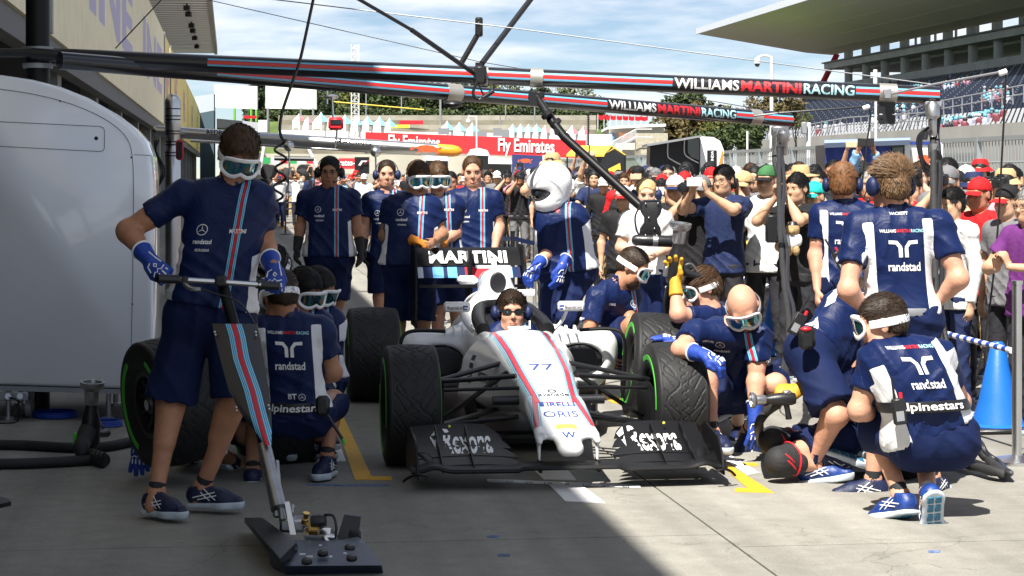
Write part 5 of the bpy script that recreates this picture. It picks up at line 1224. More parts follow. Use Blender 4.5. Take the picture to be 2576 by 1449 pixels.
MB().tube([W(1200,190,14.18), W(1035,75,13.6)], .016, 10).tube([W(1035,75,13.6), W(880,-15,13.1)], .012, 10).build('stay', M['black'], gantry)
MB().tube([W(1212,160,14.25), W(1345,-15,14.8)], .020, 10).build('stay', M['black'], gantry)
MB().tube([W(1160,160,15.2), W(1203,85,15.2)], .020, 8).build('stay', M['black'], gantry)
MB().box(W(1205,68,15.2), (.055,.05,.14), None, .01).sph(W(1205,60,15.12), .018).build('overhead_camera', M['black'], gantry)
for pts, r in (([(1200,205),(1190,235),(1205,250),(1218,240)], .010), ([(1205,212),(1218,238),(1240,228),(1242,212)], .006)): MB().tube(catmull([W(x, y, 14.1) for x, y in pts], 6), r, 8).build('cable_loop', M['black'], gantry)
MB().tube([W(1216,246,14.05), W(1242,228,14.05)], .016, 10).build('connector', M['black'], gantry)
MB().sph(W(1140,262,15.6), (.07,.06,.03), 12, 6).build('lamp_housing', M['black'], gantry)
# hanging lollipop arm with stop light and pressure bottle
MB().tube([W(1350,245,14.3), W(1362,262,14.2), W(1390,305,14.1)], [.028,.026,.030], 12).box(W(1357,238,14.3), (.07,.06,.05), None, .01).build('arm_joint', M['black'], gantry)
MB().tube([W(1385,300,14.1), W(1420,345,14.0), W(1612,520,13.6)], [.030,.030,.030], 14).build('drop_arm', M['carbon'], gantry)
for x, y in ((1376,288),(1398,310)): MB().lathe([(.03,-.02), (.043,-.012), (.043,.012), (.03,.02)], W(x, y, 14.08), V3((.65,-.1,-.7)), 16).build('collar', M['black'], gantry)
MB().prism([W(1330,228,14.2), W(1348,232,14.2), W(1352,262,14.2), W(1338,268,14.2), W(1328,248,14.2)], (0,.03,0)).build('side_light', M['black'], gantry)
MB().prism([W(1392,322,14.0), W(1430,335,14.0), W(1440,350,14.0), W(1425,352,14.0), W(1395,338,14.0)], (0,.03,0)).build('side_light', M['black'], gantry)
light = thing('stop_light', 'black waisted stop light box hanging from the drop arm over the car', 'stop light', W(1637,560,13.4))
pts = [(1612,508),(1622,503),(1652,502),(1664,506),(1667,520),(1662,538),(1653,550),(1654,562),(1662,575),(1664,590),(1658,600),(1640,603),(1618,600),(1610,592),(1612,575),(1622,560),(1622,548),(1614,535),(1609,520)]
q = [W(x, y, 13.4) for x, y in pts]; c = sum(q, V3())/len(q)
MB().loft([[p+(c-p)*.10 for p in q], [p+V3((0,.008,0)) for p in q], [p+V3((0,.09,0)) for p in q], [p+(c-p)*.08+V3((0,.10,0)) for p in q]]).build('housing', M['black'], light, angle=60)
MB().tube([p+V3((0,.0,0))+(c-p)*.07 for p in q], .004, 6, closed=True).build('bezel', M['glass_dark'], light)
for x, y in ((1624,512),(1655,512),(1624,592),(1652,592),(1632,548),(1646,575)): MB().sph(W(x, y, 13.39), .006, 8, 6).build('screw', M['silver'], light)
MB().tube(catmull([W(1612,515,13.4), W(1598,545,13.4), W(1602,580,13.4), W(1614,598,13.4)], 6), .006, 8).build('cable_loop', M['black'], light)
o = thing('nitrogen_bottle', 'black pressure bottle with steel band under the stop light', 'bottle', W(1650,608,13.4))
MB().lathe([(0,-.155), (.022,-.15), (.035,-.13), (.037,-.02), (.037,.10), (.030,.125), (.0,.13)], W(1650,606,13.4), X1+Z1*-.04, 20).build('bottle', M['black'], o)
MB().lathe([(.038,-.02), (.0385,.012), (.0385,.012)], W(1650,606,13.4), X1+Z1*-.04, 20).build('band', M['silver'], o); MB().box(W(1695,612,13.4), (.05,.05,.05), None, .01).tube(catmull([W(1700,600,13.4), W(1706,620,13.4), W(1698,640,13.35)], 5), .01, 8).build('regulator', M['black'], o)
# drop hoses at the boom ends
def hose_bundle(name, label, top, pts, r0):
    root = thing(name, label, 'hose drop', pts[-1] if pts[-1].z < .3 else V3((pts[-1].x, pts[-1].y, 0)))
    random.seed(int(top.x*100)); main = catmull(pts, 8)
    MB().tube(main, [r0*(1+.12*math.sin(i*2.3)) for i in range(len(main))], 12).build('sleeve', M['rubber'], root)
    MB().tube([p+V3((r0*1.3+.01*math.sin(i*.7), -.01, 0)) for i, p in enumerate(main)], r0*.75, 8).build('sleeve', M['black'], root)
    return root
hb = hose_bundle('hose_drop', 'black wrapped hose drop hanging from the lower boom end among spectators', L1, [W(1962,322,17.4), W(1960,400,17.0), W(1962,560,15.5), W(1972,700,14.4), W(1985,820,13.6), W(1976,905,13.2), W(1962,950,12.8)], .021)
MB().lathe([(.022,-.10), (.03,-.08), (.03,.0), (.045,.02), (.045,.08), (.025,.1)], W(1972,360,17.2), Z1, 16).box(W(1962,330,17.4), (.14,.1,.08), None, .01).build('coupling', M['steel'], hb)
for k in range(3): MB().tube(catmull([W(1945+k*3,330,17.3), W(1944+k*4,400,17.2), W(1962,460+8*k,17), W(1972,430-10*k,17), W(1960,400,17)], 6), .008, 6).build('cable_loop', M['black'], hb)
MB().box(W(1942,575,16.4), (.10,.08,.22), None, .015).build('junction_box', M['black'], hb)
hb = hose_bundle('hose_drop', 'black wrapped hose drop hanging from the end of the upper boom behind the standing crew', U1, [W(2346,268,14.3), W(2348,360,14.25), W(2350,560,13.6), W(2356,760,12.9), W(2378,960,12.4), W(2410,1060,12.0), W(2450,1120,11.7), W(2495,1165,11.6), G(2520,1190,.05), G(2400,1158,.05), G(2380,1150,.05)], .025)
MB().lathe([(.022,-.12), (.03,-.10), (.03,.0), (.050,.02), (.050,.09), (.025,.12)], W(2346,300,14.25), Z1, 16).lathe([(.03,-.05), (.035,.05)], W(2346,380,14.2), Z1, 14).build('coupling', M['steel'], hb)
MB().box(W(2346,262,14.3), (.12,.09,.05), None, .01).build('boom_end_block', M['grey'], hb)
for k in range(3): MB().tube(catmull([W(2336,320,14.2), W(2318-5*k,350,14.2), W(2322,400+10*k,14.2), W(2345,420+12*k,14.2), W(2368,400+15*k,14.1), W(2360,380,14.1)], 6), .009, 6).build('cable_loop', M['black'], hb)
sgn = thing('board', 'black signal board hanging below the upper boom clamp at right', 'board', W(2230,290,14.3))
q = [W(x, y, 14.28) for x, y in ((2210,258),(2252,258),(2252,310),(2246,314),(2231,311),(2216,314),(2210,308))]; MB().prism(q, (0,.02,0)).build('panel', M['black'], sgn)
for p in (((2212,288),(2220,288)), ((2244,288),(2252,288))): MB().tube([W(*p[0], 14.26), W(*p[1], 14.26)], .004, 6).build('clip', M['silver'], sgn)
MB().box(W(2232,236,14.2), (.05,.05,.07), None, .006).tube([W(2236,238,14.2), W(2350,212,14.0), W(2524,180,13.6)], .008, 6).build('whip_arm', M['grey'], gantry)
MB().tube([W(1896,292,17), W(1960,284,17), W(2180,268,16.6)], .008, 6).build('whip_arm', M['black'], gantry)
for pts, D in (([(2524,180),(2530,200),(2520,400),(2508,600),(2486,800),(2460,940)], 13.5), ([(2180,268),(2190,290),(2178,380),(2168,470)], 16.5)):
    MB().tube(catmull([W(x, y, D) for x, y in pts], 6), .007, 6).build('control_cable', M['black'], gantry); MB().lathe([(.0,-.03), (.018,-.03), (.02,.02), (.0,.03)], W(pts[0][0], pts[0][1]+2, D), (1,0,.3), 12).build('whip_tip', M['white'], gantry)
# thin support wires
for i, (pts, r) in enumerate((([(525,0),(1205,155),(1960,283)], .006), ([(700,0),(1300,72),(2350,213)], .008), ([(250,50),(285,128)], .008))):
    D = 14.3 if i != 0 else 16; p = [W(x, y, D) for x, y in pts]; ext = p[0]-(p[1]-p[0])*.3; MB().tube([ext]+p if i < 2 else [W(410,-5,14.2)]+[W(290,122,14.2)], r*.55, 6).build('stay_wire', M['grey'] if i == 1 else M['black'], gantry)
# curly air line from above, left of centre
co = thing('curly_air_line', 'thin black curly air line hanging in front of the walking headset man', 'air line', W(690,600,10.2))
pts = [W(x, y, 10.3) for x, y in ((790,-10),(775,60),(755,150),(738,200),(712,275),(704,320),(708,345),(718,358))]
MB().tube(catmull(pts, 8), .0075, 8).build('hose', M['black'], co)
cp_ = []
for i in range(150):
    t = i/149; y = 352+t*330; x = 704-40*t+12*math.sin(t*5); a = t*2*math.pi*7.0; R_ = .028
    cp_.append(W(x, y, 10.3)+V3((R_*math.cos(a), R_*math.sin(a), 0)))
MB().tube(cp_, .0065, 6).build('coil', M['black'], co)
rope('curly_cable', 'thin coiled black cable hanging beside the grey drop arm in mid air', [W(1480+4*math.sin(i*2.1), 283+i*1.7, 16) for i in range(50)]+[W(1481,400,16), W(1482,520,16)], .005, M['black'], 'cable', 1)
# ---------------------------------------------------------------- middle distance: second gantry
rg = thing('silver_gantry', 'silver tubular gantry with orange rounded tip and small black lettering', 'gantry', W(435,660,28))
MB().lathe([(.0,.10), (.05,.092), (.085,.06), (.104,.0), (.104,-.45), (.085,-.50), (.085,-.62), (.104,-.68), (.104,-1.7), (.104,-2.9)], W(435,255,28), Z1, 28).build('post', M['silver'], rg)
for y in (262, 280, 289, 318, 325, 345, 352, 372, 380): MB().lathe([(.1045,-.008), (.1045,.008)], W(435, y+12, 28), Z1, 28).build('ring', M['black'], rg)
MB().sph(W(396,330,28.2), .075, 16, 10).build('end_cap', M['silver'], rg)
T0, T1 = W(396,330,28.2), W(1100,377,28.0)
MB().cyl(T0, T1, .076, .083, 32).cyl(W(480,354,28.6), W(1060,388,28.4), .02, n=8).build('tube', M['silver'], rg)
MB().lathe([(.080,0), (.080,.20), (.064,.28), (.03,.325), (0,.335)], T1, T1-T0, 32).build('tip', mat('tip_orange', (.85,.33,.02), .4, coat=.3), rg)
zt = (T1-T0).normalized()
def rg_text(s, x, y, w, h, mt, name='lettering', polys=None):
    t = (x-396)/(1100-396); c = T0+(T1-T0)*t; up = V3((0,-.0,1)); o = c+V3((0,-.086,0))
    if polys is None: flat_text(s, o+Z1*(((452 if 0 else 0))), zt, Z1, h, M[mt], rg, width=w, bold=.02, lift=0)
    else: shape_part(polys, lambda a, b: tuple(o+zt*a+Z1*b), mt, rg)
rg_text('REDBULL RACING', 590, 0, .72, .07, 'print_black'); rg_text('RACING', 893, 0, .46, .055, 'print_black')
bull = [[(-.22,.02),(-.16,.05),(-.05,.06),(.06,.055),(.12,.03),(.10,-.03),(.02,-.04),(-.08,-.05),(-.16,-.02)], [(-.22,.02),(-.28,.0),(-.30,-.03),(-.24,-.02)], [(-.27,.005),(-.25,.06),(-.24,.02)], [(-.16,-.02),(-.20,-.07),(-.14,-.05)], [(.08,-.03),(.13,-.075),(.14,-.02)], [(.12,.03),(.19,.055),(.14,.0)]]
rg_text('', 1082, 0, 0, 0, mat('bull_red', (.75,.10,.03), .5), polys=[[(x*.9, y*.9) for x, y in p] for p in bull])
for x, y in ((727,368),(945,382)): MB().sph(W(x,y,27.6), .070, 18, 12).cyl(W(x,y+13,27.6), W(x+2,y+70,27.6), .012).build('ball_lamp', M['silver'], rg)
MB().tube([W(835,248,27.8), W(838,300,27.8)], .016, 8).tube([W(848,326,27.8), W(843,372,27.8)], .012, 8).build('monitor_rod', M['silver'], rg)
MB().lathe([(0,.03), (.06,.025), (.092,.0), (.08,-.03), (0,-.035)], W(835,243,27.8), Z1, 20).build('dome', M['silver'], rg)
mn = MB().box(W(845,311,27.7), (.20,.08,.17), None, .03).build('monitor', M['red'], rg); MB().box(W(845,307,27.65), (.15,.004,.06)).build('screen', M['glass_dark'], mn, world=False)
mn = MB().box(W(452,377,27.6), (.105,.06,.27), None, .03).build('timer_box', M['red'], rg); MB().box(W(452,377,27.56), (.07,.004,.22)).build('screen', M['glass_dark'], mn, world=False)
for k in range(3): MB().tube(catmull([W(400-6*k,352,27.9), W(392,380,27.9), W(405+5*k,430,27.9), W(398,470,27.9)], 5), .01, 6).build('cable', M['black'], rg)
# ---------------------------------------------------------------- far bank, terraces, tents, trees, boards
M['grass'] = mat('grass', (.075,.12,.025), .9, var=.35, vs=.6, bump=.5); M['terrace'] = mat('terrace_stone', (.20,.185,.14), .9, var=.35, vs=.5)
bank = props(thing('terraced_bank', None, None), kind='structure')
for i in range(13):
    D = 135+i*3.4; z = 1.6+(452-(435+(-145)*i/12)-7)/F*D*1.0; z0 = -.2
    x0, x1 = (700 if i > 3 else 560), 1500
    MB().prism([W(x0,0,D), W(x1,0,D), W(x1,0,D+3.4), W(x0,0,D+3.4)] and [V3(((x0-CX)/F*D, D, z0)), V3(((x1-CX)/F*D, D, z0)), V3(((x1-CX)/F*D, D+3.41, z0)), V3(((x0-CX)/F*D, D+3.41, z0))], (0,0,z-z0)).build('terrace', M['terrace'] if i % 2 else mat('terrace_stone_light', (.29,.275,.23), .9, var=.25, vs=.7), bank, world=False)
m = MB(); rr = 24; secs = []
for j in range(2):
    pass
hv = []; hf = []; nx_, ny_ = 60, 14
for j in range(ny_):
    for i in range(nx_):
        x = -25.5+i*2.4; y = 178+j*14; z = (6.4+j*.06+.4*math.sin(x*.05+j)+.2*math.sin(x*.21)); z -= min(7, 7*max(0, (x-8)/6)); hv.append((x, y, z if j else z-8))
for j in range(ny_-1):
    for i in range(nx_-1): a = j*nx_+i; hf.append((a, a+1, a+nx_+1, a+nx_))
props(MB().add(hv, hf).build('hill', M['grass'], None), kind='structure')
MB().prism([W(545,322,168), W(640,322,168), W(640,352,168), W(545,352,168)], (0,.4,0)).build('grass_slope', M['grass'], bank, world=False)
def board(name, label, pts, depth, mt, cat='board', group=None, legs=None, leg_m=None):
    o = thing(name, label, cat, V3((pts[0].x, pts[0].y, 0)), group); MB().prism(pts, depth).build('panel', mt, o)
    for a, b in (legs or []): MB().cyl(a, b, .12, n=8).build('leg', leg_m or M['grey'], o)
    return o
wb = mat('board_white', (.80,.80,.77), .6, var=.05, vs=.6); gl = mat('post_green', (.15,.45,.08), .6)
board('billboard', 'blank white billboard on green legs, left one above the pit lane', [W(539,213,215), W(647,217,215), W(647,275,215), W(539,270,215)], (0,.6,0), wb, 'billboard', legs=[(W(x,272,215), W(x,306,215)) for x in (590,632)]+[(W(645,275,215), W(645,306,215))], leg_m=gl)
board('billboard', 'blank white billboard on grey legs, right one above the tents', [W(668,214,205), W(796,221,205), W(796,275,205), W(668,273,205)], (0,.6,0), wb, 'billboard', legs=[(W(x,272,205), W(x,312,205)) for x in (674,712,757,788)])
board('fabric_wall', 'long pale grey fabric wall below the left billboard', [W(545,298,176), W(650,308,176), W(650,330,176), W(545,326,176)], (0,.3,0), mat('grey_fabric', (.40,.42,.46), .8, var=.06), 'wall')
board('banner', 'small red banner on the bank below the left billboard', [W(612,291,180), W(645,291,180), W(645,298,180), W(612,298,180)], (0,.1,0), M['red'], 'banner')
board('hut', 'small white and red hut left of the red peaked tents', [W(650,302,172), W(672,302,172), W(672,332,172), W(650,332,172)], (0,2,0), wb, 'hut')
# Fly Emirates boards
em = board('sponsor_board', 'long red trackside board reading Fly Emirates twice', [W(919,332,132), W(1475,353,118), W(1475,398,118), W(919,378,132)], (0,.4,0), mat('board_red', (.66,.035,.045), .55), 'sign')
e0, e1 = W(919,355,132), W(1475,375,118); eu = (e1-e0).normalized()
for x, w in ((1335,200),(1052,205)): t = (x-919)/(1475-919); c = e0+(e1-e0)*t; flat_text('Fly Emirates', c+V3((0,-.08,-.28)), eu, Z1, .75, M['print_white'], em, width=w/F*124, bold=.035, lift=.0)
em = board('sponsor_board', 'small red board reading rates behind the walking headset man', [W(852,398,95), W(894,398,95), W(894,425,95), W(852,425,95)], (0,.3,0), MATS['board_red'], 'sign')
flat_text('rates-', W(873,416,95)+V3((0,-.03,0)), X1, Z1, .26, M['print_white'], em, width=.7, bold=.04)
em = board('logo_board', 'black board with slanted white and red logo left of the headset man', [W(892,395,80), W(928,395,80), W(928,437,80), W(892,437,80)], (0,.3,0), M['black'], 'sign')
shape_part([[(.0,.0),(.12,.18),(.34,.18),(.30,.13),(.17,.13),(.10,0)]], lambda a, b: tuple(W(901,416,79.9)+X1*a+Z1*b), M['print_white'], em)
shape_part([[(.20,.02),(.30,.11),(.44,.20),(.36,.20)]], lambda a, b: tuple(W(901,416,79.9)+X1*a+Z1*b), M['print_red'], em)
em = board('sponsor_board', 'yellow board with small lettering among the white tents', [W(965,314,160), W(1030,314,160), W(1030,322,160), W(965,322,160)], (0,.1,0), mat('board_yellow', (.85,.75,.04), .6), 'sign')
flat_text('Vertel', W(985,321,159.9), X1, Z1, .17, M['print_black'], em, width=.55)
board('banner', 'red banner above the yellow board among the tents', [W(1004,303,161), W(1065,303,161), W(1065,313,161), W(1004,313,161)], (0,.1,0), M['red'], 'banner')
# tents
def tent(x, yt, w, D, c, label):
    o = thing('party_tent', label, 'tent', W(x, 340, D), 'peaked white tents on the bank'); h = w/2/F*D; t = W(x, yt, D); b = t.z-.62*w/36*D/150
    P = [V3((t.x-h, D, b)), V3((t.x+h*.12, D-h, b)), V3((t.x+h, D, b)), V3((t.x, D+h, b))]
    Mx = [(p*.72+V3((t.x, D, 0))*.28) for p in P]; Mx = [V3((p.x, p.y, b+.22*(t.z-b)+.05)) for p in Mx]; Q = [(p*.30+V3((t.x, D, 0))*.70) for p in P]; Q = [V3((p.x, p.y, b+.58*(t.z-b))) for p in Q]
    MB().add(P+Mx+Q+[t], [(i, (i+1) % 4, 4+(i+1) % 4, 4+i) for i in (0,2,3)]+[(4+i, 4+(i+1) % 4, 8+(i+1) % 4, 8+i) for i in (0,2,3)]+[(8+i, 8+(i+1) % 4, 12) for i in (0,2,3)]).build('roof', M['tent_white'], o, smooth=False)
    MB().add([P[1],P[2],Mx[1],Mx[2],Q[1],Q[2],t], [(0,1,3,2),(2,3,5,4),(4,5,6)]).build('roof_panel', M['tint'], o, smooth=False, color=c)
    for p in P[:2]: MB().cyl(p, p-Z1*1.3, .05, n=6).build('leg', M['white'], o)
    MB().prism([P[0]+V3((0,.02,0)), P[1]+V3((0,.02,0)), P[1]+V3((0,.02,-.5)), P[0]+V3((0,.02,-.5))], (0,.03,0)).build('valance', M['tent_white'], o)
M['tent_white'] = mat('tent_white', (.80,.80,.80), .7)
CB, CRd = (.22,.52,.66), (.66,.20,.22)
tl = [(752,285,30,CRd),(775,293,26,CRd),(808,281,42,CB),(838,284,40,CB),(868,287,40,CB),(898,290,40,CB),(925,291,38,CB),(955,292,40,CB),(980,296,38,CB),(1125,303,40,CB),(1156,306,40,CB),(1188,308,40,CB),(1290,311,36,CB),(1310,311,34,CB),(1330,311,34,CB),(1350,311,34,CB),(1372,314,34,CRd),(1394,315,34,CRd),(1440,314,38,CRd),(1468,316,38,CRd)]
ordn = ['first','second','third','fourth','fifth','sixth','seventh','eighth','ninth','tenth']
cnt_ = {}
for x, yt, w, c in tl:
    k = ('left group above the stone terraces' if x < 1000 else 'middle group above the red board' if x < 1250 else 'right group above the red board'); key = (k, c == CB); cnt_[key] = cnt_.get(key, 0)+1
    tent(x, yt, w, 150, c, '%s white peaked tent with %s panel in the %s' % (ordn[cnt_[key]-1], 'blue' if c == CB else 'red', k))
board('hospitality_tent', 'long low white hospitality tent row behind the red board', [W(700,327,156), W(1480,338,156), W(1480,358,156), W(700,347,156)], (0,3,0), M['tent_white'], 'tent')
for i, (x0, x1, y0, y1) in enumerate(((1102,1130,322,338),(1190,1225,330,345),(1240,1262,322,342),(1262,1282,326,346))): board('tent_window', 'dark side panel %s in the white tent row' % ('at its left end','left of centre','right of centre','at its right end')[i], [W(x0,y0,149), W(x1,y0,149), W(x1,y1,149), W(x0,y1,149)], (0,.2,0), mat('panel_dark', (.20,.21,.23), .6), 'panel')
# lattice tower with a man on it
tw = thing('lattice_tower', 'white lattice tower with a camera man standing at its top', 'tower', W(893,340,150))
tb = [W(x, y, D) for x, y, D in ((884,345,149.7),(903,345,149.7),(893,345,150.4))]
for p in tb: MB().cyl(p, V3((p.x, p.y, W(0,112,150).z)), .035, n=6).build('upright', M['white'], tw)
m = MB(); z0, z1 = tb[0].z, W(0,112,150).z; k = 0; z = z0
while z < z1: 
    for a, b in ((0,1),(1,2),(2,0)): m.cyl(V3((tb[a].x, tb[a].y, z)), V3((tb[b].x, tb[b].y, min(z1, z+.42))), .014, n=5, cap=False); m.cyl(V3((tb[a].x, tb[a].y, z)), V3((tb[b].x, tb[b].y, z)), .012, n=5, cap=False)
    z += .42
m.build('bracing', M['white'], tw, kind='stuff')
# poles and wires
for i, (x, y0, y1, D, r) in enumerate(((1010,285,230,170,.05),(1108,320,225,170,.09),(921,300,235,180,.06),(824,262,214,190,.06),(1258,330,290,170,.05),(1345,320,255,170,.05),(1378,300,262,170,.06),(1272,330,262,175,.05))):
    props(MB().cyl(W(x,y0,D), W(x,y1,D), r, n=8).build('pole', M['grey'], None), 'thin pale pole standing among the trees, %s from the left' % ordn[sorted([1010,1108,921,824,1258,1345,1378,1272]).index(x)], 'pole', 'poles among the trees')
o = thing('camera_mast', 'slim white mast with double security camera in front of the tents', 'mast', W(1200,420,90)); MB().cyl(W(1199,430,90), W(1199,292,90), .035, n=8).tube([W(1199,294,90), W(1178,293,90), W(1178,302,90)], .03, 6).build('pole', M['white'], o); MB().sph(W(1178,305,90), .11, 10, 8).build('dome_camera', M['white'], o)
props(MB().tube([W(840,256,168), W(1066,276,168)], .05, 6).build('yellow_rail', mat('rail_yellow', (.75,.55,.05), .6), None), 'thin yellow rail running across in front of the far trees', 'rail')
# trees
lf = mat('foliage', (.06,.10,.022), .75, objcol=True, var=.35, vs=.9)
def crown_mesh(seed, n, rad, lo=.25, leaf=.34, squash=.9):
    rng = np.random.RandomState(seed); nc = 34; C = rng.normal(size=(nc, 3)); C /= np.linalg.norm(C, axis=1)[:, None]; C *= (rng.rand(nc, 1)**.45)*np.array([rad, rad, rad*squash]); C[:, 2] = np.maximum(C[:, 2], -rad*.55)
    ci = rng.randint(nc, size=n); P = rng.normal(size=(n, 3)); P /= np.linalg.norm(P, axis=1)[:, None]; sz = (.20+.28*rng.rand(nc))*rad; P = C[ci]+P*(rng.rand(n, 1)**.35)*sz[ci][:, None]
    u = rng.normal(size=(n, 3)); u /= np.linalg.norm(u, axis=1)[:, None]; w = np.cross(u, rng.normal(size=(n, 3))); w /= np.linalg.norm(w, axis=1)[:, None]; L = leaf*(.6+.8*rng.rand(n, 1))
    V = np.stack([P-u*L, P+w*L*.5, P+u*L, P-w*L*.5], 1).reshape(-1, 3); Fq = np.arange(4*n).reshape(-1, 4); return npmesh('crown', V, Fq, smooth=False)
CRW = [crown_mesh(11, 3800, 3.0), crown_mesh(12, 3400, 3.0, squash=1.2), crown_mesh(13, 3000, 3.0, squash=.7), crown_mesh(14, 1500, 3.0, squash=1.1, leaf=.26)]
bark = mat('bark', (.10,.075,.05), .9, var=.3, bump=.5)
def tree(x, y, D, R, col, k, label, tz=None):
    c = W(x, y, D); s = R/3.0; base = V3((c.x, c.y, c.z-R*1.5 if tz is None else tz)); o = thing('tree', label, 'tree', base, 'trees')
    m = MB(); m.tube([base, base+(c-base)*.5+V3((.1*R,0,0)), c+V3((0,0,R*.2))], [R*.085, R*.06, R*.02], 8)
    rng = random.Random(int(x*7+y))
    for i in range(6): a = rng.random()*6.28; m.tube([base+(c-base)*(.45+.08*i), c+V3((math.cos(a)*R*.4, math.sin(a)*R*.4, R*(.0+.1*i))), c+V3((math.cos(a)*R*.7, math.sin(a)*R*.7, R*(.15+.1*i)))], [R*.035, R*.02, R*.006], 5)
    m.build('trunk', bark, o); cr_ = link('crown', CRW[k], o, lf, local=Matrix.Translation(c) @ Matrix.Rotation(rng.random()*6.3, 4, 'Z') @ Matrix.Diagonal((s*1.12, s*1.12, s, 1)), world=True, color=col)
GD, GM, GY, GB = (.024,.040,.012), (.045,.070,.017), (.09,.10,.018), (.105,.080,.026)
rng = random.Random(5); i = 0; zc = {}; ordn2 = ordn+['eleventh','twelfth','thirteenth','fourteenth','fifteenth','sixteenth','seventeenth']
desc = {GD: 'dark green', GM: 'mid green', GY: 'yellow green'}
for x in range(655, 1500, 26):
    y = 268+rng.uniform(-12, 14)+(-22 if x < 700 else 0)+(8 if x > 1300 else 0)-(6 if 900 < x < 1200 else 0); D = (198 if x > 830 else 235)+rng.uniform(-8, 25); c = rng.choice([GD, GD, GM, GM, GY]); R = rng.uniform(1.6, 2.5)*(1 if x < 1250 else .85); i += 1
    near = 'left billboard' if x < 740 else 'right billboard' if x < 830 else 'lattice tower' if x < 960 else 'left camera mast' if x < 1240 else 'drop arm' if x < 1420 else 'red flags'
    zc[near] = zc.get(near, 0)+1; tree(x, y, D, R, c, rng.choice([0,1,2,3,0,3]), '%s ridge tree from the left of those near the %s, %s %s' % (ordn2[zc[near]-1], near, ('small','large')[R > 2.0], desc[c]))
for i, x in enumerate(range(640, 1500, 60)): tree(x+rng.uniform(-12,12), 300+rng.uniform(-5,4), 186 if x > 830 else 226, 1.25, rng.choice([GD, GM]), 2, 'low bushy tree before the ridge, %s from the left' % (ordn+['eleventh','twelfth','thirteenth','fourteenth','fifteenth'])[i])
tree(1733, 275, 105, 1.0, GM, 0, 'round bright green tree below the WILLIAMS lettering of the upper boom', 1.5)
tree(1700, 330, 98, .95, GB, 2, 'low tan green tree left of the bright green tree', .5); tree(1765, 320, 95, .95, GB, 1, 'brownish tree between the green tree and the white pole', .5)
tree(1830, 325, 92, .95, GY, 0, 'yellowish tree left of the white camera pole', .5); tree(1905, 290, 90, .75, GB, 3, 'sparse brown tree just left of the white camera pole', 1.5); tree(1965, 280, 88, .75, GB, 1, 'tall sparse brown tree right of the white camera pole', 1.5)
tree(1880, 340, 84, .8, GM, 2, 'dark bushy tree low behind the black and white booth', .3); tree(1785, 365, 80, .7, GM, 2, 'bush right behind the black and white booth', .3); tree(2000, 300, 90, .55, GY, 3, 'small wispy tree beside the grandstand seats', 1.5)
# cream building with stairs and flags
bd = thing('cream_building', 'low cream building with flat roof and white stair railing', 'building', W(1600,400,90))
MB().prism([W(1535,322,92), W(1670,316,92), W(1670,392,92), W(1535,392,92)], (0,6,0)).build('wall', mat('cream_wall', (.66,.62,.50), .8, var=.06), bd)
MB().prism([W(1530,318,91.6), W(1675,311,91.6), W(1675,318,91.6), W(1530,324,91.6)], (0,7,0)).build('roof', M['white'], bd); MB().prism([W(1480,338,90), W(1540,338,90), W(1540,366,90), W(1480,366,90)], (0,3,0)).build('annex', M['tent_white'], bd)
MB().prism([W(1535,335,91.8), W(1545,335,91.8), W(1545,365,91.8), W(1535,365,91.8)], (0,.05,0)).build('door', mat('door_blue', (.10,.25,.5), .5), bd)
MB().box(W(1572,342,91.4), (.55,.3,.28)).build('planter', mat('planter', (.25,.10,.05), .9, var=.4), bd)
st0, st1 = W(1540,382,89), W(1600,350,89)
for k in range(22):
    t = k/21; p = st0+(st1-st0)*t; MB().cyl(p, p+Z1*.42, .012, n=5).build('baluster', M['white'], bd)
MB().tube([st0+Z1*.42, st1+Z1*.42, W(1640,325,89)], .02, 6).tube([st0+Z1*.1, st1+Z1*.1, W(1640,345,89)], .02, 6).build('handrail', M['white'], bd)
MB().prism([W(1600,335,89.5), W(1680,335,89.5), W(1680,396,89.5), W(1600,396,89.5)], (0,1,0)).build('stair_wall', mat('stair_wall', (.40,.37,.28), .9, var=.2), bd)
for k in range(8):
    x = 1504+k*15.5; o = thing('flag', 'small red flag on a thin mast, %s from the left above the cream building' % ordn[k], 'flag', W(x,325,110), 'red flags above the building')
    MB().cyl(W(x,330,110), W(x,288+k*.5,110), .02, n=5).build('mast', M['white'], o); a = W(x,288+k*.5,110)
    MB().loft([[a+V3((i*.09, .04*math.sin(i*1.3+k), -.06*math.sin(i*.8))), a+V3((i*.09, .04*math.sin(i*1.3+k)+.01, -.06*math.sin(i*.8)-.22))] for i in range(5)], closed=False).build('cloth', M['red'], o)
# yellow and black tent
yt = thing('yellow_tent', 'yellow roofed tent with black sheet walls behind the crowd', 'tent', W(1500,450,55))
P = [W(1425,388,54), W(1520,388,54), W(1575,392,57), W(1450,365,57), W(1525,363,58.5)]
MB().add([P[0], P[1], W(1520,366,58), W(1448,366,58)], [(0,1,2,3)]).add([W(1520,366,57), P[1], P[1]-Z1*.03, W(1548,372,56)], [(0,1,2,3)]).build('roof', mat('roof_yellow', (.80,.52,.06), .6), yt)
MB().prism([P[1], W(1538,368,56), W(1572,391,56), W(1572,432,56), W(1500,432,54.5), W(1495,392,54)], (0,1.0,0)).build('side_wall', mat('sheet_black', (.03,.03,.035), .5, bump=.6, bs=8), yt)
MB().tube([P[1], W(1538,367,55.9), W(1574,391,55.9)], .02, 6).build('edge', MATS['roof_yellow'], yt); MB().prism([P[0]-Z1*.0, P[1], P[1]-Z1*.06, P[0]-Z1*.06], (0,.05,0)).build('valance', MATS['roof_yellow'], yt)
for x in (1427, 1500, 1573): MB().cyl(W(x,390,54.5), W(x,455,54.5), .02, n=6).build('leg', M['black'], yt)
MB().prism([W(1530,425,53.8), W(1560,410,53.8), W(1562,432,53.8), W(1535,440,53.8)], (0,.02,0)).build('flap', MATS['roof_yellow'], yt)
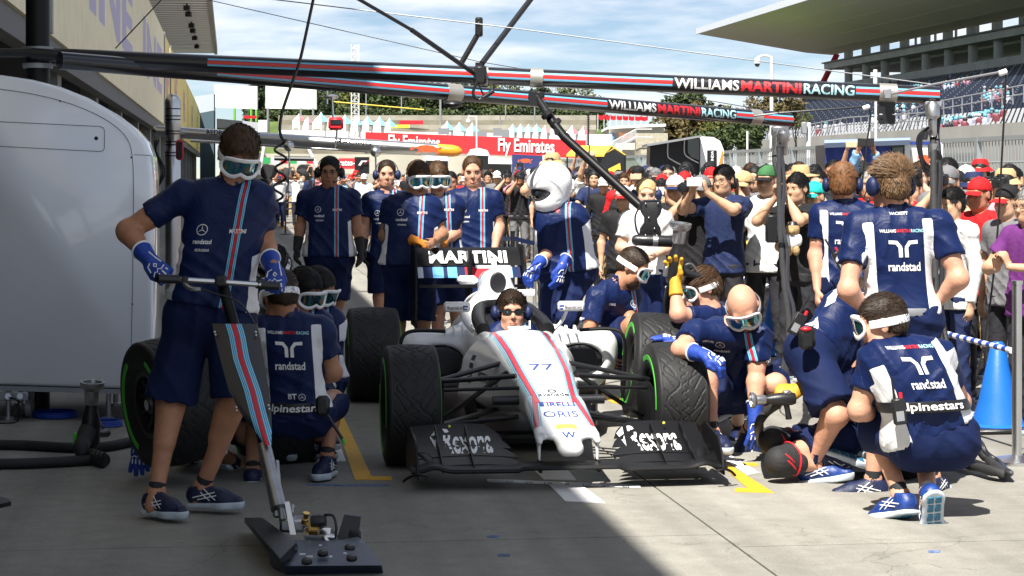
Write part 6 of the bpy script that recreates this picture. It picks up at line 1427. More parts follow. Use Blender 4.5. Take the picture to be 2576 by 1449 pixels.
# black and white rounded booth
bo = thing('pit_wall_booth', 'black and white rounded pit wall booth with orange stripe', 'booth', W(1730,470,40))
q = [(1634,362),(1740,347),(1770,344),(1795,346),(1812,358),(1819,380),(1820,444),(1770,444),(1640,430),(1634,410)]
MB().prism([W(x, y, 40) for x, y in [(1762,343),(1795,345),(1812,355),(1821,378),(1821,444),(1762,444)]], (0,1.4,0)).build('end_wall', M['white_plastic'], bo)
MB().prism([W(x, y, 40.2) for x, y in [(1636,364),(1762,346),(1762,444),(1642,432),(1634,410)]], (0,1.0,0)).build('side_wall', M['black'], bo)
MB().prism([W(1628,362,39.6), W(1765,340,39.6), W(1765,345,39.6), W(1628,368,39.6)], (0,1.6,0)).build('awning', M['grey'], bo)
for p in ([(1722,352),(1722,385),(1735,398),(1758,410)], [(1680,358),(1680,392),(1690,402),(1712,414)]): MB().tube(catmull([W(x, y, 40.1) for x, y in p], 5), .012, 6).build('window_seal', M['white_plastic'], bo)
MB().prism([W(1730,350,40.12), W(1760,349,40.12), W(1760,404,40.12), W(1738,395,40.12), W(1730,384,40.12)], (0,.04,0)).build('window', M['glass_dark'], bo)
MB().prism([W(1779,378,39.98), W(1803,378,39.98), W(1803,437,39.98), W(1779,437,39.98)], (0,.02,0)).build('panel', M['black'], bo)
shape_part([[(0,-.0),(.07,0),(.115,.34),(.085,.36)]], lambda a, b: tuple(W(1805,440,39.97)+X1*a+Z1*(b+.1)), mat('stripe_orange', (.8,.25,.03), .5), bo, 'stripe')
v, f = text2d('FORCE INDIA', .05, bold=.03); me = bpy.data.meshes.new('lettering'); me.from_pydata([W(1795,408,39.96)+Z1*x*1.0-X1*y for x, y in v], [], f); link('lettering', me, bo, M['print_white'], world=True)
# blue and white booth with bull
rb = thing('pit_wall_booth', 'white pit wall booth with blue awning and red bull emblem', 'booth', W(2225,480,31))
MB().prism([W(x, y, 31) for x, y in [(2276,364),(2290,356),(2365,356),(2372,364),(2372,455),(2276,455)]], (0,1.3,0)).build('end_wall', M['white_plastic'], rb)
MB().prism([W(x, y, 31.1) for x, y in [(2078,364),(2276,360),(2276,455),(2080,455)]], (0,1.1,0)).build('side_wall', mat('booth_dark', (.03,.035,.045), .3, coat=.3), rb)
MB().loft([[W(2074,y,D) for y, D in ((372,30.6),(360,30.55),(354,30.7),(352,31),(352,32.2),(372,32.2))], [W(2290,y,D) for y, D in ((364,30.6),(352,30.55),(348,30.7),(346,31),(346,32.2),(364,32.2))]]).build('roof', mat('booth_blue_grey', (.28,.38,.62), .4, coat=.3, bump=.4, bs=6), rb)
m = MB(); 
for k in range(2): x0, x1 = (2076, 2164) if k == 0 else (2166, 2240); m.loft([[W(x0+(x1-x0)*i/10, 368, 30.75)+V3((0,.01*math.sin(i*1.7),0)), W(x0+(x1-x0)*i/10, 412, 30.75)+V3((0,.012*math.sin(i*1.7+1),0))] for i in range(11)], closed=False)
m.build('awning', mat('awning_blue', (.015,.04,.24), .6, bump=.5, bs=8), rb)
MB().prism([W(2245,372,30.98), W(2272,370,30.98), W(2272,440,30.98), W(2245,440,30.98)], (0,.04,0)).build('window', M['glass_dark'], rb)
MB().prism([W(2292,376,30.98), W(2348,374,30.98), W(2348,440,30.98), W(2292,440,30.98)], (0,.02,0)).build('panel', mat('panel_cream', (.72,.68,.60), .6), rb)
shape_part([[(-x*.5, y*.9) for x, y in p][::-1] for p in bull], lambda a, b: tuple(W(2322,402,30.95)+X1*a*1.0+Z1*b*1.4), MATS['bull_red'], rb); MB().prism([W(2290,356,30.97), W(2365,356,30.97), W(2368,364,30.97), W(2290,364,30.97)], (0,.02,0)).build('stripe', MATS['awning_blue'], rb)
MB().prism([W(2349,376,30.97), W(2356,376,30.97), W(2356,440,30.97), W(2349,440,30.97)], (0,.02,0)).build('stripe', MATS['tip_orange'], rb)
# toro rosso style booth, far centre, and odd white canopies
o = thing('far_booth', 'small dark blue booth with red emblem left of the helmeted man', 'booth', W(1360,440,70)); MB().prism([W(1288,388,66), W(1366,392,66), W(1366,450,66), W(1288,450,66)] , (0,1.5,0)).build('side_wall', mat('booth_navy', (.03,.04,.14), .5), o)
MB().prism([W(1365,390,65.9), W(1372,390,65.9), W(1372,450,65.9), W(1365,450,65.9)], (0,.3,0)).build('post', M['white'], o)
shape_part([[(x, y) for x, y in p] for p in bull], lambda a, b: tuple(W(1325,405,65.8)+X1*a+Z1*b*1.2), MATS['bull_red'], o)
for i, (x0, x1, y0) in enumerate(((1175,1232,372),(1065,1130,385),(1190,1290,393))):
    o = thing('far_canopy', 'white rounded pit stand roof far down the lane, %s from the left' % ordn[(1,0,2)[i]], 'canopy', W(x0,440,72)); D = 72+i*3
    MB().prism([W(x0, y0+18, D), W(x0+8, y0+4, D), W((x0+x1)/2, y0, D), W(x1-6, y0+6, D), W(x1, y0+20, D)], (0,1.2,0)).build('roof', M['white_plastic'], o); MB().prism([W(x0+6,y0+19,D+.3), W(x1-4,y0+20,D+.3), W(x1-4,450,D+.3), W(x0+6,450,D+.3)], (0,.6,0)).build('body', mat('stand_dark', (.08,.085,.09), .6), o)
# fence along the pit wall
fence = thing('debris_fence', 'grey mesh debris fence on the pit wall behind the crowd', 'fence', pit(11.8,50))
fm = mat('fence_grey', (.34,.37,.38), .5, .4)
mw_ = MB()
for k in range(19): mw_.cyl((0, .07+k*.14, .0), (0, .07+k*.14, 1.05), .009, n=4, cap=False)
for z in (.0, .35, .7, 1.04): mw_.cyl((0,0,z), (0,2.8,z), .012, n=4, cap=False)
mwm = mw_.mesh('mesh_panel'); fr_ = MB().box((0,1.4,1.07), (.06,2.8,.07)).box((0,0,.5), (.08,.08,1.2)).mesh('frame')
wl = MB(); pbox(wl, 11.7, 12.0, 20, 130, 0, 1.12); wl.build('wall', conc, fence)
sheet = mat('clear_sheet', (.55,.60,.62), .25, alpha=.35)
for k in range(30):
    mwl = Matrix.Translation(pit(11.85, 24+k*2.8, 1.13)) @ Matrix.Rotation(PA, 4, 'Z')
    p = link('mesh_panel', mwm, fence, fm, local=mwl, world=True); link('frame', fr_, p, fm)
for k in range(0, 30, 3): MB().prism([pit(11.95, 24+k*2.8+.2, 1.15), pit(11.95, 24+k*2.8+2.5, 1.15), pit(11.95, 24+k*2.8+2.5, 2.0), pit(11.95, 24+k*2.8+.2, 2.0)], PR*.02).build('sheet', sheet, fence)
# track beyond the wall
props(MB().add([pit(14.2,20,.004), pit(46,20,.004), pit(46,420,.004), pit(14.2,420,.004)], [(0,1,2,3)]).build('race_track', mat('asphalt', (.12,.12,.12), .9, var=.15, vs=.4), None), kind='structure')
# ---------------------------------------------------------------- grandstand
gs = thing('grandstand', 'large covered grandstand with dark blue seats and white roof on the right', 'grandstand', pit(80,250))
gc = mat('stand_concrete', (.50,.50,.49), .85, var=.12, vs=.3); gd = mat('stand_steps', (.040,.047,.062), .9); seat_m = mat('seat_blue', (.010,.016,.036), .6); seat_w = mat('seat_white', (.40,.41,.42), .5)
def dx(s, x): return s*F/(x-580)/math.cos(PA)*.985
sv, sf = MB(), MB(); rows = 29
lowd = []
stp = MB()
for i in range(rows):
    s = 50+2.2*i; z = 4.7+.45*i; x_l = 1870+(2045-1870)*i/28; d1 = dx(s, x_l); d0 = dx(s, 2720)
    stp.prism([pit(s, d0, z-.5), pit(s+2.25, d0, z-.5), pit(s+2.25, d1, z-.5), pit(s, d1, z-.5)], (0,0,.5))
    nn = int((d1-d0)/.95)
    for k in range(nn):
        if (k//14) % 7 == 6 and (k % 14) < 2: continue
        d = d0+k*.95; t = MB if 0 else (sf if i < 4 else sv)
        a = pit(s+.8, d, z); t.add([a, a+PF*.62, a+PF*.62+Z1*.62+PR*.25, a+Z1*.62+PR*.25, a-PR*.5+Z1*.22, a+PF*.62-PR*.5+Z1*.22], [(0,1,2,3), (0,1,5,4)])
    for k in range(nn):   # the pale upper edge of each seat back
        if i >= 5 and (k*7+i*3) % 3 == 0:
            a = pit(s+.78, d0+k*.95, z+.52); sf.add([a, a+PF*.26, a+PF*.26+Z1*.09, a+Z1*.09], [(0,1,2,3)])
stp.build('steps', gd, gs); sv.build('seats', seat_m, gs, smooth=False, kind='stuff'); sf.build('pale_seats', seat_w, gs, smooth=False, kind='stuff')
m = MB(); pbox(m, 48.5, 50, dx(48,1850), dx(48,2800), 0, 5.0); m.build('front_wall', mat('front_wall_pale', (.34,.33,.30), .8, var=.1, vs=.4), gs)
gde, gd0 = 388, 170
m = MB(); pbox(m, 113, 114, gd0, gde, 15, 19.2); m.build('back_wall', gc, gs)
m = MB(); pbox(m, 111.5, 116, gd0, gde, 21.9, 23.0); m.build('gallery_beam', gc, gs); m = MB(); pbox(m, 111, 112, gd0, gde, 23.0, 23.25); m.build('gallery_ledge', mat('ledge', (.22,.22,.22), .8), gs)
m = MB(); pbox(m, 116, 128, gd0, gde, 21.5, 21.9); m.build('gallery_floor', gc, gs); m = MB(); pbox(m, 127, 127.5, gd0, gde, 10, 19.8); m.build('rear_wall', gc, gs)
k = 0
for d in range(gd0, gde+1, 11):
    MB().cyl(pit(113.6,d,19), pit(113.6,d,21.95), .75, n=14).build('column', gc, gs); MB().cyl(pit(114.5,d+3,23), pit(114.5,d+3,27.5), .85, n=14).build('column', gc, gs)
    MB().tube([pit(126.5,d,19), pit(126.5,d,28)], .25, 6).build('rear_post', gc, gs); MB().tube([pit(126.6,d,24.3), pit(126.6,d+11,24.3)], .12, 6).build('rear_rail', M['white'], gs)
    MB().box(pit(112,d+6,26.0), (.8,.8,.8)).build('loudspeaker', M['black'], gs)
rfm = mat('roof_soffit', (.95,.88,.74), .8, var=.04, vs=.05)
def roofz(s): return 28.7+(24.6-28.7)*(s-87.6)/(113-87.6) if s < 113 else 24.6+(s-113)*.28
ns = 8
for i in range(ns):
    s0, s1 = 87.6+(130-87.6)*i/ns, 87.6+(130-87.6)*(i+1)/ns-.10
    MB().prism([pit(s0,60,roofz(s0)), pit(s1,60,roofz(s1)), pit(s1,391,roofz(s1)), pit(s0,391,roofz(s0))], (0,0,.8+.1*i)).build('roof_panel', rfm, gs)
MB().prism([pit(87.3,60,28.6), pit(87.6,60,28.6), pit(87.6,391.3,28.6), pit(87.3,391.3,28.6)], (0,0,1.1)).build('roof_edge', M['white'], gs)
MB().prism([pit(87.3,391,roofz(87.6)), pit(130,391,roofz(130)), pit(130,391,roofz(130)+1.5), pit(87.3,391,roofz(87.6)+1.0)], PF*.3).build('roof_gable', M['white'], gs)
m = MB()
for k in range(26): d = 214-k*2.4; pbox(m, 108+.5*math.sin(k*.9), 108.3+.5*math.sin(k*.9), d, d+2.35, 17.5, 22.3)
glm = mat('glass_reflections', (.45,.47,.47), .12, .6); _t = glm.node_tree; _w = _t.nodes.new('ShaderNodeTexWave'); _w.bands_direction = 'Z'; _w.inputs['Scale'].default_value = .55; _w.inputs['Distortion'].default_value = 3.5; _g = _t.nodes.new('ShaderNodeNewGeometry'); _t.links.new(_g.outputs['Position'], _w.inputs['Vector'])  # wavy dark and pale bands painted as reflections in the glass
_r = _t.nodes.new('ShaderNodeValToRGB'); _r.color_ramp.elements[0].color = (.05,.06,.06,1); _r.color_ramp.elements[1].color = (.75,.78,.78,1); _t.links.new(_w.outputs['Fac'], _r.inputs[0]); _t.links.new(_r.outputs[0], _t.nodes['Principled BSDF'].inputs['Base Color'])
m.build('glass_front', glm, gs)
rl = MB()
for (xa, ya, xb, yb) in ((1870,372,2130,330),(2130,330,2330,322),(2330,300,2576,258),(2190,352,2330,300)):
    a, b = W(xa, ya, dx(50,xa) if 1 else 0), W(xb, yb, dx(50,xb)); n_ = int((b-a).length/1.8)
    for k in range(n_+1): p = a+(b-a)*k/n_; rl.cyl(p, p+Z1*1.1, .05, n=4, cap=False)
    for h in (.55, 1.1): rl.cyl(a+Z1*h, b+Z1*h, .045, n=4, cap=False)
rl.build('railings', M['grey'], gs, kind='stuff')
# spectators scattered and grouped on the seats: too small and too many to single out
sp = {}; rng = random.Random(9)
def fan(x, y, c, h):
    D = min(380, 7.1/max(.0175, (.2014*(x-580)-(445-y))/F)); p = W(x, y, D); m = sp.setdefault(c, MB()); m.loft([[p+V3((.20*math.cos(t), .15*math.sin(t), 0)) for t in (0,1.26,2.5,3.8,5.0)], [p+V3((.30*math.cos(t), .2*math.sin(t), .55)) for t in (0,1.26,2.5,3.8,5.0)], [p+V3((.12*math.cos(t), .1*math.sin(t), .75)) for t in (0,1.26,2.5,3.8,5.0)]]); sp.setdefault(h, MB()).sph(p+Z1*.88, .16, 6, 5)
cl = [(.42,.42,.48),(.35,.38,.5),(.16,.03,.04),(.02,.03,.06),(.02,.02,.03),(.3,.14,.2)]; hs = [(.12,.36,.46),(.03,.02,.02),(.12,.36,.46),(.4,.4,.4)]
for cx_, cy_, sx_, sy_, n_ in ((2300,240,60,14,50),(2240,300,40,12,34),(2420,215,45,14,22),(2500,250,40,16,20),(2400,330,80,6,26),(2470,318,50,6,26),(2100,330,60,8,5),(2450,160,70,18,7),(2250,215,60,12,5)):
    for _ in range(n_): x = cx_+rng.gauss(0, sx_*.5); y = cy_+rng.gauss(0, sy_*.6)-(x-cx_)*.22; fan(x, y, rng.choice(cl), rng.choice(hs))
cr_root = thing('seated_spectators', 'small distant spectators in white shirts and cyan hats on the grandstand seats', 'crowd', pit(60,200), kind='stuff')
for c, m in sp.items(): m.build('spectators', M['tint'], cr_root, color=c, kind='stuff')
for i, (x, c) in enumerate(((2400,(.6,.12,.25)),(2440,(.08,.08,.2)))): board('flag_banner', ('pink and red striped banner on the stand wall' if i == 0 else 'dark banner with pale bars on the stand wall'), [W(x-18,331,150), W(x+18,329,150), W(x+18,345,150), W(x-18,347,150)], (0,.05,0), mat('banner%d' % i if 0 else ('banner_pink' if i == 0 else 'banner_dark'), c, .7), 'banner')
# crane, poles, camera
cb = thing('crane_boom', 'red crane boom standing behind the end of the grandstand', 'crane', W(2030,280,400)); MB().tube([W(2034,275,400), W(2068,212,400)], .75, 10).tube([W(2068,212,400), W(2106,136,400)], .55, 10).build('boom', M['red'], cb); MB().box(W(2068,212,400), (1.8,1.6,1.2)).build('joint', M['red'], cb)
cc = thing('camera_pole', 'tall white pole with dome security camera left of the grandstand roof', 'pole', W(1940,450,58)); MB().cyl(W(1941,452,58), W(1941,142,58), .060, .045, 14).build('pole', M['white'], cc)
for y in (386, 396, 410): MB().cyl(W(1939,y,58), W(1939,y+7,58), .085, n=12).build('collar', M['white'], cc)
MB().tube([W(1941,145,58), W(1928,140,58), W(1918,140,58), W(1905,146,58)], .035, 8).build('bracket', M['white'], cc); MB().lathe([(0,.11), (.06,.10), (.09,.03), (.09,-.05), (.07,-.05)], W(1905,155,58), Z1, 16).build('hood', M['white'], cc); MB().sph(W(1905,162,58), .072, 12, 8).build('dome', M['glass_dark'], cc)
o = thing('lamp_pole', 'thin white pole in front of the seats above the lower boom end', 'pole', W(2203,450,70)); MB().cyl(W(2203,450,70), W(2203,195,70), .04, n=8).cyl(W(2202,175,70), W(2202,210,70), .07, n=8).build('pole', M['white'], o)
o = thing('speaker_column', 'white column with box and lamp in front of the grandstand railing', 'column', W(2030,440,60)); MB().cyl(W(2034,440,60), W(2034,308,60), .07, n=10).build('column', M['white'], o); MB().box(W(2023,322,59.9), (.16,.2,.34), None, .02).build('lamp_box', M['grey'], o)
for x in (2187, 1880): props(MB().cyl(W(x,440,62), W(x,330,62), .03, n=8).build('pole', M['white'], None), 'short white pole on the pit wall at %s' % ('right of the white speaker column' if x > 2000 else 'the left of the camera pole'), 'pole')
# far left: lane end with pit equipment
eq = thing('tyre_trolley', 'row of dark tyre trolleys and gear far down the pit lane', 'trolley', W(730,500,75))
rng = random.Random(2)
for k in range(14):
    x = 660+k*10; MB().cyl(W(x,430+rng.uniform(0,40),72+k*.4), W(x+14,430+rng.uniform(0,40),72.3+k*.4), .26, n=14).build('tyre', M['rubber'], eq)
for k in range(5): MB().box(W(680+k*24,470,74), (.3,.5,.45), None, .02).build('case', (M['glove'], M['black'], M['grey'])[k % 3], eq)
for i, x in enumerate((662, 684, 706, 728, 750, 772)):
    props(MB().prism([W(x,396,120), W(x+18,396,120), W(x+18,412,120), W(x,412,120)], (0,.1,0)).build('hanging_flag', M['tint'], None, color=((.03,.30,.10),(.75,.75,.75),(.6,.03,.05))[i % 3]), '%s flag panel in the far row, %s from the left' % (('green','white','red')[i % 3], ordn[i]), 'flag', 'flags far down the lane')
props(MB().tube([W(690,398,85), W(790,400,85)], .10, 8).build('far_boom', M['black'], None), 'black boom tube crossing far down the pit lane', 'boom')
props(MB().tube([W(600,362,95), W(910,380,95)], .07, 8).build('far_boom', M['white'], None), 'long white boom crossing far down the pit lane', 'boom')
for i, (a, b) in enumerate((((770,362),(800,425)), ((665,365),(652,440)))): props(MB().tube([W(*a,85), W(*b,85)], .07, 8).build('far_strut', M['white'], None), 'white slanting strut far down the lane, %s of the pair' % ('right','left')[i], 'strut')
o = board('low_wall', 'pale low concrete wall far behind the lane end', [W(560,385,125), W(1500,395,125), W(1500,440,125), W(560,435,125)], (0,.6,0), mat('wall_pale', (.42,.40,.33), .85, var=.15, vs=.4), 'wall')
# ---------------------------------------------------------------- crowd barrier
def stanchion(x, y, label, h=.95, r=.024, mt='black'):
    p = G(x, y); o = thing('barrier_post', label, 'barrier post', p); MB().cyl(p, p+Z1*h, r, n=14).cyl(p+Z1*h, p+Z1*(h+.02), r*1.2, n=14).build('post', M[mt], o); MB().lathe([(.0,.0), (.16,.0), (.16,.02), (.03,.045), (0,.045)], p, Z1, 24).build('base', M['black'] if mt == 'black' else M['silver'], o); return p
sp_ = [stanchion(2558,1165,'chrome barrier post at the right edge of the lane',1.0,.028,'silver'), stanchion(1290,790,'black barrier post just right of the rear wing'), stanchion(1345,770,'steel barrier post behind the helmeted man',.95,.024,'silver'), stanchion(718,590,'black barrier post far down the lane at left'), stanchion(712,572,'farthest black barrier post down the lane at left'), stanchion(1500,830,'black barrier post left of the squatting goggled man')]
def tape(label, a, b, z0=.86, h=.05, mt='navy'):
    a, b = V3((a.x,a.y,z0)), V3((b.x,b.y,z0)); n_ = 14; pts = [a+(b-a)*i/n_-Z1*.05*math.sin(math.pi*i/n_) for i in range(n_+1)]
    props(MB().loft([[p+Z1*h, p, p+V3((.002,.002,0)), p+V3((.002,.002,h))] for p in pts]).build('barrier_tape', M[mt], None), label, 'barrier tape')
tape('navy barrier tape left of the helmeted man', sp_[1], G(1240,745)); tape('navy barrier tape behind the helmeted man', sp_[1], sp_[5]); tape('navy barrier tape behind the blonde woman', sp_[5], G(1900,930)); tape('navy tape far down the lane left', sp_[3], G(620,570)); tape('navy tape far down the lane right', sp_[3], G(800,560)); tape('second navy tape crossing far down the lane', sp_[4], G(810,545), .55)
M['print_navy_tape'] = mat('tape_print', (.7,.72,.75), .5)
def cone(x, y, h, label, r=.19):
    p = G(x, y); o = thing('traffic_cone', label, 'traffic cone', p, 'blue traffic cones')
    MB().lathe([(r,.035), (r*.86,.05), (r*.62,.20), (.045,h-.02), (.03,h), (.0,h)], p, Z1, 28).build('body', M['blue'], o)
    MB().box(p+Z1*.017, (r*2.3,r*2.3,.034), PM, .012).build('base', M['blue'] if x != 2510 else M['black'], o); return p+Z1*h
PM = Matrix.Rotation(PA, 3, 'Z')
ct = [cone(2510,1083,.56,'large blue cone at right behind the chrome post'), cone(1950,893,.63,'blue cone between the bald man and bending man'), cone(1655,805,.72,'blue cone behind the blonde woman legs'), cone(1368,700,.74,'far blue cone left of the helmeted man'), cone(1770,850,.74,'blue cone half hidden behind the yellow gloved man')]
def bar(label, a, b):
    n_ = 18; o = thing('cone_bar', label, 'barrier bar', a)
    for k in range(n_): MB().cyl(a+(b-a)*k/n_, a+(b-a)*(k+1)/n_, .017, n=10).build('band', M['white_plastic'] if k % 2 else M['glove'], o)
bar('blue and white striped bar from the middle cone going left', ct[1]-Z1*.03, ct[4]-Z1*.02); bar('blue and white striped bar at the chrome post', W(2375,838,13.0), W(2545,882,12.0)); bar('far blue and white striped bar behind the helmeted man', ct[3]-Z1*.03, ct[2]-Z1*.03)
# ---------------------------------------------------------------- the crew
N_ = lambda *a: V3(a)
# jack man
crew('crew man in white goggles standing at the front jack handle, leftmost of the crew', 10.0,
 dict(hd=(600,392), nk=(585,455), shA=(462,490), shB=(650,495), hiA=(476,795), hiB=(578,795), elA=(322,580,-.02), elB=(665,622,.08), wrA=(374,652,'-'), wrB=(688,668,-.12), knA=(430,1008), knB=(596,1000), anA=(392,1246,-.15), anB=(508,1228,.05)),
 face=(.22,-.80,-.52), up=(.12,0,1), s=1.03, hair=('hair_thick','brown'), head=GOG, gloves=('glove','glove'), beard='dark', fat=.5, wid=1.05, shoes=((-42,0),(-18,0)), skin='tan', vox=.0086, shorts_len=.9, hem=-.05, th=1.18, sinf=.038, hipr=.115,
 prints=FRONT, hands={'A':dict(d=(.62,-.25,-.60), n=(.25,.9,-.35), curl=.75, side=-1), 'B':dict(d=(.08,-.35,-.9), n=(-.1,.95,-.35), curl=.85, side=1)})
# squatting man with his back to us, left
crew('crew man squatting with back turned, blue back reading randstad, left of the car', 11.0,
 dict(hd=(706,742), nk=(728,790), shA=(655,828), shB=(808,832), hiA=(700,1040,.05), hiB=(790,1040,.05), elA=(640,930,.20), elB=(838,935,.05), wrA=(660,1010,.40), wrB=(800,960,.28), knA=(640,1020,.50), knB=(838,1010,.42), anA=(635,1190,.15), anB=(822,1155,.20)),
 face=(-.35,.85,-.25), fc=-1, s=1.0, bend=.03, hair=('hair_short','dark'), head=GOG, gloves=(None,None), shoes=((95,25),(-100,0)), skin='tan', prints=BACK+[('BT', -.0, .10, .028, 'print_white', dict(bold=.04)), (star3(1.0), .05, .11, .018, 'print_white')], hem=.02, shorts_len=.85)
# two heads beyond him, one facing us in the gap
crew('crew man bending with green tinted goggles behind the squatting randstad man', 11.9,
 dict(hd=(768,735), nk=(752,785), shA=(700,815), shB=(805,812), hiA=(720,980), hiB=(790,980), elA=(690,900), elB=(800,900), wrA=(690,980,-.1), wrB=(780,970,-.1), knA=(700,1020,-.3), knB=(800,1020,-.3), anA=(700,1110), anB=(800,1110)),
 face=(.55,-.65,-.35), hair=('hair_thick','black'), head=GOG, shoes=((-60,0),(-60,0)), skin='tan', vox=.011, prints=None)
crew('crew man with dark goggles and black hair, rightmost of the left huddle', 12.3,
 dict(hd=(800,728), nk=(790,780), shA=(745,805), shB=(835,805), hiA=(760,950), hiB=(820,950), elA=(735,880), elB=(838,880), wrA=(740,950,-.1), wrB=(820,950,-.1), knA=(750,990,-.3), knB=(810,990,-.3), anA=(750,1085), anB=(810,1085)),
 face=(.75,-.4,-.4), hair=('hair_short','black'), head=GOG, shoes=((-60,0),(-60,0)), skin='tan', vox=.011)
crew('crew man peering through dark goggles between the jack man and the squatting man', 11.7,
 dict(hd=(634,760), nk=(610,812), shA=(545,850), shB=(672,858), hiA=(520,1010,.1), hiB=(600,1030,.1), elA=(450,900,-.1), elB=(660,940,-.1), wrA=(372,1000,'-'), wrB=(640,1010,-.2), knA=(480,1080,-.2), knB=(620,1090,-.3), anA=(560,1175,.2), anB=(690,1130,.3)),
 face=(.35,-.85,-.3), hair=('hair_thick','black'), head=GOG, gloves=(None,'glove'), shoes=(dict(dirv=(.5,.2,-.6), upv=(-.6,.6,-.4)), dict(dirv=(.3,.3,-.8), upv=(.1,.9,.3))), skin='tan', vox=.01)
crew('black haired crew man with pushed up white goggle strap, farthest of the left huddle', 12.5,
 dict(hd=(690,676), nk=(690,725), shA=(635,750), shB=(735,750), hiA=(655,900), hiB=(715,900), elA=(625,830), elB=(745,830), wrA=(640,900,-.1), wrB=(730,900,-.1), knA=(650,960,-.3), knB=(720,960,-.3), anA=(650,1060), anB=(720,1060)),
 face=(-.3,-.6,-.7), hair=('hair_thick','black'), head=GOG, shoes=((-60,0),(-60,0)), skin='tan', vox=.012)
# gloved arm reaching to the floor at far left of the huddle belongs to a man hidden by the wheel
crew('crew man kneeling behind the upright wheel, gloved hand reaching to the floor', 11.3,
 dict(hd=(470,860), nk=(478,905), shA=(440,935), shB=(545,940), hiA=(480,1060,.25), hiB=(550,1060,.25), elA=(395,985,-.1), elB=(560,1010), wrA=(356,1112,'-'), wrB=(560,1090,-.1), knA=(440,1110,.0), knB=(520,1120,.0), anA=(480,1150,.5), anB=(590,1165,.3)),
 face=(-.1,-.7,-.7), hair=('hair_short','dark'), head=GOG, gloves=('glove','glove'), shoes=((60,50),(60,50)), skin='tan', vox=.011, hands={'A':dict(d=(-.12,-.1,-1), n=(.2,.9,0), curl=.15, side=-1, spread=.2)})
# walking headset man in shade
crew('heavy crew man in black headset and spectacles standing in the shade with black gloves', 18.4,
 dict(hd=(829,432), nk=(828,470), shA=(768,497), shB=(886,497), hiA=(800,645), hiB=(858,645), elA=(756,572), elB=(899,572), wrA=(748,620,-.05), wrB=(906,622,-.05), knA=(796,760), knB=(850,756), anA=(792,868), anB=(828,880)),
 face=(.0,-1,-.06), s=1.02, hair=('hair_short','black'), head=HSETB+[('spectacles','spectacles','black',None)], gloves=('glove_black','glove_black'), shoes=((-95,0),(-80,0)), fat=.8, wid=1.04, skin='tan', shorts_len=.9, prints=FRONT)
crew('slim crew man in blue headset standing behind the rear wing at its left', 19.6,
 dict(hd=(973,438), nk=(974,478), shA=(928,503), shB=(1022,503), hiA=(948,645), hiB=(1000,645), elA=(917,573), elB=(1030,573), wrA=(914,624,-.05), wrB=(1025,635,-.05), knA=(955,750), knB=(1005,750), anA=(957,855), anB=(1005,860)),
 face=(.08,-1,-.05), hair=('hair_crop','dark'), head=HSET, gloves=('glove_black','glove_black'), shoes=((-95,0),(-80,0)), skin='pink', prints=FRONT, long_=False)
crew('goggled crew man with orange knit gloves folding his arms over the rear wing', 15.9,
 dict(hd=(1052,448), nk=(1040,492), shA=(983,518), shB=(1088,518), hiA=(1000,668), hiB=(1064,668), elA=(968,592), elB=(1112,590), wrA=(1040,604,'-'), wrB=(1094,606,-.25), knA=(1000,808), knB=(1062,808), anA=(1004,935), anB=(1066,935)),
 face=(.30,-.90,-.28), hair=('hair_short','brown'), head=GOG, gloves=('orange',None), shoes=((-90,0),(-90,0)), fat=.9, wid=1.05, skin='brown', prints=FRONT, hands={'A':dict(d=(.9,-.2,-.25), n=(.1,.2,-1), curl=.5, side=1)}, shorts_len=.9)
crew('goggled crew man leaning at the right of the one with orange gloves', 16.6,
 dict(hd=(1101,448), nk=(1104,490), shA=(1062,515), shB=(1147,515), hiA=(1085,655), hiB=(1138,655), elA=(1060,585), elB=(1146,585), wrA=(1085,606,-.2), wrB=(1112,612,'-'), knA=(1102,770), knB=(1150,770), anA=(1100,900), anB=(1150,900)),
 face=(.25,-.92,-.28), hair=('hair_short','brown'), head=GOG, gloves=(None,'orange'), shoes=((-90,0),(-90,0)), skin='pink', prints=FRONT, hands={'B':dict(d=(-.9,-.2,-.2), n=(0,.2,-1), curl=.4, side=-1)}, shorts_len=.9)
tat, tg = crew('tattooed tall crew man with short sandy hair standing right of the goggled pair', 17.6,
 dict(hd=(1189,432), nk=(1192,474), shA=(1138,500), shB=(1244,500), hiA=(1166,652), hiB=(1220,652), elA=(1130,572), elB=(1254,570), wrA=(1136,632,-.05), wrB=(1243,632,'-'), knA=(1164,775), knB=(1224,775), anA=(1164,895), anB=(1230,895)),
 face=(.02,-.99,-.12), s=1.02, hair=('hair_crop','brown'), shoes=((-95,0),(-75,0)), wid=1.1, fat=.4, skin='pink', prints=FRONT, shorts_len=.88)
# helmeted man
crew('crew man in white full helmet and long trousers right of the rear wing', 15.1,
 dict(hd=(1386,472), nk=(1408,520), shA=(1372,552,.05), shB=(1452,548), hiA=(1398,680,.05), hiB=(1456,680), elA=(1385,630,.0), elB=(1447,625,-.02), wrA=(1350,668,'-'), wrB=(1412,668,-.18), knA=(1376,812), knB=(1425,800,-.1), anA=(1368,930), anB=(1424,935)),
 face=(-.72,-.62,-.42), s=1.03, hair=None, brows=False, head=[('helmet','helmet','white_plastic',None), ('visor','visor','glass_dark',None,True)], gloves=('glove','glove'), shoes=((-150,0),(-130,0)), long_=True, wid=1.1, fat=.6, skin='pink',
 prints=[(DIA, -.0, .43, .035, 'print_red')], logo_side=1, hands={'B':dict(d=(-.15,-.1,-1), n=(-.6,.5,0), curl=.3, side=-1), 'A':dict(d=(-.5,-.4,-.6), n=(.3,.5,-.4), curl=.4)})
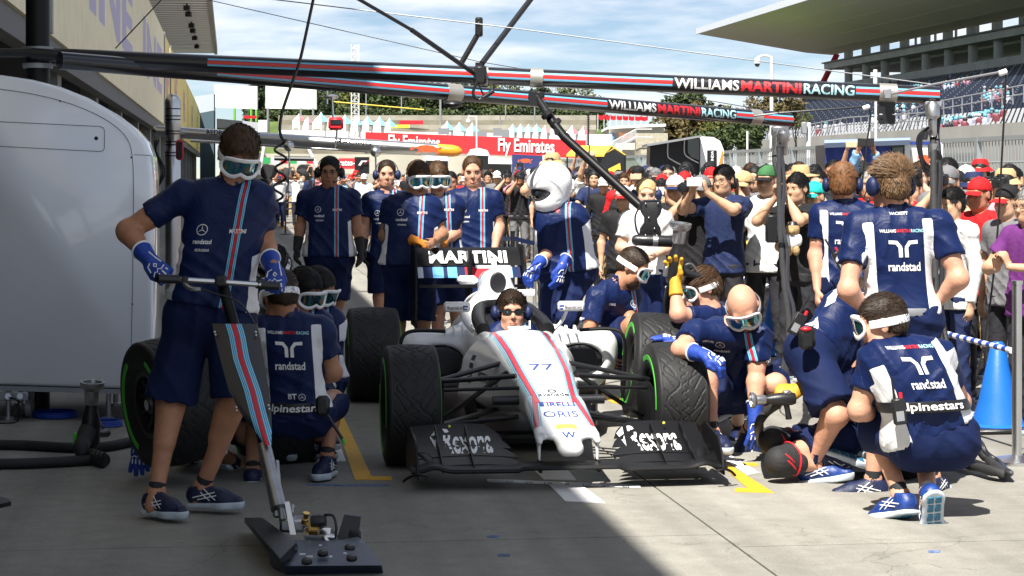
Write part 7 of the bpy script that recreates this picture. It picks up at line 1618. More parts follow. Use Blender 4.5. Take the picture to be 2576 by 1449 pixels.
# driver
dr, dg = crew('man in wrap sunglasses and headset sitting in the cockpit of the car', 13.25,
 dict(hd=(1287,784), nk=(1286,833), shA=(1215,872), shB=(1350,872), hiA=(1265,935), hiB=(1320,935), elA=(1225,930), elB=(1345,930), wrA=(1250,950,-.15), wrB=(1320,950,-.15), knA=(1270,940,-.30), knB=(1315,940,-.30), anA=(1270,950,-.6), anB=(1315,950,-.6)),
 face=(.10,-1,.03), s=1.0, hair=('hair_thick','dark'), head=HSET+[('sunglasses','sunglasses','glass_dark',None)], gloves=(None,None), shoes=None, legs=False, skin='pink', beard='dark' if 0 else None, group=None, vox=.0086)
# squatting crew at the right rear wheel
crew('bearded crew man with white strap goggles squatting behind the right sidepod', 13.9,
 dict(hd=(1592,672), nk=(1556,712), shA=(1502,748,-.08), shB=(1582,742,.12), hiA=(1520,880,.1), hiB=(1570,880,.2), elA=(1478,850,-.15), elB=(1580,820,.0), wrA=(1520,895,'-'), wrB=(1618,800,-.2), knA=(1590,820,-.10), knB=(1630,830,.1), anA=(1600,960), anB=(1640,960)),
 face=(.80,-.30,-.50), up=(.3,0,1), hair=('hair_crop','dark'), head=GOG, gloves=(None,'glove'), beard='dark', shoes=((-40,0),(-40,0)), skin='tan', bend=.05, prints=[(star3(1.0), .06, .36, .024, 'print_white'), ('ORIS', -.12, .35, .016, 'print_white')], hands={'B':dict(d=(.6,-.5,-.5), n=(0,.1,-1), curl=.3)})
crew('curly haired crew man raising a yellow gloved hand to the hanging wheel gun', 13.2,
 dict(hd=(1768,724), nk=(1788,772), shA=(1762,800,-.1), shB=(1838,790,.15), hiA=(1790,935,.1), hiB=(1850,935,.2), elA=(1706,792,-.2), elB=(1770,880,-.1), wrA=(1698,712,-.12), wrB=(1712,862,'-'), knA=(1740,930,-.25), knB=(1800,950,-.3), anA=(1768,1010), anB=(1830,1010)),
 face=(-.88,-.22,-.32), hair=('hair_thick','brown'), head=GOG, gloves=('yellow','glove'), shoes=((-140,0),(-60,0)), skin='pink', bend=.05, hands={'A':dict(d=(-.02,.0,1), n=(-.3,-.9,.1), curl=.25, side=1, spread=.28), 'B':dict(d=(-.9,.0,.28), n=(-.1,.1,-1), curl=.15, side=1, spread=.15)})
crew('dark haired crew man with goggles crouching behind the curly haired one', 14.0,
 dict(hd=(1722,735), nk=(1735,785), shA=(1695,810), shB=(1785,810), hiA=(1715,920), hiB=(1775,920), elA=(1680,870), elB=(1790,870), wrA=(1690,920,-.1), wrB=(1780,920,-.1), knA=(1710,920,-.3), knB=(1780,920,-.3), anA=(1710,1010), anB=(1780,1010)),
 face=(-.8,-.5,-.1), hair=('hair_thick','dark'), head=GOG, shoes=((-60,0),(-60,0)), skin='pink', vox=.011)
# bald man
crew('bald crew man in goggles crouching and reaching to the ground right of the front wheel', 11.9,
 dict(hd=(1870,775), nk=(1836,818,.06), shA=(1748,836,-.02), shB=(1906,846,.05), hiA=(1812,985,.30), hiB=(1890,985,.35), elA=(1712,878,-.16), elB=(1902,958,-.02), wrA=(1768,892,-.32), wrB=(1898,1050,-.10), knA=(1775,960,-.05), knB=(1950,968,.02), anA=(1792,1090,-.15), anB=(1880,1085,.45)),
 face=(-.05,-.74,-.66), up=(-.1,.3,1), s=1.05, hair=None, head=GOG, gloves=('glove','glove'), beard='dark', shoes=((-70,0),(-120,30)), skin='pink', wid=1.1, bend=.06, vox=.0086, prints=[FRONT[0], FRONT[1], ('WIHURI', -.155, .43, .014, 'print_white', dict(rot=-.3)), ('HACKETT', .165, .37, .014, 'print_white', dict(rot=.3)), ('PIRELLI', .165, .34, .016, 'print_white', dict(rot=.3))],
 hands={'A':dict(d=(.80,-.3,-.35), n=(.2,.2,-1), curl=.45, side=-1), 'B':dict(d=(.05,-.05,-1), n=(-.3,.9,0), curl=.15, side=1, spread=.22)}, shorts_len=.88)
crew('crew man mostly hidden behind the bald man with one brightly lit blue shoe forward', 12.9,
 dict(hd=(1812,860,.1), nk=(1818,890,.1), shA=(1775,915,.1), shB=(1860,915,.1), hiA=(1800,1000,.15), hiB=(1850,1000,.15), elA=(1780,960), elB=(1865,960), wrA=(1790,990,-.1), wrB=(1850,990,-.1), knA=(1768,935,-.45), knB=(1850,985,-.3), anA=(1838,1002,-.62), anB=(1858,1078,-.1)),
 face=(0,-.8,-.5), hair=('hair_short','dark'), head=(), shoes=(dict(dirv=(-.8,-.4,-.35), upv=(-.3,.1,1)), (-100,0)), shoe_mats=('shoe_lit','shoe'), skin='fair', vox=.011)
# blonde woman
crew('blonde woman with headset in white shirt and blue trousers standing behind the stop light', 17.0,
 dict(hd=(1626,488), nk=(1627,524), shA=(1578,552), shB=(1672,552), hiA=(1604,690), hiB=(1652,690), elA=(1562,622,.02), elB=(1688,622,.02), wrA=(1606,642,'-'), wrB=(1650,640,'-'), knA=(1612,800), knB=(1652,800), anA=(1612,915), anB=(1654,915)),
 face=(.02,-1,-.14), s=.97, hair=('hair_tied','blonde'), head=HSET, shoes=((-90,0),(-90,0)), long_=True, skin='fair', shirt=(.72,.72,.72), group=None, wid=.92, prints=None)
# headset men with their backs to us at right
crew('ginger haired crew man with headset and back turned, farther of the standing pair', 13.6,
 dict(hd=(2120,462), nk=(2124,508), shA=(2064,538), shB=(2186,540), hiA=(2094,712), hiB=(2156,712), elA=(2052,640), elB=(2200,640), wrA=(2056,728,-.1), wrB=(2196,720), knA=(2095,880), knB=(2152,880), anA=(2095,1040), anB=(2150,1040)),
 face=(.15,1,0), fc=-1, s=1.0, hair=('hair_thick','ginger'), head=HSET, shoes=((90,0),(90,0)), skin='pink', prints=BACK, wid=1.0)
crew('messy haired crew man with headset and hands on hips, back reading randstad', 10.75,
 dict(hd=(2240,465), nk=(2248,528), shA=(2160,566), shB=(2362,562), hiA=(2222,795), hiB=(2312,795), elA=(2132,728,-.1), elB=(2412,700,-.08), wrA=(2186,790,.02), wrB=(2352,768,.02), knA=(2206,1015), knB=(2322,1010), anA=(2196,1212), anB=(2345,1205)),
 face=(-.35,.93,.02), fc=-1, s=1.05, hair=('hair_spiky','sandy'), head=HSET, shoes=((185,0),(60,0)), skin='pink', vox=.0086, wid=1.05, hem=.0, prints=[(k[0], k[1]+.015, k[2]-.03)+tuple(k[3:]) for k in BACK]+[('HACKETT', .01, .495, .014, 'print_white')])
# bending man
crew('crew man bending forward with legs apart, white side panel, holding a wheel gun low', 11.1,
 dict(hd=(2185,762,.30), nk=(2160,755,.25), shA=(2100,775,.22), shB=(2190,790,.35), hiA=(2030,880,-.02), hiB=(2092,888,.12), elA=(2085,935,.10), elB=(2180,930,.3), wrA=(2012,982,-.05), wrB=(2180,1000,.3), knA=(2104,1044,-.20), knB=(2112,1055,.12), anA=(2040,1172,-.02), anB=(2120,1150,.40)),
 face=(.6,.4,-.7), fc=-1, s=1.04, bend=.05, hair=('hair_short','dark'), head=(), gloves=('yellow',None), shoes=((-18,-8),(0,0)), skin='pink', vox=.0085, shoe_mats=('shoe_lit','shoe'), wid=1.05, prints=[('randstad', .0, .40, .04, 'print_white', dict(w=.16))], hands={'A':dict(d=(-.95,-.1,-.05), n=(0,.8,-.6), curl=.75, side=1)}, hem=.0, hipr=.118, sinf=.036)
# squatting man nearest at right
crew('crew man squatting in the right foreground, back turned, wearing alpinestars belt', 9.85,
 dict(hd=(2218,812), nk=(2246,862), shA=(2200,902,-.02), shB=(2362,893,.06), hiA=(2300,1108,.0), hiB=(2388,1104,.02), elA=(2160,1030,-.02), elB=(2415,1010,.22), wrA=(2204,1050,.20), wrB=(2330,1050,.42), knA=(2196,1064,.26), knB=(2318,1082,.42), anA=(2268,1250,.02), anB=(2336,1246,-.10)),
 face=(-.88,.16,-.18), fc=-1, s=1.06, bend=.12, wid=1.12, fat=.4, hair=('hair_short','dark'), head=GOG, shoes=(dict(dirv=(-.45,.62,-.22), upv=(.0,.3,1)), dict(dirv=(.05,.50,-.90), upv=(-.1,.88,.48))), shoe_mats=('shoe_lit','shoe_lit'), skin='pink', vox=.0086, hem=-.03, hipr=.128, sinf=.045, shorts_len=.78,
 prints=[(k[0], k[1]+.02, k[2]-.005)+tuple(k[3:]) for k in BACK]+[('BT', .11, .16, .022, 'print_white', dict(bold=.04))])
# kneeling man with knee pads
kneel, kg = crew('crew man kneeling on black and red knee pads behind the bending man', 11.1,
 dict(hd=(2215,985,.45), nk=(2205,1020,.42), shA=(2175,1030,.35), shB=(2240,1050,.45), hiA=(2105,1098,.12), hiB=(2110,1130,.28), elA=(2150,1080,.3), elB=(2230,1100,.4), wrA=(2130,1120,.3), wrB=(2200,1140,.3), knA=(1962,1160,-.10), knB=(1946,1108,.06), anA=(2085,1172,-.02), anB=(2100,1150,.2)),
 face=(.5,-.3,-.6), fc=1, s=1.0, hair=('hair_short','dark'), head=(), shoes=(dict(dirv=(.9,.1,-.3), upv=(-.3,.2,-.9)), dict(dirv=(.9,.1,-.3), upv=(-.3,.2,-.9))), skin='pink', vox=.0105, shorts_len=.55)
for q in 'AB':
    kn, an, hi = getattr(kg, 'kn'+q), getattr(kg, 'an'+q), getattr(kg, 'hi'+q); S = SDF(); S.ell(kn+V3((-.006,0,-.005)), (.062,.066,.070), HR, k=.02); S.cone(kn+V3((-.01,0,0)), lerp(kn, an, .35), .070, .062, k=.02); S.cone(kn, lerp(kn, hi, .22), .073, .074, k=.02, cut=[(lerp(kn, hi, .22), hi-kn)])
    S.ell(lerp(kn, an, .18)+V3((.02,-.10,.05)), .035, k=.01, op='s'); o = link('knee_pad', S.mesh(.008), kneel, M['glove_black'], world=True)
    m = MB()
    for c, ax, r in ((lerp(kn, hi, .20), hi-kn, .077), (lerp(kn, an, .32), an-kn, .066), (lerp(kn, an, .10), (an-kn)+V3((0,0,.35)), .074), (lerp(kn, hi, .06), (hi-kn)+V3((0,0,.3)), .077)):
        x, y, z = fr(ax); m.tube([c+(x*math.cos(t)+y*math.sin(t))*r for t in [2*math.pi*i/24 for i in range(24)]], .0055, 5, closed=True)
    link('red_piping', m.mesh('p'), o, M['red'])
# belts, radios and guns
def belt(root_label, g_, t, r, mt, h=.055, word=None):
    c, rt, ft = g_.spine(t); z = g_.up; pts = [c+rt*(g_.s*g_.wid*r*math.cos(a))+ft*(g_.s*r*.72*math.sin(a)) for a in [2*math.pi*i/36 for i in range(36)]]
    o = MB().tube(pts, h/2, 8, closed=True, up=z, ell=.16).build('belt', M[mt], None); props(o, root_label, 'belt'); 
    if word:
        nv = rt.cross(g_.up); v, f = text2d(word, .040, bold=.03, shear=.15, step=.03); xs = [p[0] for p in v]; cx = (max(xs)+min(xs))/2; k = .30/(max(xs)-min(xs))
        q = []
        for x, y in v: a = (x-cx)*k/(g_.s*r); q.append(c+rt*(math.sin(a)*(g_.s*g_.wid*r+.002))+nv*(math.cos(a)*(g_.s*r*.72)+.020)+z*(y-.014))
        me = bpy.data.meshes.new('lettering'); me.from_pydata(q, [], f); link('lettering', me, o, M['print_white'])
PEOPLE = {o['label']: o for o in bpy.data.objects if o.get('category') == 'person'}
def radio(p, R_, label, ant='orange'):
    o = thing('radio', label, 'radio', mw=Matrix.Translation(p) @ R_); MB().box((0,0,0), (.06,.035,.12), None, .006).build('case', M['black'], o, world=False); MB().box((0,-.019,-.02), (.035,.003,.045)).build('keypad', M['grey'], o, world=False)
    MB().cyl((-.015,0,.06), (-.015,0,.16), .006, n=8).build('antenna', M['black'], o, world=False); MB().cyl((.015,0,.06), (.015,0,.085), .009, n=8).build('knob', M['red'] if ant == 'orange' else M['neon'], o, world=False)
belt('black belt reading alpinestars on the squatting man in the right foreground', GG['crew man squatting in the right foreground'], .36, .184, 'black', .052, 'alpinestars')
belt('black belt low on the squatting randstad man at left', GG['crew man squatting with back turned'], .10, .182, 'black', .055, 'alpinestars')
belt('grey belt of the messy haired man with hands on hips', GG['crew man with headset and hands on hips'] if 'crew man with headset and hands on hips' in GG else GG['messy haired crew man with headset and hands on hips'], .05, .186, 'grey', .04)
I4 = Matrix.Identity(4)
radio(W(2350,775,11.12), Matrix.Rotation(.1,4,'Y'), 'black radio clipped on the right hip of the messy haired man'); radio(W(2196,742,11.0), Matrix.Rotation(-.2,4,'Y'), 'black radio with neon knob on the left hip of the messy haired man', 'neon')
radio(W(2262,1035,9.62), Matrix.Rotation(-.12,4,'Y'), 'black radio on the belt of the squatting man in the right foreground'); radio(W(2112,655,13.3), Matrix.Rotation(-.5,4,'Y'), 'black radio at the waist of the ginger haired man'); radio(W(2005,815,10.95), Matrix.Rotation(.5,4,'Y'), 'black radio on the belt of the bending man')
wheel_gun('silver nosed wheel gun in the yellow glove of the bending man', W(1962,1004,10.95), (-1,-.1,-.03), (.1,-.1,1), .62, 'black')
wheel_gun('black wheel gun hanging above the yellow gloved hand', W(1700,660,13.1), (.12,-.1,1), (-1,-.2,0), 1.0)
rope('air_hose', 'black hose from the low wheel gun down across the floor', [W(1960,1015,11.0), W(1925,1040,11.05), W(1908,1075,11.1), G(1925,1125,.06), G(1990,1110,.04)], .024, M['rubber'])
rope('air_hose', 'hose and harness hanging under the raised wheel gun', [W(1700,690,13.1), W(1680,740,13.2), W(1682,800,13.3), W(1700,900,13.4)], .024, M['rubber'])
o = thing('waist_pouch', 'black pouch with red buttons on the hip of the bending man', 'pouch', W(2030,845,10.85)); MB().box(W(2030,850,10.86), (.085,.06,.12), None, .02).build('pouch', M['black'], o); MB().sph(W(2028,828,10.84), (.03,.02,.014)).build('buttons', M['red'], o)
o = thing('tyre_pressure_stick', 'black wand with neon tip hanging from the squatting man on the left', 'wand', W(812,1020,10.7)); MB().cyl(W(818,1035,10.8), W(862,1105,10.75), .008).build('wand', M['black'], o); MB().cyl(W(862,1105,10.75), W(869,1120,10.74), .010, .004).build('tip', M['neon'], o)
o = thing('waist_pouch', 'black pouch hanging at the right hip of the squatting man on the left', 'pouch', W(812,1020,10.7)); MB().box(W(812,1020,10.8), (.07,.06,.10), None, .015).build('pouch', M['black'], o)
# small blue hand fan and bottle
# ---------------------------------------------------------------- spectators
def ik(sh, wr, L1, L2, hint):
    d = wr-sh; L = min(d.length, (L1+L2)*.999); d = d.normalized(); a = (L1*L1-L2*L2+L*L)/(2*L); h = math.sqrt(max(0, L1*L1-a*a)); hn = V3(hint); hn = (hn-d*hn.dot(d)).normalized(); return sh+d*a+hn*h, sh+d*L
PO = {
 'down': (((-.25,-.04,.86),(-1,.6,-.2)), ((.25,-.04,.86),(1,.6,-.2))),
 'camera': (((-.055,-.23,1.535),(-.8,0,-1)), ((.060,-.24,1.54),(.8,0,-1))),
 'phone': (((-.075,-.42,1.50),(-1,0,-.8)), ((.075,-.42,1.50),(1,0,-.8))),
 'over': (((-.075,-.26,1.86),(-1,-.2,-.3)), ((.075,-.26,1.86),(1,-.2,-.3))),
 'onearm': (((-.20,-.30,1.78),(-1,0,-.5)), ((.24,-.04,.90),(1,.6,-.2))),
 'chest': (((-.06,-.26,1.16),(-1,.1,-.6)), ((.07,-.27,1.18),(1,.1,-.6))),
}
TP = {}
def template(pose, wid=1.0, fat=0):
    key = (pose, wid)
    if key in TP: return TP[key]
    J = dict(hd=V3((0,-.015,1.605)), nk=V3((0,.0,1.455)), shA=V3((-.175*wid,0,1.39)), shB=V3((.175*wid,0,1.39)), hiA=V3((-.09,0,.92)), hiB=V3((.09,0,.92)), knA=V3((-.10,-.02,.49)), knB=V3((.11,-.02,.49)), anA=V3((-.11,.01,.085)), anB=V3((.13,.01,.085)))
    hands = {}
    for i, q in enumerate('AB'):
        (wr, hint) = PO[pose][i]; e, w = ik(J['sh'+q], V3(wr), .285, .262, hint); J['el'+q] = e; J['wr'+q] = w; sx = -1 if q == 'A' else 1
        if pose in ('camera','phone','over','chest'): hands[q] = dict(d=(-.2*sx,-.25,.95), n=(-sx,-.2,-.1), curl=.62, side=sx if 0 else (1 if q == 'A' else -1))
        elif pose == 'onearm' and q == 'A': hands[q] = dict(d=(.1,-.2,1), n=(0,-1,0), curl=.5, side=1)
        else: hands[q] = dict(d=(0,-.1,-1), n=(-sx,0,0), curl=.35, side=1)
        hands[q]['n'] = V3(hands[q]['n']); hands[q]['d'] = V3(hands[q]['d']).normalized()
    g = make_fig(J, (0,-1,-.05), (0,0,1), 1.0, 1, 0, fat, wid)
    TP[key] = (g, body_mesh(g, .0115, (False, False), hands), shirt_mesh(g, .0125, hem=.10, infl=.020, noise=.006, print_=False, loose=1.1), legs_mesh(g, .014, long_=True), MB().box((0,0,0), (.01,.01,.01)))
    g.longs = None; return TP[key]
LSH = {}
def long_shirt(pose, wid):
    if (pose, wid) not in LSH: LSH[(pose, wid)] = shirt_mesh(template(pose, wid)[0], .0125, hem=.12, infl=.024, noise=.006, print_=False, long_=True)
    return LSH[(pose, wid)]
cn = {'white':(.70,.70,.69),'black':(.013,.013,.015),'navy':(.015,.025,.08),'red':(.50,.012,.015),'grey':(.16,.16,.17),'pale blue':(.20,.38,.60),'teal':(.02,.45,.42),'yellow':(.65,.48,.04),'orange':(.65,.22,.03),'tan':(.50,.36,.18),'green':(.05,.16,.06),'purple':(.14,.03,.17),'pink':(.65,.25,.30),'olive':(.10,.11,.05),'cream':(.62,.56,.42),'dark':(.025,.025,.03)}
used = set()
def zone(x):
    for a, n in ((1255,'left of the rear wing'),(1340,'behind the rear wing'),(1480,'behind the helmeted man'),(1585,'left of the blonde woman'),(1690,'behind the blonde woman'),(1790,'behind the raised wheel gun'),(1880,'above the bald man'),(1950,'left of the lower boom hose'),(2040,'right of the lower boom hose'),(2120,'left of the ginger man'),(2210,'between the headset men'),(2330,'beyond the messy haired man'),(2440,'right of the messy haired man')):
        if x < a: return n
    return 'at the right edge'
def spect(p, yaw, s, pose, hat, hatc, shc, trc='dark', hair='hair_short', hc='black', skin='asian', long_=False, glasses=False, bag=False, label=None, prop='auto', group='spectators crowding behind the barrier', wid=1.0, detail=True, cup=None):
    g, bm_, sm_, lm_, _ = template(pose, wid)
    mw = Matrix.Translation(p) @ Matrix.Rotation(yaw, 4, 'Z') @ Matrix.Scale(s, 4)
    root = thing('person', label, 'person', mw=mw, group=group)
    link('body', bm_, root, M['skin'], color=SK[skin]); link('shirt', long_shirt(pose, wid) if long_ else sm_, root, M['cloth'], color=cn[shc]); link('trousers', lm_, root, M['cloth'], color=cn[trc])
    r, f, u = g.hf; hm = Matrix.Translation(g.hd) @ Matrix((r, f, u)).transposed().to_4x4()
    if hat in (None, 'visor cap') or hat: link('hair', acc(hair), root, M['hair'], local=hm, color=HC[hc])
    if detail: link('eyes', acc('eyes'), root, M['eye'], local=hm); link('eyebrows', acc('brows'), root, M['hair'], local=hm, color=HC[hc])
    if hat == 'cap': o = link('cap', acc('cap'), root, M['cloth'], local=hm, color=cn[hatc]); link('brim', acc('brim'), o, M['cloth'], color=cn[cup or hatc])
    elif hat == 'bucket hat': link('hat', acc('bucket'), root, M['cloth'], local=hm, color=cn[hatc])
    elif hat == 'straw hat': link('hat', acc('straw'), root, M['cloth'], local=hm, color=cn[hatc])
    if glasses: link('spectacles', acc('spectacles'), root, M['black'], local=hm)
    if detail:
        for q, a in (('A', 8), ('B', -8)):
            o = link('shoe', acc('shoe'), root, M['shoe'], local=Matrix.Translation(getattr(g, 'an'+q)) @ Matrix.Rotation(math.pi+math.radians(a), 4, 'Z') @ Matrix.Translation((0,.005,-.085)))
            link('sole', acc('sole'), o, M['sole'])
    return root, g, mw
def held(kind, mw, g, label, col=(.02,.02,.02), dz=0):
    c = (g.wrA+g.wrB)/2+V3((0,-.05,.09)); loc = mw @ Matrix.Translation(c) @ Matrix.Rotation(math.pi, 4, 'Z')
    o = thing(kind, label, kind, mw=loc)
    if kind == 'camera': link('body', acc('camera'), o, M['black']); link('lens', acc('lens_glass'), o, M['glass_dark'])
    else: link('case', acc('phone'), o, M['tint'], color=col)
rng = random.Random(21)
shp = ['white']*5+['black']*6+['navy']*3+['red']*3+['grey']*2+['pale blue']*2+['cream','olive','black','white','grey','pink']
def jitter_person(s_, d_, rowname, far=False):
    p = pit(s_, d_); px = CX+F*p.x/p.y
    if px < 1225 or px > 2640: return
    look = math.atan2((p.x-rng.uniform(-1.5,1.5)), (p.y-rng.uniform(8,13)))     # towards the car
    for _ in range(60):
        hat = rng.choice([None]*6+['cap']*5+['bucket hat']); hatc = rng.choice(['white','white','black','black','black','navy','navy','red','grey','tan']) if hat else None
        if hat == 'straw hat': hatc = rng.choice(['tan','cream'])
        shc = rng.choice(shp); pose = rng.choice(['camera']*7+['phone']*4+['over','onearm']+['down']*4+['chest']*3)
        if 1590 < px < 1840 and pose in ('over','onearm'): pose = 'down'
        hair, hn = rng.choice([('hair_short','short black hair'),('hair_thick','thick black hair'),('hair_bob','black bob'),('hair_short','short black hair'),('hair_thick','brown hair')])
        wear = ('%s %s' % (hatc, hat)) if hat else hn; act = {'camera':'aiming camera','phone':'phone held out','over':'phone raised','onearm':'arm raised','down':'arms down','chest':'camera held low'}[pose]
        lab = '%s, %s shirt, %s, %s, %s' % (wear, shc, act, rowname, zone(px).replace('the ', ''))
        if lab not in used and len(lab.split()) <= 16: used.add(lab); break
    gl = rng.random() < .25; s = rng.uniform(.90, 1.02)*(1.0 if rowname == 'front row' else 1.02)
    root, g, mw = spect(p, -look if 0 else -look, s, pose, hat, hatc, shc, rng.choice(['dark','dark','navy','grey','tan']), hair, 'brown' if hn == 'brown hair' else ('grey' if rng.random() < .06 else 'black'), rng.choice(['asian','asian','asian','pale','tan']), rng.random() < .35, gl, label=' '.join(lab.replace(',', '').split()[:16]) if 0 else lab, wid=rng.choice([.94, 1.06]), detail=p.y < 38)
    detail_ = p.y < 26
    short = '%s, %s shirt, %s, %s' % (wear, shc, rowname, zone(px).replace('the ', ''))
    if detail_ and rng.random() < .35:
        c0_ = g.nk+V3((.09,-.02,-.05)); st_ = MB().tube(catmull([c0_, V3((.02,-.15,1.25)), V3((-.12,-.15,1.02)), V3((-.20,0,.92)), V3((-.05,.17,1.15)), V3((.09,.12,1.40)), c0_], 5), .012, 6, ell=.35); bagc = V3((-.24,.02,.86)); st_.box(bagc, (.12,.24,.22), None, .03); o_ = thing('shoulder_bag', '%s shoulder bag of %s' % (rng.choice(['black','grey']), short), 'bag', mw=mw); link('bag', st_.mesh('bag'), o_, M['cloth'], color=rng.choice([(.015,.015,.017),(.10,.10,.11)]))
    if pose in ('camera','chest'): held('camera', mw, g, ('camera of '+short) if ('camera of '+short) not in used else 'second camera of '+short); used.add('camera of '+short)
    elif pose in ('phone','over'): pc = rng.choice([('white',(.75,.75,.77)),('black',(.02,.02,.02)),('gold',(.6,.45,.3))]); held('phone', mw, g, pc[0]+' phone of '+short, pc[1])
taken = []
def free(x, y):
    return all((x-a)**2+(y-b)**2 > .16 for a, b in taken)
# people one can single out near the barrier
def named(x, ytop, D, yaw, label, **k):
    s = k.pop('s', 1.0); p = W(x, 445, D); zt_ = 1.6-(ytop-HY)/F*D; p = V3((p.x, p.y, 0)); s = zt_/1.725 if s == 1.0 else s; s = min(1.09, max(.86, s))
    used.add(label); r = spect(p, yaw, s, label=label, **k); taken.append((p.x, p.y)); return r
Rr = math.radians
r, g, mw = named(2398, 474, 14.3, Rr(-62), 'young man with thick black hair in white jacket right of the messy haired man', pose='down', hat=None, hatc=None, shc='white', trc='navy', hair='hair_thick', long_=True, group=None)
r, g, mw = named(2466, 450, 15.0, Rr(-50), 'man in red cap and red shirt over black sleeves holding a camera', pose='chest', hat='cap', hatc='red', shc='red', hair='hair_short', long_=False, group=None, skin='tan', wid=1.06); held('camera', mw, g, 'black camera held low by the man in red cap and red shirt')
r, g, mw = named(2538, 468, 14.2, Rr(-60), 'man in black cap with red brim and grey shirt at the right edge', pose='down', hat='cap', hatc='black', cup='red', shc='grey', hair='hair_short', group=None)
r, g, mw = named(2592, 475, 13.2, Rr(-60), 'grey haired man in purple shirt cut by the right edge', pose='chest', hat=None, hatc=None, shc='purple', hair='hair_thick', hc='grey', group=None, glasses=True, wid=1.06)
r, g, mw = named(1930, 452, 17.6, Rr(-25), 'man in green and yellow cap and white shirt left of the lower boom hose', pose='down', hat='cap', hatc='green', cup='black', shc='white', group=None, s=.98)
r, g, mw = named(1822, 452, 17.4, Rr(-35), 'man with spectacles in navy shirt holding a white phone out to the left', pose='phone', hat=None, hatc=None, shc='navy', hair='hair_thick', glasses=True, group=None, s=.98); held('phone', mw, g, 'white phone held out by the man with spectacles in navy shirt', (.78,.78,.80))
r, g, mw = named(1765, 478, 17.9, Rr(-30), 'person in black striped beanie aiming a camera under the white phone', pose='camera', hat='cap', hatc='grey', shc='black', group=None, s=.93); held('camera', mw, g, 'camera raised by the person in grey beanie')
r, g, mw = named(1872, 490, 18.4, Rr(-30), 'person in tan cap behind a large black backpack', pose='camera', hat='cap', hatc='tan', shc='black', group=None, s=.95); held('camera', mw, g, 'long lens camera held by the person in tan cap')
r, g, mw = named(2015, 448, 19.0, Rr(-35), 'person in wide straw hat right of the lower boom hose', pose='phone', hat='straw hat', hatc='tan', shc='white', group=None, s=.98)
r, g, mw = named(2050, 498, 16.8, Rr(-40), 'short person in turquoise cap left of the ginger haired man', pose='chest', hat='cap', hatc='teal', shc='cream', group=None, s=.9); held('camera', mw, g, 'small black camera held by the person in turquoise cap')
r, g, mw = named(2008, 480, 16.6, Rr(-45), 'black haired man holding his hands to his face beside the turquoise cap', pose='camera', hat=None, hatc=None, shc='black', hair='hair_thick', group=None, s=.94)
r, g, mw = named(1700, 505, 18.6, Rr(-25), 'person in white and navy cap holding up a white phone by the stop light', pose='phone', hat='cap', hatc='white', cup='navy', shc='black', group=None, s=.93); held('phone', mw, g, 'white phone held by the person in white and navy cap', (.78,.78,.80))
r, g, mw = named(1570, 470, 20.0, Rr(-20), 'person in white and navy cap left of the blonde woman', pose='down', hat='cap', hatc='white', cup='red', shc='black', group=None)
r, g, mw = named(1390, 398, 24.0, Rr(-20), 'tall man in tan bucket hat rising above the crowd behind the helmet', pose='camera', hat='bucket hat', hatc='tan', shc='white', group=None, s=1.08)
r, g, mw = named(1133, 432, 23.0, Rr(0), 'smiling young man with spectacles in black between the goggled pair and tattooed man', pose='down', hat=None, hatc=None, shc='black', hair='hair_short', glasses=True, group=None, skin='tan')
r, g, mw = named(1148, 470, 21.0, Rr(20), 'young woman with light brown hair in black and white shirt', pose='chest', hat=None, hatc=None, shc='black', hair='hair_bob', hc='brown', group=None, skin='pale', s=.9) if 0 else (None, None, None)
rows_ = [(5.45, .62, 'front row', 14.0, 52), (5.95, .66, 'second row', 14.2, 50), (6.45, .78, 'third row', 14.5, 46), (7.05, .95, 'fourth row', 15, 46), (7.7, 1.3, 'back row', 16, 44)]
for s0, step, nm, da, db in rows_:
    d = da
    while d < db:
        s_ = s0+rng.uniform(-.14,.14); dd = d+rng.uniform(-.16,.16); p = pit(s_, dd)
        if free(p.x, p.y): jitter_person(s_, dd, nm); taken.append((p.x, p.y))
        d += step*(1+.012*(d-14))
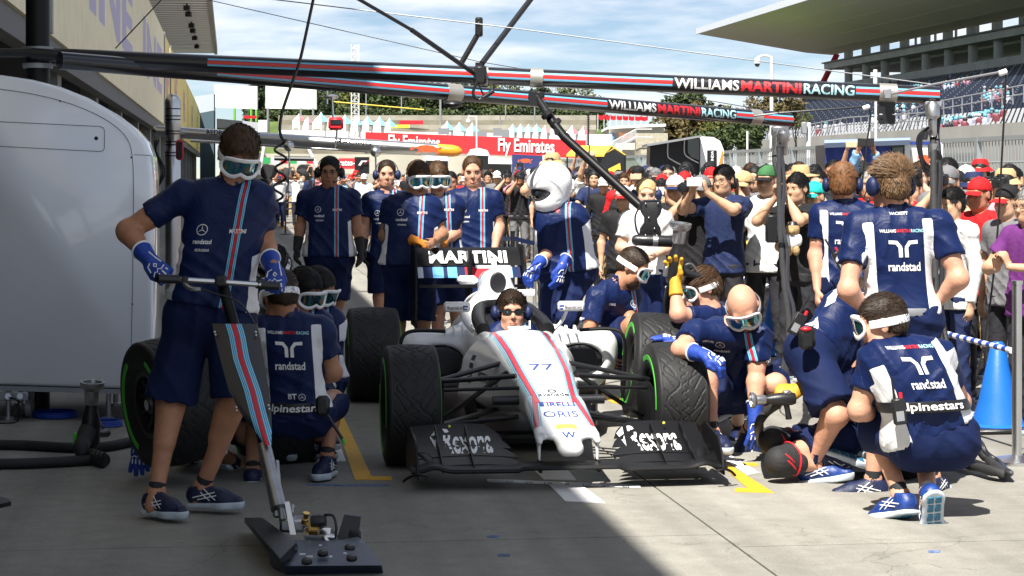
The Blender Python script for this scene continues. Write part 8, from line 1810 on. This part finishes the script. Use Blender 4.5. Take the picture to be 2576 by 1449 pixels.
# backpack worn by the one in the tan cap
o = thing('backpack', 'large black backpack with yellow tag in front of the tan cap', 'backpack', W(1880,600,17.9)); MB().box(W(1885,600,17.8), (.36,.22,.56), Matrix.Rotation(.1, 3, 'Z'), .07).build('bag', mat('bag_black', (.016,.016,.018), .7, bump=.7, bs=20), o); MB().box(W(1888,622,17.66), (.07,.01,.11)).build('tag', M['print_yellow'], o); MB().box(W(1885,590,17.69), (.26,.03,.16), None, .01).build('pocket', MATS['bag_black'], o)
o = thing('plush_bear', 'small plush bear in white coat hanging by the turquoise cap', 'plush toy', W(1992,590,16.0))
MB().sph(W(1994,578,16.0), .055, 14, 10).sph(W(1986,564,16.0), .018).sph(W(2002,564,16.0), .018).sph(W(1992,582,15.95), .022).build('head', M['tan_plush'] if 'tan_plush' in M else mat('plush_tan', (.42,.28,.13), .9, bump=.8, bs=60), o); MB().sph(W(1994,606,16.0), (.06,.05,.075), 14, 10).sph(W(1978,604,15.98), (.025,.025,.045)).sph(W(2010,604,15.98), (.025,.025,.045)).build('coat', M['white_plastic'], o); MB().sph(W(1986,630,15.98), (.028,.03,.04)).sph(W(2003,630,15.98), (.028,.03,.04)).build('leg', MATS['plush_tan'], o); MB().lathe([(0,.03),(.03,.025),(.045,.0),(.0,.0)], W(1994,566,16.0), Z1, 14).build('hat', M['black'], o)
# people far down the lane, seen small
for i in range(46):
    x = rng.uniform(700, 1020) if i < 34 else rng.uniform(1020, 1290); D = rng.uniform(52, 92); p = W(x, 445, D); p.z = 0
    for _ in range(80):
        hat = rng.choice([None,'cap','cap','bucket hat']); hatc = rng.choice(['white','red','navy','black','tan']) if hat else None; shc = rng.choice(['white','white','red','black','pale blue','grey','navy','pink']); pose = rng.choice(['camera','phone','down','chest','over'])
        z_ = 'left of the shaded headset man' if x < 770 else 'behind the shaded headset man' if x < 900 else 'behind the slim headset man' if x < 1020 else 'behind the goggled pair' if x < 1140 else 'behind the tattooed man'
        lab = 'distant spectator, %s, %s shirt, %s, %s' % (('%s %s' % (hatc, hat)) if hat else 'dark hair', shc, {'camera':'hands at face','phone':'arms out','down':'arms down','chest':'hands low','over':'arms raised'}[pose], z_)
        if lab not in used: used.add(lab); break
    spect(p, rng.uniform(-.5,.5), rng.uniform(.93,1.04), pose, hat, hatc, shc, rng.choice(['dark','navy','tan']), 'hair_short', 'black', rng.choice(['asian','tan','pink']), label=lab, group='spectators far down the pit lane', detail=False, wid=.94)
# tidy
for o in bpy.data.objects:
    if o.type == 'MESH' and o.get('label') is None and 'label' in o.keys(): del o['label']
